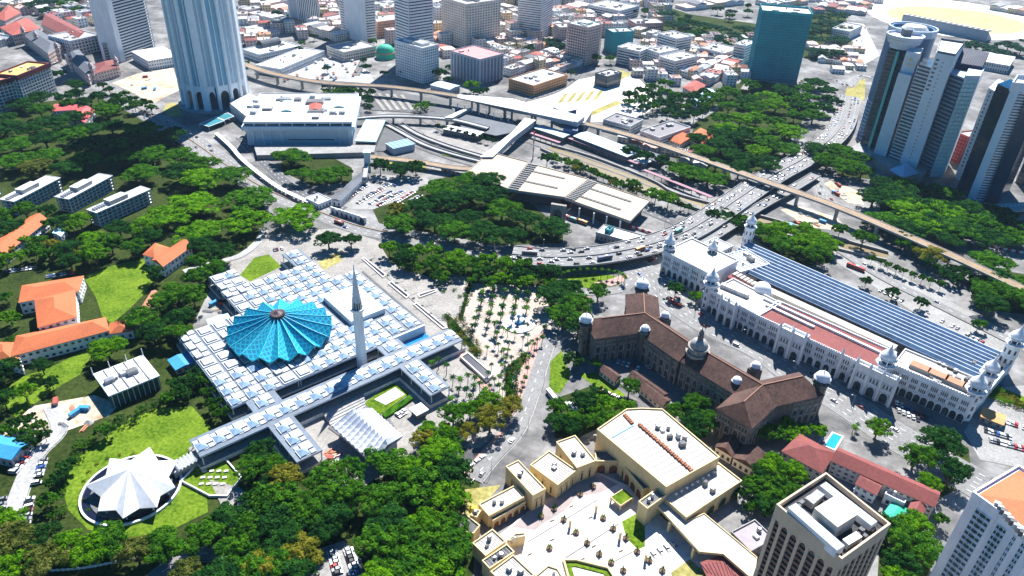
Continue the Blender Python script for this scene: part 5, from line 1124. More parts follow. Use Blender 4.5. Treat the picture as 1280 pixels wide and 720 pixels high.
tower('slab_tower', 'white slab tower with dark right side at the top edge', 'tower', rectpx((427, 42), (452, 53), (459, 45), 0), 120, 32, 'band', WHITE, GLASSD, bf=.6)
q = rectpx((433, 46), (452.5, 54), (454, 51), 0); r = thing('tower_blank_wall', 'blank white wall slab on the front of the dark sided tower', 'tower', cen(q)); part('wall', MB().prism(offset(ccw(q), .4), 0, 121), WHITE, r)
tower('rear_office_tower', 'tall white striped tower standing behind the shorter grey white tower', 'tower', rectpx((496, 80), (513, 87), (537, 79), 0), 120, 32, 'band', WHITE, GLASSD, bf=.55, dep=.8)
tower('office_tower', 'shorter white tower with many small windows and grey parapet by the railway', 'tower', rectpx((493, 51), (528, 61), (537, 53), 44), 44, 13, 'grid', WHITE, GLASSD, bay=3.4, pw=1.3, bf=.5, core=True)
tower('pale_pink_tower', 'broad pale pink white tower with square windows and flat top', 'tower', rectpx((552, -3), (583, 6), (612, -4), 62), 62, 17, 'grid', WARMW, GLASSD, bay=5, pw=2.0, bf=.55, core=True)
tower('cornice_block', 'blue grey corniced block with pink flat roof in front of the pale pink tower', 'building', rectpx((563, 64), (600, 75), (621, 65), 32), 32, 5, 'pier', BLUEGREY, mat('dull_blue_panel', (.12, .16, .24), .5, .2), PINKROOF, bay=6, pw=2.2, kit=2)  # panels between the piers are one even dark blue
tower('ribbon_tower', 'white tower with ribbon windows and a plain white end right of the pink tower', 'tower', rectpx((646, 46), (675, 50), (688, 41), 0), 95, 28, 'band', WHITE, GLASSD, bf=.6)
tower('balcony_tower', 'pinkish concrete tower with gridded balconies near the street square', 'tower', rectpx((709, 29), (735, 35), (748, 29), 52), 52, 14, 'grid', PINKW, GLASSD, TEALROOF, bay=4, pw=.7, bf=.35, dep=1.2, core=True)
tower('netted_block', 'small block wrapped in teal netting with a white left side', 'building', rectpx((757, 36), (766, 41), (780, 33), 30), 30, 9, 'band', TEALNET, TEALNET, bf=.12, dep=.2)
tower('netted_tower', 'tall building shell wrapped in teal netting at the upper right', 'tower', rectpx((953, 15), (1016, 20), (1021, 12), 87), 87, 24, 'grid', mat('bright_teal_netting', (.03, .34, .38), .8, .25, .08, .6, streak=.3), mat('teal_netting_dark', (.015, .22, .27), .8, .25, .08, .6), WROOF, bay=6, pw=.25, bf=.16, dep=.25, par=2.5)
SPECS = [('white_block', 'white terraced block with balconies, leftmost of three below the netted block', ((772, 59), (800, 65), (806, 58)), 22, 6, 'band', WHITE, GLASSD), ('white_block', 'narrow white block, middle one of three below the netted block', ((808, 62), (824, 67), (831, 57)), 21, 6, 'grid', WHITE, GLASSD), ('white_block', 'white block with green roof plants, right one of three below the netted block', ((824, 71), (844, 77), (857, 66)), 20, 6, 'band', WHITE, GLASSD),
 ('orange_block', 'orange rendered corner block with arcades facing the railway', ((636, 99), (667, 108), (702, 92)), 13, 4, 'grid', mat('orange_render', (.55, .28, .13), .7, .2), GLASSD), ('dark_cube', 'dark glass cube pavilion on the street square', ((744, 92), (759, 96.5), (766, 88)), 15, 2, 'band', mat('dark_teal_panel', (.03, .07, .1), .4, .2), GLASSD),
 ('market_office', 'long grey flat roofed block, left one of two beside the railway', ((754, 150), (788, 159), (798, 149)), 10, 3, 'band', WHITE2, GLASSD), ('market_office', 'grey flat roofed block with white bands, right one of two beside the railway', ((800, 164), (824, 173), (844, 153)), 12, 4, 'band', WHITE2, GLASSD),
 ('grey_block', 'grey office block behind the striped tower', ((117, 28), (128, 56), (141, 52)), 22, 6, 'band', CONCL, GLASSD), ('salmon_block', 'salmon pink block beside the dark sided tower', ((458, 22), (472, 28), (489, 15)), 22, 6, 'grid', mat('salmon_render', (.62, .33, .22), .7, .2), GLASSD),
 ('tower_block', 'white tower block above the tree grove near the top centre', ((822, 42), (846, 49), (853, 42)), 26, 7, 'band', WHITE, GLASSD), ('tower_block', 'white stair tower block beside the shophouses at upper right', ((918, 55), (932, 58), (936, 51)), 26, 7, 'band', WHITE, GLASSD), ('long_block', 'long low white block below the upper tree grove', ((875, 60), (906, 67), (912, 58)), 14, 4, 'band', WHITE, GLASSD),
 ('pink_white_block', 'pinkish white block between ribbon tower and balcony tower', ((692, 30), (700, 35), (716, 18)), 30, 9, 'grid', PINKW, GLASSD), ('low_hall', 'long white hall with striped roof at the top centre', ((795, 30), (830, 29), (832, 23)), 10, 2, 'grid', mat('red_white_render', (.6, .4, .38), .7, .2), GLASSD),
 ('white_block', 'long pale block with teal roof at the top edge near the centre', ((735, 6), (775, 14), (780, 4)), 16, 4, 'band', WHITE, GLASSD), ('far_block', 'grey white block left of the pale pink tower at the top edge', ((463, 5), (487, 10), (496, 2)), 16, 5, 'band', WHITE2, GLASSD),
 ('far_block', 'white cube block beside the far car park at upper right', ((1040, 36), (1062, 40), (1066, 30)), 14, 4, 'grid', WHITE, GLASSD), ('white_block', 'long curved white building with green roof beside the open market', ((320, 82), (351, 87), (404, 64)), 9, 2, 'grid', WHITE, GLASSD), ('arcade_block', 'white arcaded building left of the barrel roof', ((303, 62), (324, 69), (350, 50)), 9, 2, 'grid', WHITE, GLASSD), ('dark_block', 'dark roofed yellow fronted shop block beside the open market', ((408, 58), (430, 66), (452, 52)), 12, 3, 'grid', WARMW, GLASSD)]
for nm, lab, q3, h, fl, sty, wl, gl in SPECS: tower(nm, lab, 'building', rectpx(*q3, h), h, fl, sty, wl, gl, roof=random.choice([CONCL, WROOF, GREYROOF]) if nm != 'market_office' else mat('dark_grey_roof', (.2, .19, .2), .8, .25), bay=3.6, pw=1.0, bf=.5, kit=5)
# hotel with dark windows, maroon top
q = rectpx((0, 98), (37, 100), (58, 72), 34)
DKH = tower('maroon_hotel', 'dark windowed hotel with maroon roof edge, the front wing at the left edge', 'building', rectpx((22, 96), (62, 80), (55, 70), 34), 34, 10, 'grid', WHITE, GLASSD, mat('yellow_roof', (.5, .37, .12), .8, .2), bay=4.4, pw=.5, bf=.2, dep=1.0)
part('maroon_fascia', MB().ring(offset(ccw(rectpx((22, 96), (62, 80), (55, 70), 34)), .5), 1.6, 30.5, 35.4), DARKRED, DKH)
r = tower('maroon_hotel', 'dark windowed hotel rear wing with maroon roof edge cut by the left edge', 'building', rectpx((-40, 112), (16, 98), (10, 82), 32), 32, 9, 'grid', WHITE, GLASSD, SALMON, bay=4.4, pw=.5, bf=.2, dep=1.0); part('maroon_fascia', MB().ring(offset(ccw(rectpx((-40, 112), (16, 98), (10, 82), 32)), .5), 1.6, 28.5, 33.4), DARKRED, r)
# domed colonial range at the far left
def range_(lab, q, h, roofm, wallm, turrets):
    r = house(PP(q, h), h, 4, roofm, wallm, '', '', 'colonial_range', 'building', 'hip', 3, None, lab, 4)
    for x, y in turrets: turret(r, P(x, y, h), 2.6, h+4, 8, wallm, wallm, .9)
range_('colonial range with grey slate roof and three turrets, upper of two at far left', [(60, 67), (79, 55), (46, 36), (30, 44)], 14, SLATE, PINKW, ((72, 64), (46, 50), (30, 44)))
range_('colonial range with grey slate roof and two turrets, lower of two at far left', [(110, 94), (120, 84), (98, 62), (80, 68)], 14, SLATE, PINKW, ((115, 90), (88, 76)))
range_('short pinkish arcaded wing at the right end of the colonial range', [(118, 92), (147, 84), (144, 74), (118, 80)], 12, MAROON, PINKW, ((146, 82),))
house(PP([(52, 30), (62, 16), (108, 40), (96, 52)], 18), 18, 5, MAROON, WARMW, '', '', 'maroon_roof_block', 'building', 'gable', 4, None, 'long maroon roofed block behind the colonial range at the far left')
tower('maroon_white_block', 'maroon and white chequered block right of the long maroon roofed block', 'building', rectpx((88, 52), (125, 44), (118, 33), 20), 20, 5, 'grid', WHITE, DARKRED, bay=5, pw=1.6, bf=.4)
house(PP([(0, 34), (16, 44), (50, 36), (34, 22)], 14), 14, 5, RED, PINKW, '', '', 'red_roof_block', 'building', 'hip', 3, None, 'pinkish block with red hipped roofs in the top left corner, lower one')
house(PP([(-6, 22), (6, 26), (26, 16), (10, 6)], 14), 14, 5, RED, PINKW, '', '', 'red_roof_block', 'building', 'hip', 3, None, 'pinkish block with red hipped roofs in the top left corner, upper one')
# barrel roof, teal shell, houses by the square
br = thing('barrel_roof', 'dark barrel shaped roof shell on the curved white building', 'shell', P(336, 62)); a, b = P(325, 60, 8), P(348, 55, 8); d = (b-a).normalized(); n = Vector((-d.y, d.x, 0)); mb = MB()
for s in range(10):
    t0, t1 = math.pi*s/10, math.pi*(s+1)/10; A = [a+n*math.cos(t)*8+Vector((0, 0, math.sin(t)*10)) for t in (t0, t1)]; Bb = [b+n*math.cos(t)*8+Vector((0, 0, math.sin(t)*10)) for t in (t0, t1)]; mb.face([A[0], Bb[0], Bb[1], A[1]])
part('shell', mb, SLATE, br); part('back_wall', MB().prism(ccw([b-n*7.5-d*1, b+n*7.5-d*1, b+n*7.5, b-n*7.5]), 0, 14), CONCD, br)
ts = P(482, 72); sh = thing('teal_shell', 'round green fabric dome beside the grey parapet tower', 'dome', ts); part('shell', MB().lathe(ts, [(13, 0), (13, 8), (11.5, 13), (8, 16.5), (4, 18), (.3, 18.5)], 20), GREENSHEET, sh, True); part('rim', MB().ring([Vector((ts.x+13.4*math.cos(i*.2618), ts.y+13.4*math.sin(i*.2618), 0)) for i in range(24)], .8, 7, 8.4), SALMON, sh)
for i, q in enumerate(([(832, 173), (848, 163), (866, 170), (850, 180)], [(860, 171), (876, 160), (894, 168), (880, 180)])): house(PP(q, 7), 7, 4, ORANGE, WARMW, '', '', 'orange_house', 'house', 'hip', 2, None, 'orange hip roofed house, %s of two above the railway viaduct' % ('left' if i == 0 else 'right'))
house(PP([(854, 109), (868, 100), (882, 106), (872, 119)], 7), 7, 4, RED, WARMW, '', '', 'red_house', 'house', 'hip', 2, None, 'red hip roofed house among trees near the blue white canopy')
q = PP([(857, 129), (870, 135), (896, 116), (884, 110)], 5); r = thing('market_canopy', 'long blue white canopy roof beside the tree lined park', 'canopy', cen(q).xy.to_3d()); part('roof', MB().hip(ccw(q), 5, 1.2, 0, 0, 0.0), mat('blue_white_roof', (.4, .58, .68), .5, .15), r); part('hall', MB().prism(offset(ccw(q), -1), 0, 4.6), CONCD, r)
# station building of the elevated line
q = ccw(PP([(572, 118), (640, 123), (722, 146), (717, 152), (640, 136), (572, 122)], 19)); r = thing('elevated_station', 'white roofed elevated railway station over the viaduct', 'station', cen(q).xy.to_3d()); part('roof', MB().prism(q, 18.2, 19, 0, None, True), WROOF, r); part('hall', MB().prism(offset(ccw(PP([(640, 137), (722, 158), (732, 150), (650, 130)], 14)), -1), 12.5, 18.2), BLUEGREY, r)
for k, q_ in enumerate(([(722, 152), (736, 134), (741, 137), (731, 153)], [(690, 134), (712, 128), (722, 137), (706, 141)])):
    q_ = ccw(PP(q_, 14)); part('canopy_roof', MB().prism(q_, 13+k, 13.8+k, 0, None, True), WROOF, r); part('canopy_hall', MB().prism(offset(q_, -1), 0, 13+k), mat('station_blue_wall', (.04, .1, .2), .5, .2), r)
part('entrance_block', MB().prism(ccw(PP([(704, 160), (722, 163), (724, 152), (708, 148)], 12)), 0, 11.5), mat('station_blue_wall', (.04, .1, .2)), r)
for (x, y) in ((590, 126), (612, 131), (640, 139), (665, 145), (690, 152), (715, 158)): p = P(x, y, 10); part('pier', MB().box(p, (1, .3), 2, 2, 0, 18.2), CONCL, r)
q = ccw(PP([(656, 147), (670, 150), (641, 172), (616, 196), (600, 196), (640, 165)], 14)); r = thing('covered_bridge', 'wide white roofed covered walkway bridging from the viaduct to the bus hub', 'bridge', cen(q).xy.to_3d()); part('roof', MB().prism(q, 13.2, 14, 0, None, True), WROOF, r); part('gallery', MB().prism(offset(q, -1.2), 7, 13.2, 0, None, True), BLUEGREY, r)
for (x, y) in ((652, 152), (640, 163), (626, 180), (612, 192)): p = P(x, y, 12); part('pier', MB().box(p, (1, .6), 2.4, 2.4, 0, 7), CONCL, r)
q = ccw(PP([(575, 138), (590, 134), (566, 147), (555, 147)], 10)); r = thing('covered_bridge', 'small white roofed footbridge left of the elevated station', 'bridge', cen(q).xy.to_3d()); part('roof', MB().prism(q, 9.4, 10, 0, None, True), WROOF, r); part('gallery', MB().prism(offset(q, -.6), 6.5, 9.4, 0, None, True), BLUEGREY, r)
# bus hub
hubm = mat('tan_hub_roof', (.4, .33, .25), .7, .14, .05, .5)
hb = thing('bus_hub', 'long tan flat roofed terminal with slatted roof bands and skylight slots', 'building', P(710, 235)); HB = [P(x, y, 12) for x, y in ((583, 216), (612, 190), (661, 203), (634, 236))]; H2 = [P(x, y, 12) for x, y in ((634, 237), (661, 204), (736, 224), (706, 247))]; H3 = [P(x, y, 12) for x, y in ((706, 248), (736, 225), (813, 251), (788, 277))]
for k, Q in enumerate((HB, H2, H3)):
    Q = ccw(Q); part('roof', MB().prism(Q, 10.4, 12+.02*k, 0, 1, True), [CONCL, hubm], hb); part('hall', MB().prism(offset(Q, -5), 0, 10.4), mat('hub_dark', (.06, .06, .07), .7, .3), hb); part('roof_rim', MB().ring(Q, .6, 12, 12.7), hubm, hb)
for a0, a1, b0, b1 in ((634, 237, 661, 204), (706, 248, 736, 225)):
    A, B = P(a0, a1, 12.8), P(b0, b1, 12.8); d = (B-A); n = Vector((d.y, -d.x, 0)).normalized(); n = n if n.x > 0 else -n
    for i in range(14): c = A+d*((i+.5)/14)+n*4.5; part('roof_slat', MB().box(c, n, 9, .9, 12.1, 13.4), CONCL, hb)
for (x0, y0, x1, y1) in ((662, 213, 706, 223), (651, 225, 697, 235), (730, 233, 789, 252), (716, 242, 776, 262)):
    A, B = P(x0, y0, 12.4), P(x1, y1, 12.4); part('skylight_slot', MB().box((A+B)/2, B-A, (B-A).length, 2.6, 12.05, 12.5), CONCD, hb)
    for i in range(12): part('skylight_fin', MB().box(A.lerp(B, (i+.5)/12), B-A, .4, 2.6, 12.5, 12.9), CONC, hb)
for (x, y) in ((706, 262), (724, 266), (742, 272), (758, 276), (775, 282)): p = P(x, y, 6); part('pier', MB().box(p, (1, -.3), 1.2, 1.2, 0, 10.4), WHITE2, hb)
A, B = fpt(688, 263, 9), fpt(707, 266, 9); d = (B-A).normalized(); o = Vector((d.y, -d.x, 0)); part('gate_wall', MB().prism(ccw([A, B, B-o*3, A-o*3]), 0, 15), STONEL, hb); arcade(hb, A, B, o, .2, 1, 7, 11, STONEL, name='gate_arch', t=.6)
house(rectpx((745, 291), (795, 305), (812, 297), 6), 6, .6, WROOF, CONCL, '', '', 'hub_shed', 'shed', 'flat', 1, None, 'long white flat shed between the bus hub and the flyover')
house(rectpx((756, 287), (762, 289), (766, 284), 9), 9, .6, mat('teal_kiosk', (.02, .2, .24), .6, .2), TEALNET, '', '', 'teal_kiosk', 'kiosk', 'flat', 2, None, 'small teal kiosk tower beside the long white shed')
for lab, q3, h, rf in (('blue roofed shed under the railway viaduct, right one', ((800, 195), (822, 202), (830, 194)), 6, SLATE), ('white roofed shed below the elevated station', ((792, 200), (806, 205), (812, 198)), 5, WROOF), ('long blue white roof beside the viaduct below the elevated station', ((717, 170), (784, 196), (796, 188)), 8, mat('pale_blue_roof', (.35, .48, .58), .55, .15)), ('blue grey platform roof beneath the elevated station, beside the mast', ((668, 160), (704, 172), (709, 166)), 7, mat('pale_blue_roof', (.35, .48, .58))), ('long platform roof left of the covered bridge', ((554, 161), (598, 170), (604, 165)), 6, WROOF)): house(rectpx(*q3, h), h, 1, rf, CONCD, '', '', 'platform_shed', 'shed', 'gable', 1, None, lab)
for k, (x0, y0, x1, y1) in enumerate(((566, 150, 628, 163), (700, 168, 800, 205), (805, 212, 890, 246), (640, 158, 700, 178))):
    A, B = P(x0, y0, 5), P(x1, y1, 5); d = (B-A).normalized(); r = thing('footway_roof', ['pink footway roof left of the covered bridge', 'long purple pink footway roof beside the river below the station', 'long purple pink footway roof nearest the flyover', 'pink footway roof beneath the covered bridge'][k], 'canopy', A.xy.to_3d()); part('roof', MB().box((A+B)/2, d, (B-A).length, 4, 4.4, 5), mat('mauve_pink_roof', (.3, .15, .19), .7, .25), r)
    for s in range(9): p = A.lerp(B, (s+.5)/9); part('post', MB().box(p, d, .5, .5, 0, 4.4), CONC, r)
ms_ = P(666, 199); r = thing('lattice_mast', 'red and white striped mast beside the covered walkway bridge', 'mast', ms_)
for i in range(7): part('mast_section', MB().tube((ms_.x, ms_.y, i*4.2), (ms_.x, ms_.y, i*4.2+4.2), .8, .75, 4), [mat('mast_red', (.5, .05, .05), .6, .1), WHITE][i % 2], r)
# ------------------------------------------------------------------ clocked gatehouse and long grey wall on the left of the car park
lw = thing('entrance_gate', 'white arched gate and wall along the main road beside the full car park', 'wall', P(440, 262)); A, B = fpt(413, 261, 4), fpt(457, 275, 4); d = (B-A).normalized(); o = Vector((d.y, -d.x, 0)); part('wall', MB().prism(ccw([A, B, B-o*1, A-o*1]), 0, 6), WHITE, lw); arcade(lw, A, B-d*8, o, .3, 6, 2.6, 3.6, WHITE); arcade(lw, B-d*7.5, B, o, .2, 1, 5.4, 5.2, WHITE, t=.7, name='gate_arch')
house(rectpx((426, 251), (461, 217), (452, 214), 6), 6, 1.2, SLATE, WHITE, '', '', 'long_shed', 'building', 'gable', 1, None, 'long narrow dark roofed building along the left side of the full car park')
house(rectpx((382, 248), (398, 256), (408, 247), 5), 5, .8, WROOF, WHITE, '', '', 'gatehouse', 'building', 'flat', 1, None, 'small white flat roofed gatehouse beside the main road')
c = P(459, 194, 16); r = thing('stair_tower', 'white stair tower and footbridge between post office and car park', 'tower', c.xy.to_3d()); part('shaft', MB().box(c, (1, .1), 6, 6, 0, 19), WHITE2, r); part('cap', MB().box(c, (1, .1), 7, 7, 19, 20), WHITE, r); part('pool_lid', MB().lathe((c.x, c.y, 20), [(2.4, 0), (2.4, .5)], 14), TEALROOF, r)
A, B = P(459, 196, 8), P(456, 222, 8); part('bridge_deck', MB().box((A+B)/2, B-A, (B-A).length, 4, 6, 8.4), CONCL, r); part('bridge_pier', MB().box(B, (1, 0), 2, 2, 0, 6), CONCL, r)
# ------------------------------------------------------------------ twin tower group on the right
tg = thing('twin_tower', 'tall white and blue office tower with a bowl shaped crown and stepped wings', 'tower', P(1105, 195)); TWH = mat('tower_pale_panel', (.58, .62, .68), .5, .1, .03, .4); TBL = mat('tower_blue_panel', (.07, .17, .28), .35, .15, .04, .5)
def tslab(px, h, m, nm, root=None, z0=0):
    q = ccw(PP(px)); part(nm, MB().prism(q, z0, h), m, root or tg); return q
ca_ = P(1141, 37, 122); ca_.z = 0
part('round_wing', MB().lathe((ca_.x, ca_.y, 0), [(23, 0), (23, 119), (21, 124), (19, 124), (19, 121)], 28), TBL, tg)
for i in range(30): part('round_band', MB().lathe((ca_.x, ca_.y, 4*i+1), [(23.0, 0), (23.4, .1), (23.4, 1.6), (23.0, 1.7)], 28), BLUEGREY, tg) if i < 12 else None
part('round_crown', MB().lathe((ca_.x, ca_.y, 118), [(23.6, 0), (23.6, 7), (22.2, 7), (22.2, 2)], 28), TWH, tg); part('crown_dome', MB().lathe((ca_.x+2, ca_.y, 118), [(13, 0), (13, 5), (10, 8), (2, 9)], 18), WROOF, tg)
def stack(px, h, floors, wall, glass, root, bf=.5, nm='floor_band', z0=0):
    q = ccw(PP(px)); part('window_glass', MB().prism(offset(q, -.5), z0, h), glass, root); me = None
    for i in range(floors):
        if me is None: me = MB().ring(q, .7, z0, z0+(h-z0)/floors*bf).mesh(nm, wall, gorg(root)); link(nm, me, root)
        else: link(nm, me, root, (0, 0, (h-z0)/floors*i))
    return q
stack([(1072, 188), (1098, 197), (1112, 184), (1086, 176)], 108, 27, mat('dark_band', (.05, .06, .08), .4, .2), GLASSD, tg, .4)
tslab([(1081, 194), (1084, 195), (1086, 190), (1083, 189)], 109, mat('teal_stripe', (.1, .4, .38), .4, .1), 'teal_stripe')
q = tslab([(1089, 200), (1104, 205), (1112, 192), (1097, 188)], 92, TWH, 'white_slab'); q = tslab([(1091, 198), (1106, 202), (1111, 193), (1097, 189)], 112, TWH, 'emblem_slab')
a, b = max(((q[i], q[(i+1) % 4]) for i in range(4)), key=lambda s: -(s[0].y+s[1].y)); a, b = Vector((a.x, a.y, 0)), Vector((b.x, b.y, 0)); d = (b-a).normalized(); o = Vector((d.y, -d.x, 0)); m = (a+b)/2+o*.2
EMB = mat('emblem_gold', (.75, .55, .3), .5, .1)
for i in range(7):
    s = -3+i; mb = MB(); c0 = m+d*s*.9; mb.prism(ccw([c0-d*.35, c0+d*.35, c0+d*.35+o*.3, c0-d*.35+o*.3]), 103+abs(s)*.5, 107.5-abs(s)*.9, 0, None, True); part('emblem', mb, EMB, tg)
for i in range(5): part('emblem_letter', MB().prism(ccw([m+d*(-3.2+i*1.5), m+d*(-2.3+i*1.5), m+d*(-2.3+i*1.5)+o*.3, m+d*(-3.2+i*1.5)+o*.3]), 99.5, 101.3, 0, None, True), EMB, tg)
cb_ = P(1131, 48, 119)-Vector((4, 4, 0)); cb_.z = 0; part('bowl_crown', MB().lathe((cb_.x+4, cb_.y+4, 110), [(12, 0), (12, 4), (15, 5), (17.5, 12), (17.8, 13), (16.8, 13), (16, 11)], 24), TWH, tg); part('bowl_deck', MB().lathe((cb_.x+4, cb_.y+4, 119), [(16.6, 0), (16.6, .8)], 24), CREAMROOF, tg); part('lift_head', MB().box((cb_.x+6, cb_.y+8), (1, 0), 8, 7, 119.8, 127), SLATE, tg)
stack([(1107, 206), (1122, 212), (1130, 199), (1114, 194)], 104, 30, TWH, GLASSD, tg, .35)
q = tslab([(1121, 213), (1142, 219), (1156, 196), (1128, 190)], 119, TWH, 'white_wing')
wr = [(a, b) for a, b in ((q[i], q[(i+1) % 4]) for i in range(4)) if ((b-a).x) > 5 and (a.y+b.y)/2 < cen(q).y]
for a, b in wr:
    a, b = Vector((a.x, a.y, 0)), Vector((b.x, b.y, 0)); d = (b-a).normalized(); o = Vector((d.y, -d.x, 0)); L = (b-a).length; m1 = None
    for f in range(28):
        for t in (.5,):
            c = a+d*L*t; z = 8+f*3.8; part('window', MB().wallbox(c-d*.5, c+d*.5, o, z, z+1.2, -.1, .06), GLASSD, tg)
    for f in range(8):
        c = a+d*L*(.16+.03*(f % 2)); z = 84+f*4; part('window', MB().wallbox(c-d*1.4, c+d*1.4, o, z, z+1.8, -.1, .06), GLASSD, tg)
part('roof_rail', MB().ring(offset(q, -.3), .4, 119, 121), SLATE, tg)
pd = ccw(PP([(1064, 195), (1092, 201), (1108, 216), (1147, 224), (1160, 205), (1090, 180)])); part('podium', MB().prism(offset(pd, 4), 0, 8, 0, 1), [CONCL, CONC], tg)
for i in range(12): p = offset(pd, 4.2)[0].lerp(offset(pd, 4.2)[1], i/12); part('podium_post', MB().box(p, (1, -.3), .6, .6, 0, 8.6), WHITE, tg)
sk = ccw(PP([(1112, 212), (1128, 222), (1148, 216), (1132, 203)], 9)); part('skylight_roof', MB().hip(sk, 9, 7, .5, 0, None), mat('pale_blue_skylight', (.3, .45, .58), .3, .1), tg)
t2 = thing('lower_twin_tower', 'lower white and blue tower with dark ribbon windows beside the bowl crowned tower', 'tower', P(1163, 215))
stack([(1146, 213), (1161, 221), (1168, 205), (1153, 198)], 100, 26, mat('dark_blue_band', (.04, .07, .12), .4, .2), BLUEGREY, t2, .55); q = tslab([(1161, 221.5), (1178, 222), (1186, 206), (1168, 204)], 103, TWH, 'white_face', t2); stack([(1139, 206), (1147, 212), (1153, 200), (1146, 196)], 101, 28, BLUEGREY, GLASSD, t2, .6)
a, b = P(1161, 222), P(1178, 222.5); d = (b-a).normalized(); o = Vector((d.y, -d.x, 0)); mm_ = None
for f in range(24):
    for k in range(4):
        c = a+d*(b-a).length*(k+.5)/4
        if mm_ is None: mm_ = MB().wallbox(c-d*1.6, c+d*1.6, o, 3, 6, -.3, .25).mesh('glass_panel', mat('mirror_panel', (.55, .75, .75), .2, .2), gorg(t2)); c0 = c; link('glass_panel', mm_, t2)
        else: link('glass_panel', mm_, t2, (c.x-c0.x, c.y-c0.y, f*4.05))
q = ccw(PP([(1142, 204), (1180, 212), (1186, 202), (1150, 192)])); mb = MB(); up = [Vector((p.x, p.y, 106+(8 if i in (2, 3) else 0))) for i, p in enumerate(q)]; mb.face(up); mb.face([Vector((p.x, p.y, p.z-2)) for p in reversed(up)])
for i in range(4): a_, b_ = up[i], up[(i+1) % 4]; mb.face([a_-Vector((0, 0, 6)), b_-Vector((0, 0, 6)), b_, a_])
part('sloping_roof', mb, mat('dark_blue_roof', (.008, .014, .05), .7, .2), t2)
for i in range(14): a_, b_ = up[0].lerp(up[1], i/14), up[3].lerp(up[2], i/14); part('roof_fin', MB().tube(a_+Vector((0, 0, .2)), b_+Vector((0, 0, .2)), .35, .35, 4), SLATE, t2)
e = thing('edge_tower', 'dark glass tower with a tall white corner slab at the right edge', 'tower', P(1215, 243)); stack([(1195, 236), (1209, 246), (1228, 238), (1212, 228)], 104, 26, mat('deep_blue_band', (.01, .02, .05), .25, .3), mat('deep_glass', (.008, .02, .045), .12, .4), e, .1); q = tslab([(1209, 248), (1219, 250), (1226, 240), (1216, 238)], 109, mat('sky_white_slab', (.5, .6, .7), .5, .1), 'white_slab', e); stack([(1219, 250), (1230, 251), (1240, 236), (1228, 234)], 105, 40, TWH, GLASSD, e, .5); tslab([(1229.5, 252), (1246, 256), (1262, 238), (1240, 234)], 100, mat('navy_glass', (.01, .03, .07), .15, .3), 'navy_wing', e)
q = tslab([(1193, 222), (1203, 230), (1216, 214), (1206, 208)], 92, WHITE, 'rear_slab', e); a, b = P(1193, 222), P(1203, 230); d = (b-a).normalized(); o = Vector((d.y, -d.x, 0))
for f in range(20):
    for t in (.3, .7): c = a.lerp(b, t); part('window', MB().wallbox(c-d*1, c+d*1, o, 14+f*3.9, 16+f*3.9, -.1, .08), GLASSD, e)
part('crown', MB().ring(offset(ccw(PP([(1209, 248), (1230, 251), (1240, 236), (1216, 236)])), 1), 1, 104, 112), TWH, e)
r = thing('navy_tower', 'dark navy tower cut by the right edge below the white cornered one', 'tower', P(1285, 235)); stack([(1268, 228), (1282, 234), (1300, 220), (1284, 214)], 90, 24, SLATE, GLASSD, r, .2)
tower('red_clad_block', 'red clad block between the two dark towers at the right', 'building', rectpx((1196, 166), (1210, 172), (1220, 160), 30), 30, 8, 'grid', BRICKR, DARKRED, bay=3.5, pw=.6, bf=.3)
r = thing('service_deck', 'white elevated deck and ramp at the foot of the edge towers', 'deck', P(1255, 262)); part('deck', MB().prism(ccw(PP([(1230, 262), (1285, 258), (1290, 268), (1236, 272)])), 3.5, 5, 0, None, True), CONCL, r)
for i in range(10): p = P(1233+i*5.4, 266-i*.3); part('rail_post', MB().box(p, (1, 0), .5, .5, 0, 6.5), WHITE, r)
# stadium stand
A, B = P(1126, 30), P(1232, 52); d = (B-A).normalized(); n = Vector((-d.y, d.x, 0)); r = thing('stadium_stand', 'long striped stadium stand along the pale sports field', 'stand', A)
for i in range(8): part('seat_tier', MB().prism(ccw([A+n*i*3, B+n*i*3, B+n*(i+1)*3, A+n*(i+1)*3]), 0, 14-i*1.6), [BLUEGREY, WROOF][i % 2], r)
for i in range(16): c = A.lerp(B, (i+.5)/16)+n*6; part('roof_rib', MB().box(c, n, 16, 2.2, 16.5, 17.2), WROOF, r)
part('back_wall', MB().prism(ccw([A-n*2, B-n*2, B, A]), 0, 16.4), BLUEGREY, r); part('roof', MB().prism(ccw([A-n*2, B-n*2, B+n*14, A+n*14]), 15.8, 16.4, 0, None, True), SLATE, r)
house(rectpx((1216, 74), (1262, 82), (1275, 72), 12), 12, 2, WROOF, WHITE2, '', '', 'white_hall', 'building', 'hip', 2, None, 'long white domed hall roof behind the edge tower at upper right')
house(rectpx((1186, 62), (1220, 72), (1232, 66), 7), 7, 1, GREYROOF, WHITE2, '', '', 'long_hall', 'building', 'gable', 1, None, 'long grey roofed hall below the stadium stand')
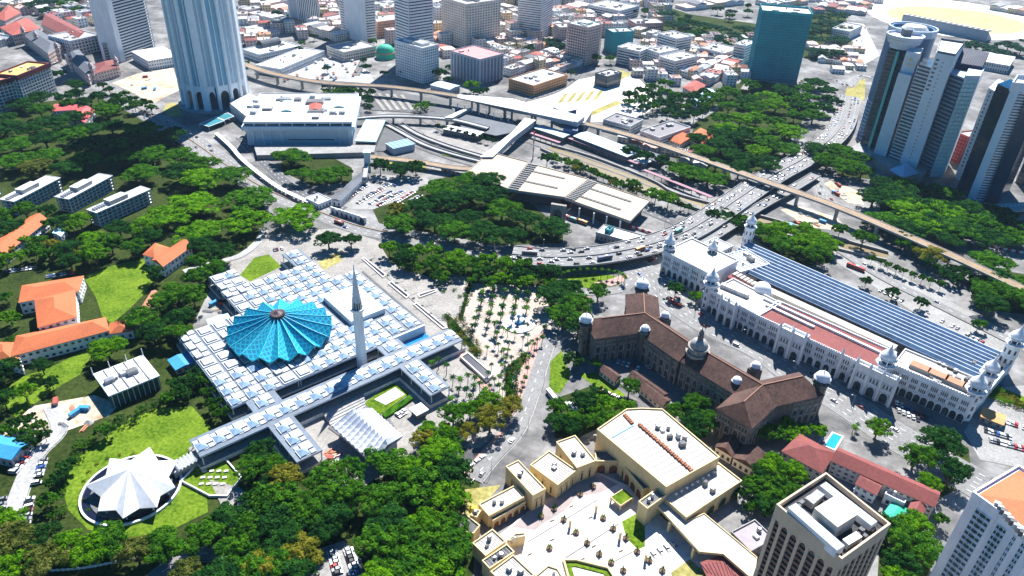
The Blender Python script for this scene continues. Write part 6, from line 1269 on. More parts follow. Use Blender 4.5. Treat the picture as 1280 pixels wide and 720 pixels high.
# ------------------------------------------------------------------ shophouse rows
WL = [WHITE, WARMW, PINKW, WHITE2, CREAM]; R_PAL = (mat('pale_pink_tiles', (.6, .42, .38), .75, .2, .06, .6), 'pale pink roofed'); R_CRM = (CREAMROOF, 'cream roofed')
RF = [R_RED, R_SAL, R_PAL, R_GRY, R_WHT, R_MAR, R_PAL, R_WHT, R_WHT, R_GRY, R_CRM, R_PAL, R_SLT]
ROWS = [((0, 12), (60, 14), 40, 5, 9, 'shophouse', 'in the far top left rows'), ((300, 18), (360, 36), 34, 6, 8, 'shophouse', 'right of the ribbed tower'), ((302, 40), (330, 48), 30, 3, 7, 'house', 'right of the ribbed tower, nearer row'), ((322, 12), (356, 20), 34, 4, 9, 'house', 'right of the ribbed tower, far row'), ((376, 40), (420, 52), 26, 5, 10, 'shophouse', 'behind the open market'), ((396, 26), (424, 34), 30, 3, 9, 'shophouse', 'left of the dark sided tower'), ((470, 38), (492, 46), 26, 3, 8, 'shophouse', 'behind the green fabric dome'),
 ((540, 74), (562, 66), 20, 3, 9, 'shophouse', 'between the office tower and the corniced block'), ((538, 60), (556, 48), 20, 3, 8, 'house', 'between the two tall pale towers'), ((612, 44), (645, 36), 24, 4, 9, 'shophouse', 'right of the pale pink tower, far row'), ((612, 60), (640, 52), 20, 4, 8, 'shophouse', 'right of the pale pink tower, near row'), ((622, 84), (662, 72), 18, 5, 9, 'shophouse', 'above the orange corner block, upper row'), ((640, 96), (672, 84), 16, 4, 9, 'shophouse', 'above the orange corner block, lower row'), ((662, 82), (706, 68), 18, 5, 9, 'house', 'left of the balcony tower'), ((684, 98), (728, 82), 12, 6, 7, 'shophouse', 'below the balcony tower'),
 ((760, 52), (776, 54), 24, 2, 10, 'shophouse', 'beside the netted block'), ((784, 44), (822, 52), 26, 5, 9, 'shophouse', 'in the rows above the white blocks'), ((800, 58), (838, 64), 20, 4, 10, 'house', 'in the rows between the white blocks'), ((832, 92), (872, 100), 24, 6, 10, 'shophouse', 'in the front row beside the street square'), ((846, 84), (884, 90), 20, 5, 9, 'shophouse', 'in the middle row beside the street square'), ((860, 74), (906, 80), 20, 6, 9, 'shophouse', 'in the back row beside the street square'), ((886, 108), (930, 82), 20, 8, 9, 'shophouse', 'along the street beside the netted tower'), ((880, 96), (916, 76), 14, 5, 9, 'house', 'behind the street beside the netted tower'),
 ((700, 22), (742, 12), 30, 4, 12, 'house', 'at the top edge above the balcony tower'), ((740, 34), (770, 30), 26, 3, 12, 'house', 'above the netted block'), ((616, 22), (642, 18), 30, 3, 12, 'house', 'at the top edge beside the ribbon tower'), ((960, 10), (1010, 6), 40, 5, 8, 'house', 'at the top edge above the netted tower'), ((1022, 78), (1078, 84), 20, 6, 6, 'house', 'in the low row beside the far car park'), ((1020, 12), (1080, 20), 36, 5, 8, 'house', 'at the top edge near the sports field'), ((1030, 56), (1058, 62), 22, 3, 7, 'house', 'beside the far car park'), ((0, 60), (28, 52), 24, 3, 8, 'house', 'at the left edge below the red hipped blocks'), ((380, 10), (424, 8), 40, 4, 10, 'house', 'at the top edge between the slim towers'), ((858, 14), (930, 6), 36, 6, 8, 'house', 'at the top edge above the grove'), ((530, 20), (552, 8), 30, 3, 12, 'house', 'at the top edge between the pale towers'), ((1236, 12), (1280, 20), 40, 4, 8, 'house', 'beyond the sports field')]
for i, (p0, p1, dp, n, h, nm, wh) in enumerate(ROWS): terrace(p0, p1, dp, n, h, 'shophouse' if nm == 'shophouse' else 'house', wh, RF, WL, 100+i, ('gable', 'gable', 'hip', 'flat'), 'small houses in the city rows', .3, nm)
# ------------------------------------------------------------------ market stalls, barriers
for i in range(34):
    rr = random.Random(900+i); p = P(rr.uniform(356, 446), rr.uniform(70, 102)); r = thing('market_stall', '', 'stall', p); mt_, nm = rr.choice([(WROOF, 'white'), (BLUEROOF, 'blue'), (RED, 'red'), (SALMON, 'salmon'), (WROOF, 'white')]); later(r, '%s topped stall' % nm, 'in the open market by the curved white building', 'stalls of the open market')
    part('awning', MB().lathe((p.x, p.y, 2.3), [(2.6, 0), (2.5, .3), (.2, 1.5)], 4, 0, .4), mt_, r); part('table', MB().box(p, (1, .2), 2.4, 1.6, 0, 1), CONC, r)
    for s in (-1, 1): part('post', MB().box(p+Vector((s*1.5, .2, 0)), (1, 0), .15, .15, 0, 2.4), STEEL, r)
def barrier(label, px, step, h, m2):
    c = spline(PP(px)); r = thing('barrier', label, 'barrier', c[0]); k = 0; ms = [mat('barrier_red', (.5, .04, .05), .6, .15), m2]
    for p, d in walk(c, step): part('panel', MB().box(p+d*step/2, d, step*.96, .4, 0, h), ms[k % 2], r); k += 1
barrier('red and white site hoarding along the road by the right hand trees', [(1160, 294), (1200, 302), (1290, 320)], 3.0, 2.4, WHITE)
barrier('red and white hoarding below the bus hub', [(712, 258), (750, 271), (778, 281), (826, 297)], 3.0, 2.4, WHITE)
barrier('low red and white blocks beside the covered bridge', [(556, 214), (582, 220)], 2.2, 2.2, WHITE)
barrier('red and white safety fence at the mosque building site', [(396, 580), (418, 574), (428, 568)], 1.6, 1.5, WHITE)
fc = thing('long_fence', 'long low white fence beside the road at the bottom left', 'fence', P(130, 712)); c = spline(PP([(40, 716), (100, 712), (150, 703), (215, 692)]))
for p, d in walk(c, 2.2): part('fence_panel', MB().box(p+d*1.0, d, 1.9, .15, .3, 1.5), WHITE2, fc); part('fence_post', MB().box(p, d, .3, .3, 0, 1.8), WHITE, fc)
# ------------------------------------------------------------------ loose infill of the old quarters
def fill(pg, ang, step, h0, h1, where, seed, n_max):
    rr = random.Random(seed); W = PP(pg); c = cen(W); u = Vector((math.cos(ang), math.sin(ang), 0)); v = Vector((-u.y, u.x, 0)); k = 0
    S = int(max((p-c).length for p in W)/step)+1; cells = [(i, j) for i in range(-S, S+1) for j in range(-S, S+1)]; rr.shuffle(cells)
    def ins(p):
        r = False; n = len(W)
        for i in range(n):
            a, b = W[i], W[i-1]
            if (a.y > p.y) != (b.y > p.y) and p.x < (b.x-a.x)*(p.y-a.y)/(b.y-a.y)+a.x: r = not r
        return r
    for i, j in cells:
        if k >= n_max: break
        p = c+u*(i*step+(j//2)*3)+v*(j*step+(j//2)*7)
        if not ins(p): continue
        lx, ly = step*rr.uniform(.38, .49), step*rr.uniform(.36, .48)
        if any(math.hypot(p.x-x, p.y-y) < r*.72+lx*1.0 for x, y, r in FOOT): continue
        if any((p-q).length < w/2+lx*1.1 for rc, w in ROADS for q in rc): continue
        q = [p-u*lx-v*ly, p+u*lx-v*ly, p+u*lx+v*ly, p-u*lx+v*ly]; rm, rn = rr.choice(RF); h = rr.uniform(h0, h1); kd = rr.choice(('gable', 'hip', 'flat', 'flat')) if h < 12 else 'flat'
        house(q, h, rr.uniform(2, 3.4), rm, rr.choice(WL), rn+(' block' if kd == 'flat' else ' house'), where, 'city_block' if kd == 'flat' else 'house', 'city block' if kd == 'flat' else 'house', kd, max(1, round(h/3.6)), 'small houses in the city rows', bay=4.2); k += 1
fill([(294, 0), (424, 0), (424, 42), (300, 62)], .35, 18, 7, 16, 'in the blocks right of the ribbed tower', 1, 60)
fill([(455, 0), (700, 0), (704, 60), (610, 64), (540, 80), (462, 40)], .5, 19, 9, 24, 'in the blocks between the top towers', 2, 90)
fill([(690, 0), (836, 0), (834, 34), (770, 58), (704, 58)], .2, 19, 8, 20, 'in the blocks at the top centre', 3, 50)
fill([(604, 58), (712, 62), (712, 100), (628, 92)], .75, 14, 8, 15, 'in the blocks left of the balcony tower', 4, 26)
fill([(822, 56), (940, 46), (934, 108), (850, 110), (780, 96)], .1, 15, 8, 15, 'in the blocks left of the netted tower', 5, 50)
fill([(962, 0), (1110, 0), (1076, 18), (1000, 18)], .1, 24, 6, 10, 'in the blocks above the netted tower', 6, 16)
fill([(1004, 56), (1084, 60), (1084, 96), (1040, 96)], -.1, 18, 5, 9, 'in the blocks below the far car park', 7, 16)
fill([(0, 0), (138, 0), (134, 30), (20, 60), (0, 60)], -.6, 19, 9, 16, 'in the top left corner blocks', 8, 36)
fill([(755, 170), (830, 178), (900, 205), (890, 212), (780, 190)], -.35, 15, 4, 7, 'below the viaduct near the river', 9, 9)

q = ccw(rectpx((492, 186), (519, 180), (514, 172), 7)); r = thing('glass_hall', 'blue glass roofed low hall beside the dark asphalt yard', 'building', cen(q).xy.to_3d()); part('wall', MB().prism(offset(q, -.4), 0, 6.4), BLUEGREY, r); part('roof', MB().prism(q, 6.4, 7, 0, None, True), mat('blue_glass_roof', (.2, .36, .48), .3, .15), r)
for i in range(6): part('roof_bar', MB().box(q[0].lerp(q[1], i/5).lerp(q[3].lerp(q[2], i/5), .5), q[3]-q[0], (q[3]-q[0]).length, .5, 7, 7.4), WHITE, r)
q = ccw(PP([(562, 133), (640, 150), (655, 163), (620, 170), (575, 160)], 6)); r = thing('deck_shade_proxy', 'dark roof on white columns as deck shade shelter in the shade under the elevated station', 'proxy', cen(q).xy.to_3d()); part('roof', MB().prism(offset(q, -2), 5, 5.6, 0, None, True), SLATE, r)  # added dark roof stands in for the shade under the viaduct deck
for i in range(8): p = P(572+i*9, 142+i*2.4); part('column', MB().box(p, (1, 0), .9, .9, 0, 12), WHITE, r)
house(rectpx((538, 106), (562, 112), (566, 105), 9), 9, 1, mat('pale_blue_roof', (.35, .48, .58)), BLUEGREY, '', '', 'rail_shed', 'shed', 'gable', 1, None, 'pale blue roofed shed beside the foot of the office tower')
A_ = spline(PP([(270, 166), (288, 182), (302, 198), (326, 218), (352, 236), (386, 252)], 4)); r = thing('covered_walkway', 'winding white covered walkway between the two arms of the main road', 'walkway', A_[0].xy.to_3d()); part('roof', sweep(MB(), A_, [(2, 0), (2, .4), (-2, .4), (-2, 0)], 0, True, z=3.6), WHITE, r)
for p, d in walk(A_, 6): part('post', MB().box(p, d, .3, 3, 0, 3.6), CONC, r)

# building sites and yards: heaps, planks and huts
for i in range(46):
    rr = random.Random(3000+i); zone = [((60, 132), (500, 540)), ((258, 290), (372, 392)), ((1038, 1076), (232, 250)), ((985, 1044), (264, 284)), ((398, 424), (562, 578)), ((150, 210), (88, 118))][i % 6]
    p = P(rr.uniform(*zone[0]), rr.uniform(*zone[1])); nm, cm = rr.choice([('plank_stack', SALMON), ('pipe_stack', STEEL), ('site_container', BLUEROOF), ('site_container', RED), ('rubble_heap', CONC), ('plank_stack', DIRT)]); wh_ = ['on the left building site', 'on the building site left of the dome', 'on the earthworks below the right towers', 'on the earthworks by the viaduct', 'at the foot of the mosque arm', 'on the bare ground by the ribbed tower'][i % 6]
    r = thing(nm, '', nm.replace('_', ' '), p); later(r, {'plank_stack': 'brown stack of planks', 'pipe_stack': 'grey stack of pipes', 'site_container': 'blue site container' if cm is BLUEROOF else 'red site container', 'rubble_heap': 'grey heap of rubble'}[nm], wh_, 'building site clutter'); u = (math.cos(i), math.sin(i))
    if nm == 'rubble_heap': part('heap', MB().lathe(p, [(rr.uniform(1.5, 3), 0), (1.4, .9), (.4, 1.6)], 7), cm, r)
    elif nm == 'site_container': mb = MB(); mb.box(p, u, 6, 2.4, .1, 2.6); part('body', mb, cm, r); part('door', MB().box(p+Vector((u[0], u[1], 0))*3.02, u, .08, 2.0, .3, 2.4), STEEL, r)
    else:
        for k in range(5): part('pole' if nm == 'pipe_stack' else 'plank', MB().box(p+Vector((-u[1], u[0], 0))*(k*.5-1), u, rr.uniform(4, 8), .4, .05+.1*(k % 2), .45+.2*(k % 3)), cm, r)
house(rectpx((1226, 520), (1254, 531), (1258, 520), 4), 4, .5, mat('rusty_orange_roof', (.5, .26, .1), .8, .2), CONC, '', '', 'car_shed', 'shed', 'gable', 1, None, 'orange rusty roofed car shed at the right end of the station')
# ------------------------------------------------------------------ vehicles
CARC = {'white': (.75, .75, .75), 'silver': (.45, .46, .48), 'black': (.02, .02, .022), 'grey': (.18, .19, .2), 'red': (.35, .03, .03), 'blue': (.04, .1, .3), 'maroon': (.16, .02, .03), 'yellow': (.6, .4, .05), 'teal': (.05, .25, .27)}
TYRE = mat('tyre_rubber', (.015, .015, .015), .9, .2); CGL = mat('car_glass', (.01, .014, .02), .08, .3, spec=.7)
def carmesh(colname, van=False):
    paint = mat('car_paint_'+colname, CARC[colname], .3, .06, .2, 1, spec=.5)
    mb = MB(); W = .88
    low = [(-2.15, .35), (2.15, .35), (2.2, .7), (1.15 if not van else 1.9, .95), (-1.7 if not van else -2.1, 1.0), (-2.2, .85)]
    cab = [(1.1, .95), (.45, 1.42), (-1.15, 1.45), (-1.75, 1.0)] if not van else [(1.8, .95), (1.2, 1.85), (-2.0, 1.9), (-2.1, 1.0)]
    def ext(pr, w0, w1, mi, top=None):
        n = len(pr)
        for i in range(n):
            (x0, z0), (x1, z1) = pr[i], pr[(i+1) % n]; a0 = w1 if z0 > 1.2 else w0; a1 = w1 if z1 > 1.2 else w0
            mb.face([(x0, -a0, z0), (x1, -a1, z1), (x1, a1, z1), (x0, a0, z0)][::-1], top if top is not None and z0 > 1.2 and z1 > 1.2 else mi)
        mb.face([(x, -(w1 if z > 1.2 else w0), z) for x, z in pr], mi); mb.face([(x, (w1 if z > 1.2 else w0), z) for x, z in reversed(pr)], mi)
    ext(low, W, W, 0); ext(cab, W-.06, W-.2, 1, 0)
    for x in (-1.35, 1.35):
        for s in (-1, 1): mb.tube((x, s*.7, .33), (x, s*.92, .33), .33, .33, 8, 2)
    for s in (-.6, .6): mb.face([(2.21, s-.2, .55), (2.21, s+.2, .55), (2.18, s+.2, .72), (2.18, s-.2, .72)], 3); mb.face([(-2.21, s+.2, .62), (-2.21, s-.2, .62), (-2.21, s-.2, .8), (-2.21, s+.2, .8)], 4)
    return mb.mesh('car', [paint, CGL, TYRE, WHITE, RED])
CM = {k: carmesh(k) for k in CARC}; VM = {k: carmesh(k, True) for k in ('white', 'silver', 'yellow')}
CW = ['white']*7+['silver']*6+['black']*5+['grey']*4+['red', 'blue', 'maroon', 'red']
crr = random.Random(12)
CARS = []
def car(p, d, where, group, col=None, van=False): CARS.append((p.copy(), d.copy(), where, group, col, van))
def park(p, d, where, group, col=None, van=False):
    col = col or crr.choice(CW); me = (VM if van and col in VM else CM)[col]
    o = link('car' if not van else 'van', me); o.location = p; o.rotation_euler = (0, 0, math.atan2(d.y, d.x)+crr.uniform(-.03, .03)); o.scale = (1.08,)*3
    later(o, '%s %s' % (col, 'van' if van else 'car'), where, group, 'van' if van else 'car'); return o
def carrow(p0, p1, n, where, group='parked cars', skip=.08, ang=None, z=.06, turn=0.0):
    a, b = P(*p0), P(*p1); d = (b-a).normalized(); nn = Vector((-d.y, d.x, 0))
    if turn: nn = Matrix.Rotation(turn, 3, 'Z') @ nn
    for i in range(n):
        if crr.random() < skip: continue
        p = a.lerp(b, (i+.5)/n); p.z = z; h = nn if crr.random() < .6 else -nn; car(p, h if ang is None else d, where, group, van=crr.random() < .08)
def traffic(c, offs, step, where, group, z, t0=0.0, t1=1.0):
    for off, sgn in offs:
        s = crr.uniform(2, step)
        for p, d in walk(c, step*.5, s):
            if crr.random() < .5: continue
            n = Vector((-d.y, d.x, 0)); q = p+n*off; q.z = z; x, y = pix(q)
            if not (0 < x < 1280 and 0 < y < 720): continue
            car(q+d*crr.uniform(-3, 3), d*sgn, where, group, van=crr.random() < .1)
GP = 'parked cars'
carrow((429, 252), (460, 231), 11, 'in the left row of the full car park', GP); carrow((446, 255), (480, 236), 12, 'in the middle row of the full car park', GP); carrow((480, 252), (505, 239), 9, 'in the third row of the full car park', GP); carrow((503, 257), (527, 244), 8, 'in the right row of the full car park', GP); carrow((464, 227), (496, 233), 9, 'in the top row of the full car park', GP); carrow((455, 248), (488, 230), 11, 'in the second row of the full car park', GP)
carrow((462, 256), (490, 240), 11, 'in the inner row of the full car park', GP); carrow((472, 258), (500, 243), 10, 'in the inner right row of the full car park', GP); carrow((494, 254), (518, 240), 9, 'in the outer right row of the full car park', GP)
carrow((16, 593), (43, 561), 9, 'beside the blue shed on the left drive', GP); carrow((55, 574), (44, 612), 8, 'on the right side of the left drive', GP); carrow((38, 622), (32, 658), 7, 'at the lower right of the left drive', GP); carrow((3, 622), (1, 660), 6, 'at the left edge by the drive', GP)
carrow((415, 689), (423, 719), 7, 'in the left row at the bottom car park', GP); carrow((435, 686), (446, 719), 7, 'in the right row at the bottom car park', GP)
carrow((1118, 503), (1160, 524), 7, 'in front of the station arcade', GP, turn=.5); carrow((1231, 517), (1252, 525), 5, 'in the upper row right of the station', GP); carrow((1253, 526), (1282, 536), 6, 'in the middle row right of the station', GP); carrow((1230, 538), (1264, 548), 9, 'in the lower row right of the station', GP); carrow((1236, 550), (1280, 562), 10, 'in the lowest row right of the station', GP); carrow((1120, 512), (1150, 526), 5, 'in the outer row before the station arcade', GP, turn=.5)
carrow((57, 347), (93, 341), 8, 'in the row above the lawn', GP); carrow((6, 341), (46, 335), 8, 'in the row by the left houses', GP); carrow((342, 313), (354, 311), 4, 'in the shade beside the mosque', GP)
carrow((752, 489), (792, 506), 6, 'below the stone office court', GP, ang=1); carrow((770, 452), (800, 462), 5, 'in the stone office court', GP); carrow((808, 458), (842, 478), 5, 'along the shadow in the stone office court', GP, ang=1)
carrow((806, 330), (826, 318), 6, 'under the flyover', GP); carrow((826, 346), (850, 357), 7, 'in the forecourt at the station end', GP, turn=.4); carrow((1168, 398), (1200, 412), 5, 'behind the striped platform roof', GP); carrow((1098, 362), (1130, 378), 5, 'in the lot behind the platform roof', GP); carrow((1206, 418), (1230, 430), 4, 'at the far end behind the platform roof', GP)
carrow((496, 521), (508, 514), 3, 'beside the folded roof hall', GP); carrow((707, 505), (716, 517), 3, 'in the lot left of the stone offices', GP, ang=1); carrow((700, 385), (735, 372), 6, 'by the round lawn', GP, ang=1); carrow((813, 696), (846, 680), 4, 'under the long canopy roof', GP); carrow((1008, 30), (1090, 36), 14, 'in the far car park, upper row', GP); carrow((1005, 46), (1080, 52), 12, 'in the far car park, lower row', GP); carrow((586, 585), (606, 570), 3, 'under the trees beside the cream blocks', GP, ang=1)
traffic(FC, ((10.5, -1), (6.5, -1), (-3.5, 1), (-7, 1), (-11, 1)), 26, 'on the flyover', 'cars on the flyover', 7.1); traffic(RC, ((2, 1), (-2, 1)), 26, 'on the slip road ramp', 'cars on the ramp', 5.1)
traffic(R1, ((8, -1), (4, -1), (-4, 1), (-8, 1)), 70, 'on the main road', 'cars on the main road', .1); traffic(R3, ((9, -1), (4.5, -1), (-4.5, 1), (-9, 1)), 48, 'on the road before the station', 'cars on the station road', .12); traffic(R6, ((3, 1), (-3, -1)), 60, 'on the curved road by the right towers', 'cars on the curved road', .12); traffic(R2, ((2, -1),), 60, 'on the lane by the palm plaza', 'cars on the plaza lane', .1); traffic(R16, ((2, 1), (-2, -1)), 26, 'beside the yellow field', 'cars by the field', .15); traffic(R9, ((2, 1),), 60, 'on the riverside road', 'cars on the riverside road', .12)
def bus(px, py, q, label, cm, L=11.0, name='bus', cat='bus', z=.1):
    p = P(px, py, z); d = (P(*q, z)-p).normalized(); r = thing(name, label, cat, p); n = Vector((-d.y, d.x, 0)); W = 1.25
    mb = MB(); mb.box(p, d, L, 2.5, z+.5, z+3.1); part('body', mb, cm, r); wb_ = MB()
    for s in (-1, 1): wb_.box(p+n*s*1.22, d, L*.92, .14, z+1.5, z+2.5)
    for s in (-1, 1): wb_.box(p+d*s*(L/2-.02), n, 2.1, .14, z+1.3, z+2.6)
    part('window', wb_, CGL, r); part('roof_unit', MB().box(p+d*1, d, 2.6, 1.6, z+3.1, z+3.4), WHITE2, r)
    for x in (-.32, .3):
        for s in (-1, 1): c = p+d*L*x+n*s*1.0; part('wheel', MB().tube(c+Vector((0, 0, .5))-n*.25, c+Vector((0, 0, .5))+n*.3, .5, .5, 10), TYRE, r)
REDP = mat('bus_red', (.4, .03, .03), .4, .1); ORP = mat('bus_orange', (.55, .22, .04), .4, .1); TLP = mat('bus_teal', (.03, .25, .25), .4, .1)
bus(843, 380, (856, 388), 'red bus driving past the white station', REDP); bus(1069, 336, (1082, 341), 'long red bus parked beside the striped platform roof', REDP, 14); bus(424, 280, (440, 286), 'dark red lorry on the main road by the big round tree', mat('lorry_red', (.25, .06, .04), .5, .2), 9, 'lorry', 'lorry'); bus(706, 272, (716, 276), 'red bus waiting left at the bus hub', REDP); bus(727, 279, (738, 283), 'orange bus waiting at the bus hub', ORP); bus(716, 276, (724, 279), 'teal bus between the red and the orange one at the hub', TLP, 8)
bus(800, 313, (812, 309), 'orange and white lorry on the flyover bend', ORP, 9, 'lorry', 'lorry', 7.1); bus(662, 318, (676, 319), 'dark silver coach on the left end of the flyover', mat('coach_grey', (.12, .13, .15), .4, .1), 12, 'coach', 'coach', 7.1); bus(848, 290, (858, 285), 'dark teal lorry on the flyover', TLP, 9, 'lorry', 'lorry', 7.1); bus(756, 324, (768, 322), 'dark blue coach on the lower lane of the flyover', mat('coach_blue', (.03, .06, .14), .4, .1), 12, 'coach', 'coach', 7.1); bus(730, 352+26, (738, 374), 'red bus behind the round lawn', REDP, 9)
bus(690, 497, (700, 510), 'white coach in the lot left of the stone offices', WHITE, 11, 'coach', 'coach'); bus(716, 512, (722, 520), 'long white van in the lot near the trees', WHITE, 8)
# lamps
lm = MB().tube((0, 0, 0), (0, 0, 9), .14, .09, 6).tube((0, 0, 9), (1.8, 0, 9.5), .08, .07, 5).mesh('pole', STEEL); lh = MB().box((2.1, 0), (1, 0), .9, .35, 9.35, 9.6).mesh('lamp_head', WHITE2)
def lamps(c, off, step, where, rot=0, z=0.1):
    for p, d in walk(c, step, step*.4):
        n = Vector((-d.y, d.x, 0)); q = p+n*off; x, y = pix(q)
        if not (0 < x < 1280 and 0 < y < 720): continue
        q.z = z; r = thing('street_lamp', '', 'street lamp', q); later(r, 'tall grey street lamp', where, 'street lamps'); r.rotation_euler = (0, 0, math.atan2(-n.y*off, -n.x*off)); link('pole', lm, r); link('lamp_head', lh, r)
lamps(R1, 0, 48, 'along the middle of the main road'); lamps(R3, 0, 40, 'along the middle of the station road'); lamps(FC, 13, 60, 'along the upper edge of the flyover', z=7); lamps(R2, 5.5, 40, 'along the plaza lane')
# ------------------------------------------------------------------ trees
def crown(seed, kind, lod=1.0):
    rr = random.Random(seed); mb = MB()
    if kind == 'palm':
        for i in range(16):
            a = 2*math.pi*i/16+rr.uniform(-.15, .15); e = rr.uniform(-.1, .9); d = Vector((math.cos(a), math.sin(a), 0)); s = Vector((-d.y, d.x, 0)); L = rr.uniform(2.4, 3.2); o = Vector((0, 0, 8)); pr = None
            for t in range(5):
                u = t/4; c = o+d*L*u+Vector((0, 0, e*L*u-1.5*u*u*L*.5)); wd = .42*math.sin(math.pi*min(1, u*.9+.12))
                cur = (c-s*wd-Vector((0, 0, wd*.5)), c, c+s*wd-Vector((0, 0, wd*.5)))
                if pr: mb.face([pr[0], cur[0], cur[1], pr[1]]); mb.face([pr[1], cur[1], cur[2], pr[2]])
                pr = cur
        return mb
    R = 9.0; nC = int({'umbrella': 110, 'round': 100, 'tall': 80, 'shrub': 40}[kind]*lod)
    H = {'umbrella': 12.5, 'round': 15, 'tall': 18, 'shrub': 6.5}[kind]
    flat = {'umbrella': .42, 'round': .7, 'tall': 1.0, 'shrub': .7}[kind]; nL = rr.randint(6, 9) if kind != 'tall' else 5; lobes = []
    for i in range(nL):
        a = i*2.4+rr.uniform(-.4, .4); q = (0.15 if i == 0 else rr.uniform(.38, .68))*(.55 if kind == 'tall' else 1); lr = R*rr.uniform(.3, .46)*(.8 if kind == 'tall' else 1)
        lobes.append((q*R*math.cos(a), q*R*math.sin(a), H*(.9-.34*q*q-rr.uniform(0, .14))-lr*flat*.55, lr))
    for i in range(nC):
        lx, ly, lz, lr = lobes[i % nL]; a = rr.uniform(0, 6.283); u = rr.uniform(-.35, 1); q = math.sqrt(max(0, 1-u*u)); k_ = rr.uniform(.75, 1.0)
        x, y, z = lx+lr*q*math.cos(a)*k_, ly+lr*q*math.sin(a)*k_, lz+lr*flat*u*k_
        cr = rr.uniform(1.0, 1.75)*(.8 if kind == 'shrub' else 1); c = Vector((x, y, z)); nl = int((50 if kind != 'shrub' else 30)*lod)
        for k in range(nl):
            th = rr.uniform(0, 6.283); u = rr.uniform(-.45, 1); q = math.sqrt(max(0, 1-u*u)); n = Vector((q*math.cos(th), q*math.sin(th), u))
            p = c+Vector((n.x*cr, n.y*cr, n.z*cr*.72))*rr.uniform(.75, 1.12)
            nn = (n+Vector((rr.uniform(-.55, .55), rr.uniform(-.55, .55), rr.uniform(-.25, .7)))).normalized(); t = nn.orthogonal().normalized(); t = (Matrix.Rotation(rr.uniform(0, 6.28), 3, nn) @ t); b = nn.cross(t); s = rr.uniform(.24, .5)*(1 if lod == 1 else 2.1); l = s*rr.uniform(.9, 1.5)
            mb.face([p-t*l, p-b*s*.8, p+t*l, p+b*s*.8])
    return mb
def trunk(seed, kind):
    rr = random.Random(seed); mb = MB()
    if kind == 'palm': return mb.tube((0, 0, 0), (.15, 0, 4), .26, .2, 7).tube((.15, 0, 4), (0, 0, 8), .2, .16, 7)
    H = {'umbrella': 12.5, 'round': 15, 'tall': 18, 'shrub': 6.5}[kind]; b = .3*H if kind != 'shrub' else .15*H
    mb.tube((0, 0, 0), (.2, .1, b), .62, .45, 8)
    for i in range(6):
        a = i*1.05+rr.uniform(-.3, .3); e = Vector((math.cos(a)*rr.uniform(3, 6), math.sin(a)*rr.uniform(3, 6), H*rr.uniform(.55, .75))); m = Vector((.2, .1, b)).lerp(e, .5)+Vector((0, 0, -.6)); mb.tube((.2, .1, b), m, .34, .22, 6); mb.tube(m, e, .22, .08, 5)
    return mb
KH = {'umbrella': .7, 'round': .55, 'tall': .55, 'shrub': .5, 'palm': .95}; KHT = {'umbrella': 12.5, 'round': 15, 'tall': 18, 'shrub': 6.5, 'palm': 8}
CR = {}; TRK = {}
for kind, nv in (('umbrella', 4), ('round', 4), ('tall', 2), ('shrub', 3), ('palm', 3)):
    for v in range(nv):
        g = crown(31*v+len(kind), kind)
        for tn in LEAF: CR[kind, v, tn] = None
        me = g.mesh('crown', [LEAF['mid']]); CR[kind, v] = me; TRK[kind, v] = trunk(v+5, kind).mesh('trunk', BARK)
NV = {'umbrella': 4, 'round': 4, 'tall': 2, 'shrub': 3, 'palm': 3}
trr = random.Random(99); TREES = []
SIZ = lambda D, k: ('small' if D < 9 else 'broad' if D > 19 else 'medium sized')
SPEC = []
def tree(px, py, wpx, tone='mid', kind='round', where='', group=None): SPEC.append((px, py, wpx, tone, kind, where))
def grow():
    """the 290 trees that show largest are things; the rest one mass of small crowns"""
    big = sorted((q for q in SPEC if q[4] in ('umbrella', 'round', 'tall')), key=lambda q: -q[2]); lim = big[min(len(big), 290)-1][2]; n = 0; rest = []
    for q in SPEC:
        if q[4] in ('umbrella', 'round', 'tall') and (q[2] < lim or n >= 290): rest.append(q); continue
        if q[4] in ('umbrella', 'round', 'tall'): n += 1
        plant(*q)
    low = [crown(500+v, 'round', .5) for v in range(4)]; mb = MB(); tn = list(LEAF)
    for px, py, wpx, tone, kind, wh in rest:
        D = wpx*mpp(px, py, 6); s = D/18; zs = max(s, .6) if s < .6 else min(s, 1.1); p = P(px, py, 15*zs*.55); p.z = 0; g = trr.choice(low); a = trr.uniform(0, 6.28); ca, sa = math.cos(a)*s, math.sin(a)*s; k = len(mb.v); mi = tn.index(tone)
        mb.v += [(p.x+x*ca-y*sa, p.y+x*sa+y*ca, z*zs) for x, y, z in g.v]; mb.f += [tuple(i+k for i in f) for f in g.f]; mb.m += [mi]*len(g.f)
        mb.tube(p, p+Vector((0, 0, 8*zs)), .4*s, .3*s, 5, len(tn))
    print('trees single', n, 'in the mass', len(rest), 'quads', len(mb.f))
    if rest: o = one('tree_mass', mb, [LEAF[t] for t in tn]+[BARK], 'many small street and park trees scattered through the distant city blocks', 'trees'); o['kind'] = 'stuff'
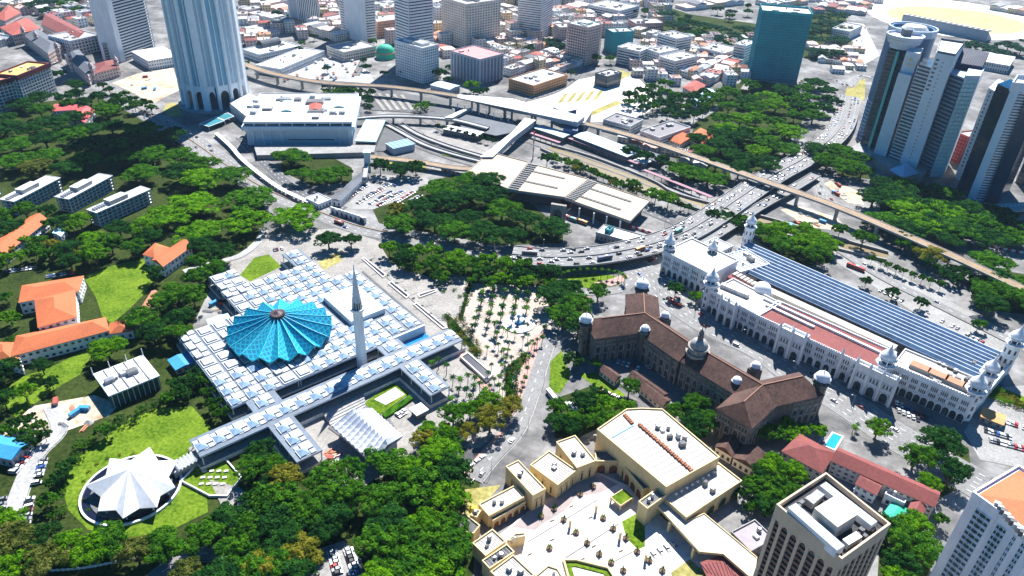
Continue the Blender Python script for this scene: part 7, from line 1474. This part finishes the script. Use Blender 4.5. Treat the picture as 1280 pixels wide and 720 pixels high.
def plant(px, py, wpx, tone, kind, where, group=None):
    D = wpx*mpp(px, py, 6); s = D/(18.0 if kind != 'palm' else 6.0)
    zs = s
    if kind in ('umbrella', 'round', 'tall'): zs = max(s, .62) if s < .62 else min(s, 1.15)
    if kind == 'palm': s = max(.7, min(1.4, s)); zs = s*trr.uniform(.85, 1.2)
    h = KHT[kind]*zs; p = P(px, py, h*KH[kind]); p.z = 0; v = trr.randrange(NV[kind])
    r = thing({'shrub': 'bush', 'palm': 'palm_tree'}.get(kind, 'tree'), '', {'shrub': 'bush', 'palm': 'palm tree'}.get(kind, 'tree'), p)
    r.rotation_euler = (0, 0, trr.uniform(0, 6.28)); r.scale = (s*trr.uniform(.92, 1.08), s*trr.uniform(.92, 1.08), zs)
    later(r, '%s %s' % (TONE[tone], {'umbrella': 'spreading tree', 'round': 'round tree', 'tall': 'tall tree', 'shrub': 'bush', 'palm': 'palm'}[kind]), where, group or ('trees '+where))
    link('trunk', TRK[kind, v], r); c = link('crown', CR[kind, v], r); c.material_slots[0].link = 'OBJECT'; c.material_slots[0].material = LEAF[tone]
def inside(x, y, pg):
    k = False; n = len(pg)
    for i in range(n):
        (x0, y0), (x1, y1) = pg[i], pg[i-1]
        if (y0 > y) != (y1 > y) and x < (x1-x0)*(y-y0)/(y1-y0)+x0: k = not k
    return k
AVOID = [(478, 242, 34), (512, 238, 22), (500, 250, 16), (414, 704, 40), (440, 702, 40), (425, 735, 50), (240, 694, 20), (265, 690, 20), (500, 516, 22), (455, 560, 28)]
def forest(pg, w0, w1, tones, where, kinds=('round', 'umbrella'), dens=.62, sq=.62):
    xs, ys = [p[0] for p in pg], [p[1] for p in pg]; pts = []
    for t in range(1500):
        x, y = trr.uniform(min(xs), max(xs)), trr.uniform(min(ys), max(ys))
        if not inside(x, y, pg) or any(math.hypot(x-a, y-b) < r for a, b, r in AVOID): continue
        w = trr.uniform(w0, w1)*1.2
        if any(math.hypot(x-a, (y-b)/sq) < (w+ww)/2*dens for a, b, ww in pts): continue
        pts.append((x, y, w))
    pts.sort(key=lambda q: q[1])
    for x, y, w in pts: tree(x, y, w, trr.choice(tones), trr.choice(kinds), where)
D_, M_, B_2, Y_, U_ = 'dark', 'mid', 'bright', 'yellow', 'blue'; O_ = 'olive'
forest([(0, 150), (50, 160), (100, 142), (150, 138), (200, 156), (228, 178), (200, 186), (0, 186)], 32, 46, (D_, D_, M_), 'in the dark wood below the ribbed tower')
forest([(0, 192), (120, 188), (250, 190), (258, 208), (215, 220), (188, 224), (158, 214), (145, 208), (60, 210), (0, 216)], 36, 50, (M_, D_, O_, M_), 'in the tree belt above the slab offices')
forest([(215, 240), (250, 215), (318, 214), (326, 246), (308, 288), (262, 296), (222, 288), (192, 268)], 46, 66, (M_, B_2, B_2, O_), 'in the grove right of the slab offices')
forest([(62, 308), (110, 292), (165, 272), (192, 288), (176, 312), (110, 322), (80, 326)], 28, 40, (M_, D_, B_2), 'around the hillside houses')
forest([(0, 262), (34, 258), (40, 262), (8, 286), (0, 290)], 26, 34, (D_, M_), 'at the left edge by the orange ridge roof'); forest([(58, 262), (100, 272), (95, 288), (62, 284)], 20, 28, (M_, B_2, D_), 'below the middle slab office')
forest([(170, 388), (205, 368), (240, 352), (250, 374), (234, 402), (208, 424), (184, 420)], 32, 44, (D_, M_, M_), 'between the lawn and the mosque'); forest([(236, 308), (262, 300), (276, 318), (266, 342), (248, 350)], 28, 36, (D_, M_), 'by the walled garden above the mosque')
forest([(118, 210+110), (60, 320), (10, 322), (0, 330), (4, 300), (50, 300)], 18, 26, (B_2, M_, Y_), 'behind the left parked cars')
for a in ((192, 342, 30, D_, 'round', 'alone at the top of the lawn'), (133, 434, 56, B_2, 'umbrella', 'before the veranda building'), (52, 458, 30, D_, 'round', 'on the lower lawn'), (64, 478, 24, D_, 'round', 'on the lower lawn, nearer'), (30, 490, 32, B_2, 'round', 'on the lower lawn'), (10, 462, 40, D_, 'round', 'at the left edge by the lower lawn'), (4, 500, 34, D_, 'round', 'at the left edge near the building site'), (12, 398, 28, B_2, 'round', 'at the left edge by the school'), (16, 428, 22, M_, 'round', 'at the left edge by the school'), (8, 372, 20, M_, 'round', 'at the left edge by the school'), (372, 270, 66, B_2, 'umbrella', 'alone beside the main road'), (410, 297, 38, D_, 'umbrella', 'beside the main road'), (438, 298, 30, D_, 'umbrella', 'beside the main road'), (362, 194, 50, M_, 'umbrella', 'in front of the post office'), (376, 216, 36, M_, 'umbrella', 'between post office and gatehouse'), (406, 218, 46, M_, 'umbrella', 'between post office and gatehouse'), (426, 213, 30, M_, 'umbrella', 'between post office and gatehouse'),
  (845, 362, 27, D_, 'round', 'in the station forecourt'), (871, 371, 20, B_2, 'round', 'in the station forecourt'), (855, 213, 46, M_, 'umbrella', 'between viaduct and flyover'), (886, 220, 50, M_, 'umbrella', 'between viaduct and flyover'), (1117, 366, 20, D_, 'round', 'in the lot behind the platform roof'), (1152, 379, 20, D_, 'round', 'in the lot behind the platform roof'), (1224, 406, 20, M_, 'round', 'in the lot behind the platform roof'), (1083, 352, 16, D_, 'round', 'in the lot behind the platform roof'), (1165, 316, 40, Y_, 'umbrella', 'beside the viaduct'), (1240, 328, 52, M_, 'umbrella', 'beside the viaduct at the right'), (1098, 537, 34, B_2, 'round', 'in the middle of the station road'), (1175, 556, 62, D_, 'round', 'above the white corner tower'), (1190, 590, 46, D_, 'round', 'above the white corner tower'), (1146, 572, 44, M_, 'round', 'right of the long maroon lodge'), (1162, 606, 34, B_2, 'round', 'right of the long maroon lodge'), (1176, 650, 20, M_, 'round', 'at the foot of the white corner tower'), (914, 532, 24, B_2, 'shrub', 'at the foot of the stone offices'), (717, 450, 28, D_, 'round', 'on the lawn left of the stone offices'), (744, 456, 18, M_, 'round', 'on the lawn left of the stone offices'), (787, 484, 32, M_, 'round', 'among the brown sheds'), (748, 366, 30, M_, 'round', 'by the stone office side yard'), (530, 133, 32, B_2, 'shrub', 'inside the curved road bridge'), (590, 107, 22, B_2, 'round', 'behind the viaduct near the corniced block'), (550, 92, 22, D_, 'round', 'beside the office tower'), (560, 100, 14, D_, 'round', 'beside the office tower'), (402, 12, 22, U_, 'round', 'at the top edge'), (394, 20, 20, U_, 'round', 'at the top edge'), (690, 54, 28, U_, 'round', 'left of the balcony tower'), (704, 60, 26, U_, 'round', 'left of the balcony tower'), (642, 58, 16, U_, 'round', 'at the foot of the ribbon tower'), (660, 60, 18, U_, 'round', 'at the foot of the ribbon tower'), (462, 134, 12, D_, 'round', 'by the teal roofed annexe'), (458, 84, 12, D_, 'round', 'by the open market'), (454, 76, 12, D_, 'round', 'by the open market'), (466, 52, 12, M_, 'round', 'in the avenue by the green dome'), (462, 60, 12, M_, 'round', 'in the avenue by the green dome'), (480, 92, 12, M_, 'round', 'in the avenue by the green dome'), (94, 104, 30, D_, 'umbrella', 'before the colonial range'), (72, 94, 26, D_, 'round', 'before the colonial range')): tree(*a)
forest([(64, 118), (110, 118), (150, 128), (140, 138), (70, 130)], 18, 26, (D_, M_), 'beside the pair of red roofed houses'); forest([(0, 118), (50, 116), (60, 138), (0, 148)], 26, 36, (D_, M_), 'below the maroon topped hotel'); forest([(120, 104), (150, 116), (190, 134), (186, 140), (150, 126)], 12, 18, (D_, M_), 'along the bare building ground'); forest([(30, 4), (105, 0), (100, 14), (40, 16)], 18, 24, (U_, U_, M_), 'at the top left corner')
forest([(98, 556), (150, 522), (212, 494), (222, 500), (160, 530), (112, 560), (90, 580), (78, 605), (80, 640), (62, 652), (58, 610)], 17, 24, (D_, M_, M_), 'in the hedge round the pavilion lawn', ('shrub', 'round'), .6)
for x, y in ((262, 478), (270, 490), (277, 502), (284, 514), (273, 518), (263, 504), (256, 491), (250, 478), (268, 512), (258, 470)): tree(x, y, 15, M_, 'tall', 'in the clipped row at the left side of the mosque')
for i in range(14): a = 2.0+i*.27; tree(163+61*math.cos(a+.6), 613+46*math.sin(a+.6), 7, Y_ if i % 3 else B_2, 'shrub', 'round the pool of the star pavilion')
forest([(216, 480), (246, 462), (248, 476), (228, 492)], 18, 26, (D_,), 'left of the mosque wall')
forest([(0, 652), (26, 664), (100, 664), (160, 678), (215, 668), (262, 652), (305, 640), (330, 650), (330, 735), (235, 735), (214, 684), (130, 692), (40, 700), (0, 730)], 42, 64, (M_, D_, D_, B_2, O_, M_), 'in the bottom left wood')
forest([(306, 560), (340, 555), (350, 575), (330, 590), (310, 585)], 34, 42, (M_, D_), 'between the two mosque arms'); forest([(330, 612), (380, 592), (430, 582), (456, 600), (448, 640), (436, 664), (384, 676), (366, 720), (330, 735), (320, 660)], 38, 60, (M_, D_, Y_, M_), 'in the wood left of the bottom car park')
forest([(478, 580), (494, 562), (540, 556), (570, 576), (562, 640), (568, 700), (560, 735), (462, 735), (458, 690), (462, 640)], 44, 68, (B_2, M_, M_, D_, B_2), 'in the wood left of the cream blocks'); forest([(524, 540), (560, 520), (600, 504), (636, 500), (642, 514), (600, 536), (572, 556), (530, 562)], 26, 38, (B_2, B_2, Y_, M_), 'on the bank right of the folded roof hall')
forest([(474, 268), (500, 258), (540, 236), (572, 222), (612, 224), (650, 256), (690, 282), (700, 292), (640, 298), (560, 296), (490, 282)], 34, 48, (D_, M_, D_), 'in the grove beside the full car park'); forest([(466, 206), (522, 208), (520, 222), (480, 220)], 20, 32, (D_, M_), 'above the full car park'); tree(497, 264, 28, Y_, 'round', 'at the car park corner')
forest([(480, 310), (540, 312), (600, 324), (660, 332), (690, 340), (684, 350), (600, 340), (500, 326)], 20, 30, (M_, B_2, D_), 'along the lower side of the main road'); forest([(680, 362), (712, 356), (732, 392), (722, 412), (700, 400)], 30, 44, (D_, D_, M_), 'beside the round lawn')
for x, y, w, t in ((720, 203, 12, B_2), (725, 208, 12, D_), (732, 210, 12, D_), (743, 214, 11, M_), (749, 219, 10, M_), (755, 222, 10, M_), (762, 224, 10, M_), (776, 229, 12, M_), (791, 232, 22, M_), (807, 242, 11, D_), (815, 247, 11, D_), (820, 244, 26, B_2), (836, 249, 28, B_2), (851, 257, 14, D_), (861, 260, 14, D_), (684, 199, 22, D_)): tree(x, y, w, t, 'round', 'in the riverside row')
for i in range(11): tree(547+i*9, 158+i*2.4, 8, D_, 'round', 'in the clipped row left of the covered bridge')
forest([(832, 14), (862, 26), (890, 36), (935, 34), (940, 56), (908, 58), (860, 44), (836, 34)], 20, 28, (U_, U_, D_), 'in the upper grove'); forest([(884, 124), (935, 104), (990, 112), (1004, 132), (985, 164), (940, 172), (905, 158)], 22, 32, (M_, B_2, M_, D_), 'in the park below the netted tower'); forest([(1004, 100), (1034, 104), (1042, 128), (1022, 150), (1000, 140)], 22, 30, (D_, M_), 'right of the netted tower'); forest([(1010, 22), (1050, 20), (1056, 46), (1040, 72), (1008, 60)], 20, 28, (U_, U_), 'behind the netted tower')
forest([(808, 110), (836, 104), (850, 126), (800, 140), (780, 124)], 14, 20, (D_, M_), 'on the street square')
forest([(945, 284), (990, 278), (1034, 298), (1036, 318), (1008, 326), (960, 300)], 28, 38, (M_, M_, B_2), 'between viaduct and platform roof'); tree(1080, 298, 32, M_, 'round', 'on the river bank'); tree(1050, 288, 22, M_, 'round', 'on the river bank')
for i, x in enumerate((1090, 1102, 1111, 1121, 1130, 1141, 1153, 1164, 1176)): tree(x, 324+i*4, 11, M_, 'round', 'in the small row behind the platform roof')
forest([(1106, 266), (1150, 258), (1200, 264), (1240, 280), (1222, 296), (1150, 284)], 42, 52, (M_, M_, B_2), 'in the roadside row by the hoarding'); forest([(1085, 222), (1130, 228), (1180, 236), (1230, 254), (1285, 282), (1285, 300), (1240, 276), (1100, 248)], 30, 42, (D_, D_, M_), 'below the right hand towers'); forest([(1020, 188), (1066, 190), (1082, 214), (1050, 214)], 28, 36, (D_, M_), 'left of the right hand towers')
forest([(1216, 358), (1250, 344), (1290, 352), (1290, 384), (1250, 388), (1220, 376)], 36, 48, (M_, D_, M_), 'at the right edge behind the station'); forest([(1230, 62), (1290, 52), (1290, 68), (1240, 70)], 20, 26, (U_, U_), 'beside the sports field'); forest([(1186, 50), (1240, 60), (1236, 66), (1190, 58)], 16, 22, (U_,), 'below the sports field')
forest([(1108, 660), (1142, 650), (1160, 690), (1140, 730), (1104, 724)], 36, 46, (B_2, M_, D_), 'between the two bottom towers'); forest([(950, 588), (976, 574), (1002, 588), (988, 612), (956, 636), (942, 610)], 28, 40, (M_, B_2, D_), 'left of the beige hotel tower')
forest([(692, 512), (735, 490), (780, 500), (786, 508), (722, 538), (700, 542)], 24, 32, (M_, D_, B_2), 'left of the cream hall'); forest([(834, 512), (868, 506), (890, 524), (878, 540)], 26, 34, (M_, D_), 'behind the cream hall'); forest([(950, 540), (1000, 530), (1024, 540), (988, 550)], 20, 26, (B_2, M_), 'below the domed corner of the stone offices')
forest([(570, 395), (590, 415), (604, 440), (596, 444), (566, 408)], 8, 12, (M_, Y_, D_), 'in the plaza flower bed', ('shrub',), .7); forest([(636, 470), (650, 490), (640, 500), (632, 480)], 9, 13, (M_, B_2), 'beside the plaza lane', ('shrub',), .7)
forest([(920, 610), (940, 600), (950, 625), (936, 640)], 14, 20, (D_, M_), 'by the arches of the cream annexe', ('shrub', 'round')); forest([(1125, 300), (1180, 330), (1280, 372), (1280, 384), (1180, 345)], 14, 20, (D_, M_), 'along the foot of the viaduct'); forest([(590, 118), (600, 112), (612, 116)], 12, 16, (D_,), 'by the viaduct'); forest([(405, 106), (440, 112), (440, 124), (400, 116)], 9, 14, (D_, M_), 'between viaduct and post office')
# palms on the plazas
for i in range(11): tree(464+i*10.6, 325+i*9.6, 5.5, D_ if i % 2 else M_, 'shrub', 'in the row of round tree pits on the terrace')
for i in range(8): tree(540+i*7, 348+i*2+(i % 3)*6, 8, (D_, M_, B_2)[i % 3], 'shrub', 'on the paved corner above the terrace')
PR = [(605, 350), (603, 364), (601, 375), (598, 388), (594, 397), (591, 406), (617, 359), (616, 370), (614, 380), (612, 390), (609, 400), (631, 362), (630, 372), (628, 382), (626, 392), (619, 403), (646, 364), (645, 373), (643, 382), (641, 391), (660, 365), (659, 375), (658, 384), (566, 471), (573, 485), (583, 485), (575, 473), (585, 468), (592, 481), (594, 471), (564, 497), (558, 455), (548, 448), (540, 452), (600, 478), (588, 494), (606, 486)]
for x, y in PR: tree(x, y, 12, trr.choice((D_, M_)), 'palm', 'in the plaza rows' if y < 410 else 'by the dark water basin')
for i in range(52): x, y = trr.uniform(608, 686), trr.uniform(404, 490); tree(x, y, 9, trr.choice((D_, M_, U_)), 'palm', 'around the plaza fountain') if x < 690-(y-404)*.42 else None
for i in range(16): a = math.pi*(1+i/15.0); tree(739+43*math.cos(a), 349+11*math.sin(a)-2, 8, M_, 'palm', 'round the oval lawn')
for i in range(9): tree(1070+trr.uniform(-6, 6), 530+i*2, 8, M_, 'palm', 'beside the swimming pool') if i < 4 else None
fp = P(648, 405); r = thing('fountain', 'round white fountain with blue centre on the palm plaza', 'fountain', fp); part('basin', MB().lathe(fp, [(11, 0), (11, .8), (10, .8), (10, .4)], 32), WHITE, r); part('water', MB().lathe(fp, [(9.9, 0), (9.9, .5)], 32), PAVEW, r); part('centre', MB().lathe((fp.x, fp.y, .5), [(3, 0), (2, 1.5), (.8, 2), (.6, 5), (1.6, 5.6), (.2, 7)], 14), mat('fountain_blue', (.05, .2, .35), .5, .2), r)
for i in range(150):
    x, y = trr.uniform(300, 940), trr.uniform(4, 96); p = P(x, y)
    if any(math.hypot(p.x-a, p.y-b) < r*.8+4 for a, b, r in FOOT) or any((p-q).length < w/2+3 for rc, w in ROADS for q in rc[::2]): continue
    tree(x, y, trr.uniform(9, 15), trr.choice((U_, D_, M_)), 'round', 'in the city')
forest([(420, 112), (470, 116), (462, 128), (430, 122)], 10, 14, (D_, M_), 'between viaduct and post office')
forest([(900, 262), (940, 276), (930, 284), (890, 270)], 12, 18, (D_, M_), 'on the river bank'); forest([(690, 192), (760, 222), (800, 240), (798, 244), (740, 220), (690, 200)], 8, 12, (M_, B_2, Y_), 'on the river bank')
forest([(780, 186), (800, 190), (870, 214), (840, 212)], 12, 20, (D_, M_), 'below the viaduct')
forest([(866, 176), (905, 162), (960, 172), (992, 166), (1000, 176), (958, 206), (925, 214), (884, 200)], 26, 38, (M_, D_, D_, B_2), 'between the park and the viaduct')
forest([(836, 122), (880, 116), (884, 140), (850, 150), (830, 140)], 12, 20, (D_, M_), 'along the street by the blue white canopy')
forest([(1090, 246), (1180, 250), (1250, 272), (1270, 296), (1230, 300), (1110, 290)], 34, 46, (M_, D_, D_), 'in the tree belt behind the hoarding')
forest([(300, 640), (330, 600), (350, 600), (340, 640)], 24, 34, (M_, D_), 'beside the walled garden')
forest([(0, 540), (40, 520), (60, 545), (30, 560)], 14, 22, (D_, M_), 'at the edge of the left building site')
forest([(1236, 482), (1285, 502), (1285, 514), (1234, 494)], 10, 16, (B_2, Y_, M_), 'in the verge right of the station', ('shrub',))
forest([(556, 392), (566, 398), (600, 440), (594, 446), (560, 410)], 9, 14, (M_, D_, Y_), 'in the hedge between plaza and terrace', ('shrub',), .75); forest([(585, 352), (590, 352), (578, 400), (572, 400)], 8, 11, (D_, M_), 'along the plaza wall', ('shrub',), .8)
forest([(590, 344), (690, 348), (690, 356), (588, 352)], 14, 22, (D_, M_, B_2), 'along the top of the palm plaza'); forest([(500, 326), (560, 342), (556, 350), (505, 336)], 10, 14, (M_, B_2), 'below the main road hedge', ('shrub', 'round'))
forest([(632, 462), (656, 440), (662, 446), (640, 474), (642, 496), (632, 496)], 9, 13, (M_, D_, Y_), 'in the bed by the plaza lane', ('shrub',), .75)
grow()
CARS.sort(key=lambda q: (q[0]-Vector((0, 0, HC))).length)
for q in CARS[:295]: park(*q)
_m = MB(); _cm = ['white', 'silver', 'black', 'grey', 'red', 'blue']; _base = CM['white']; _bv = [v.co.copy() for v in _base.vertices]; _bf = [(tuple(p.vertices), p.material_index) for p in _base.polygons]
for p, d, *_ in CARS[295:]:
    a = math.atan2(d.y, d.x); k = len(_m.v); ci = crr.randrange(6); _m.v += [(p.x+(v.x*math.cos(a)-v.y*math.sin(a))*1.08, p.y+(v.x*math.sin(a)+v.y*math.cos(a))*1.08, p.z+v.z*1.08) for v in _bv]
    for f, mi in _bf: _m.f.append(tuple(i+k for i in f)); _m.m.append({0: ci, 1: 6, 2: 7, 3: 0, 4: 4}[mi])
if _m.f: o = one('distant_car', _m, [mat('car_paint_'+c, CARC[c]) for c in _cm]+[CGL, TYRE], 'tiny cars parked and driving in the farthest streets and car parks', 'cars'); o['kind'] = 'stuff'
settle()
# ------------------------------------------------------------------ haze
hz_m = bpy.data.materials.new('haze_air'); hz_m.use_nodes = True; n = hz_m.node_tree.nodes; n.remove(n['Principled BSDF'])
pv_ = n.new('ShaderNodeVolumePrincipled'); pv_.inputs['Color'].default_value = (.5, .76, 1, 1); pv_.inputs['Density'].default_value = .00003; pv_.inputs['Anisotropy'].default_value = .3
hz_m.node_tree.links.new(pv_.outputs[0], n['Material Output'].inputs['Volume'])
_h = MB(); _h.prism([Vector((-4600, -700, 0)), Vector((4600, -700, 0)), Vector((4600, 6600, 0)), Vector((-4600, 6600, 0))], -1, 305, 0, None, True)
o = link('haze', _h.mesh('haze', [hz_m])); o['kind'] = 'stuff'; o['label'] = 'thin pale blue haze over the far city'
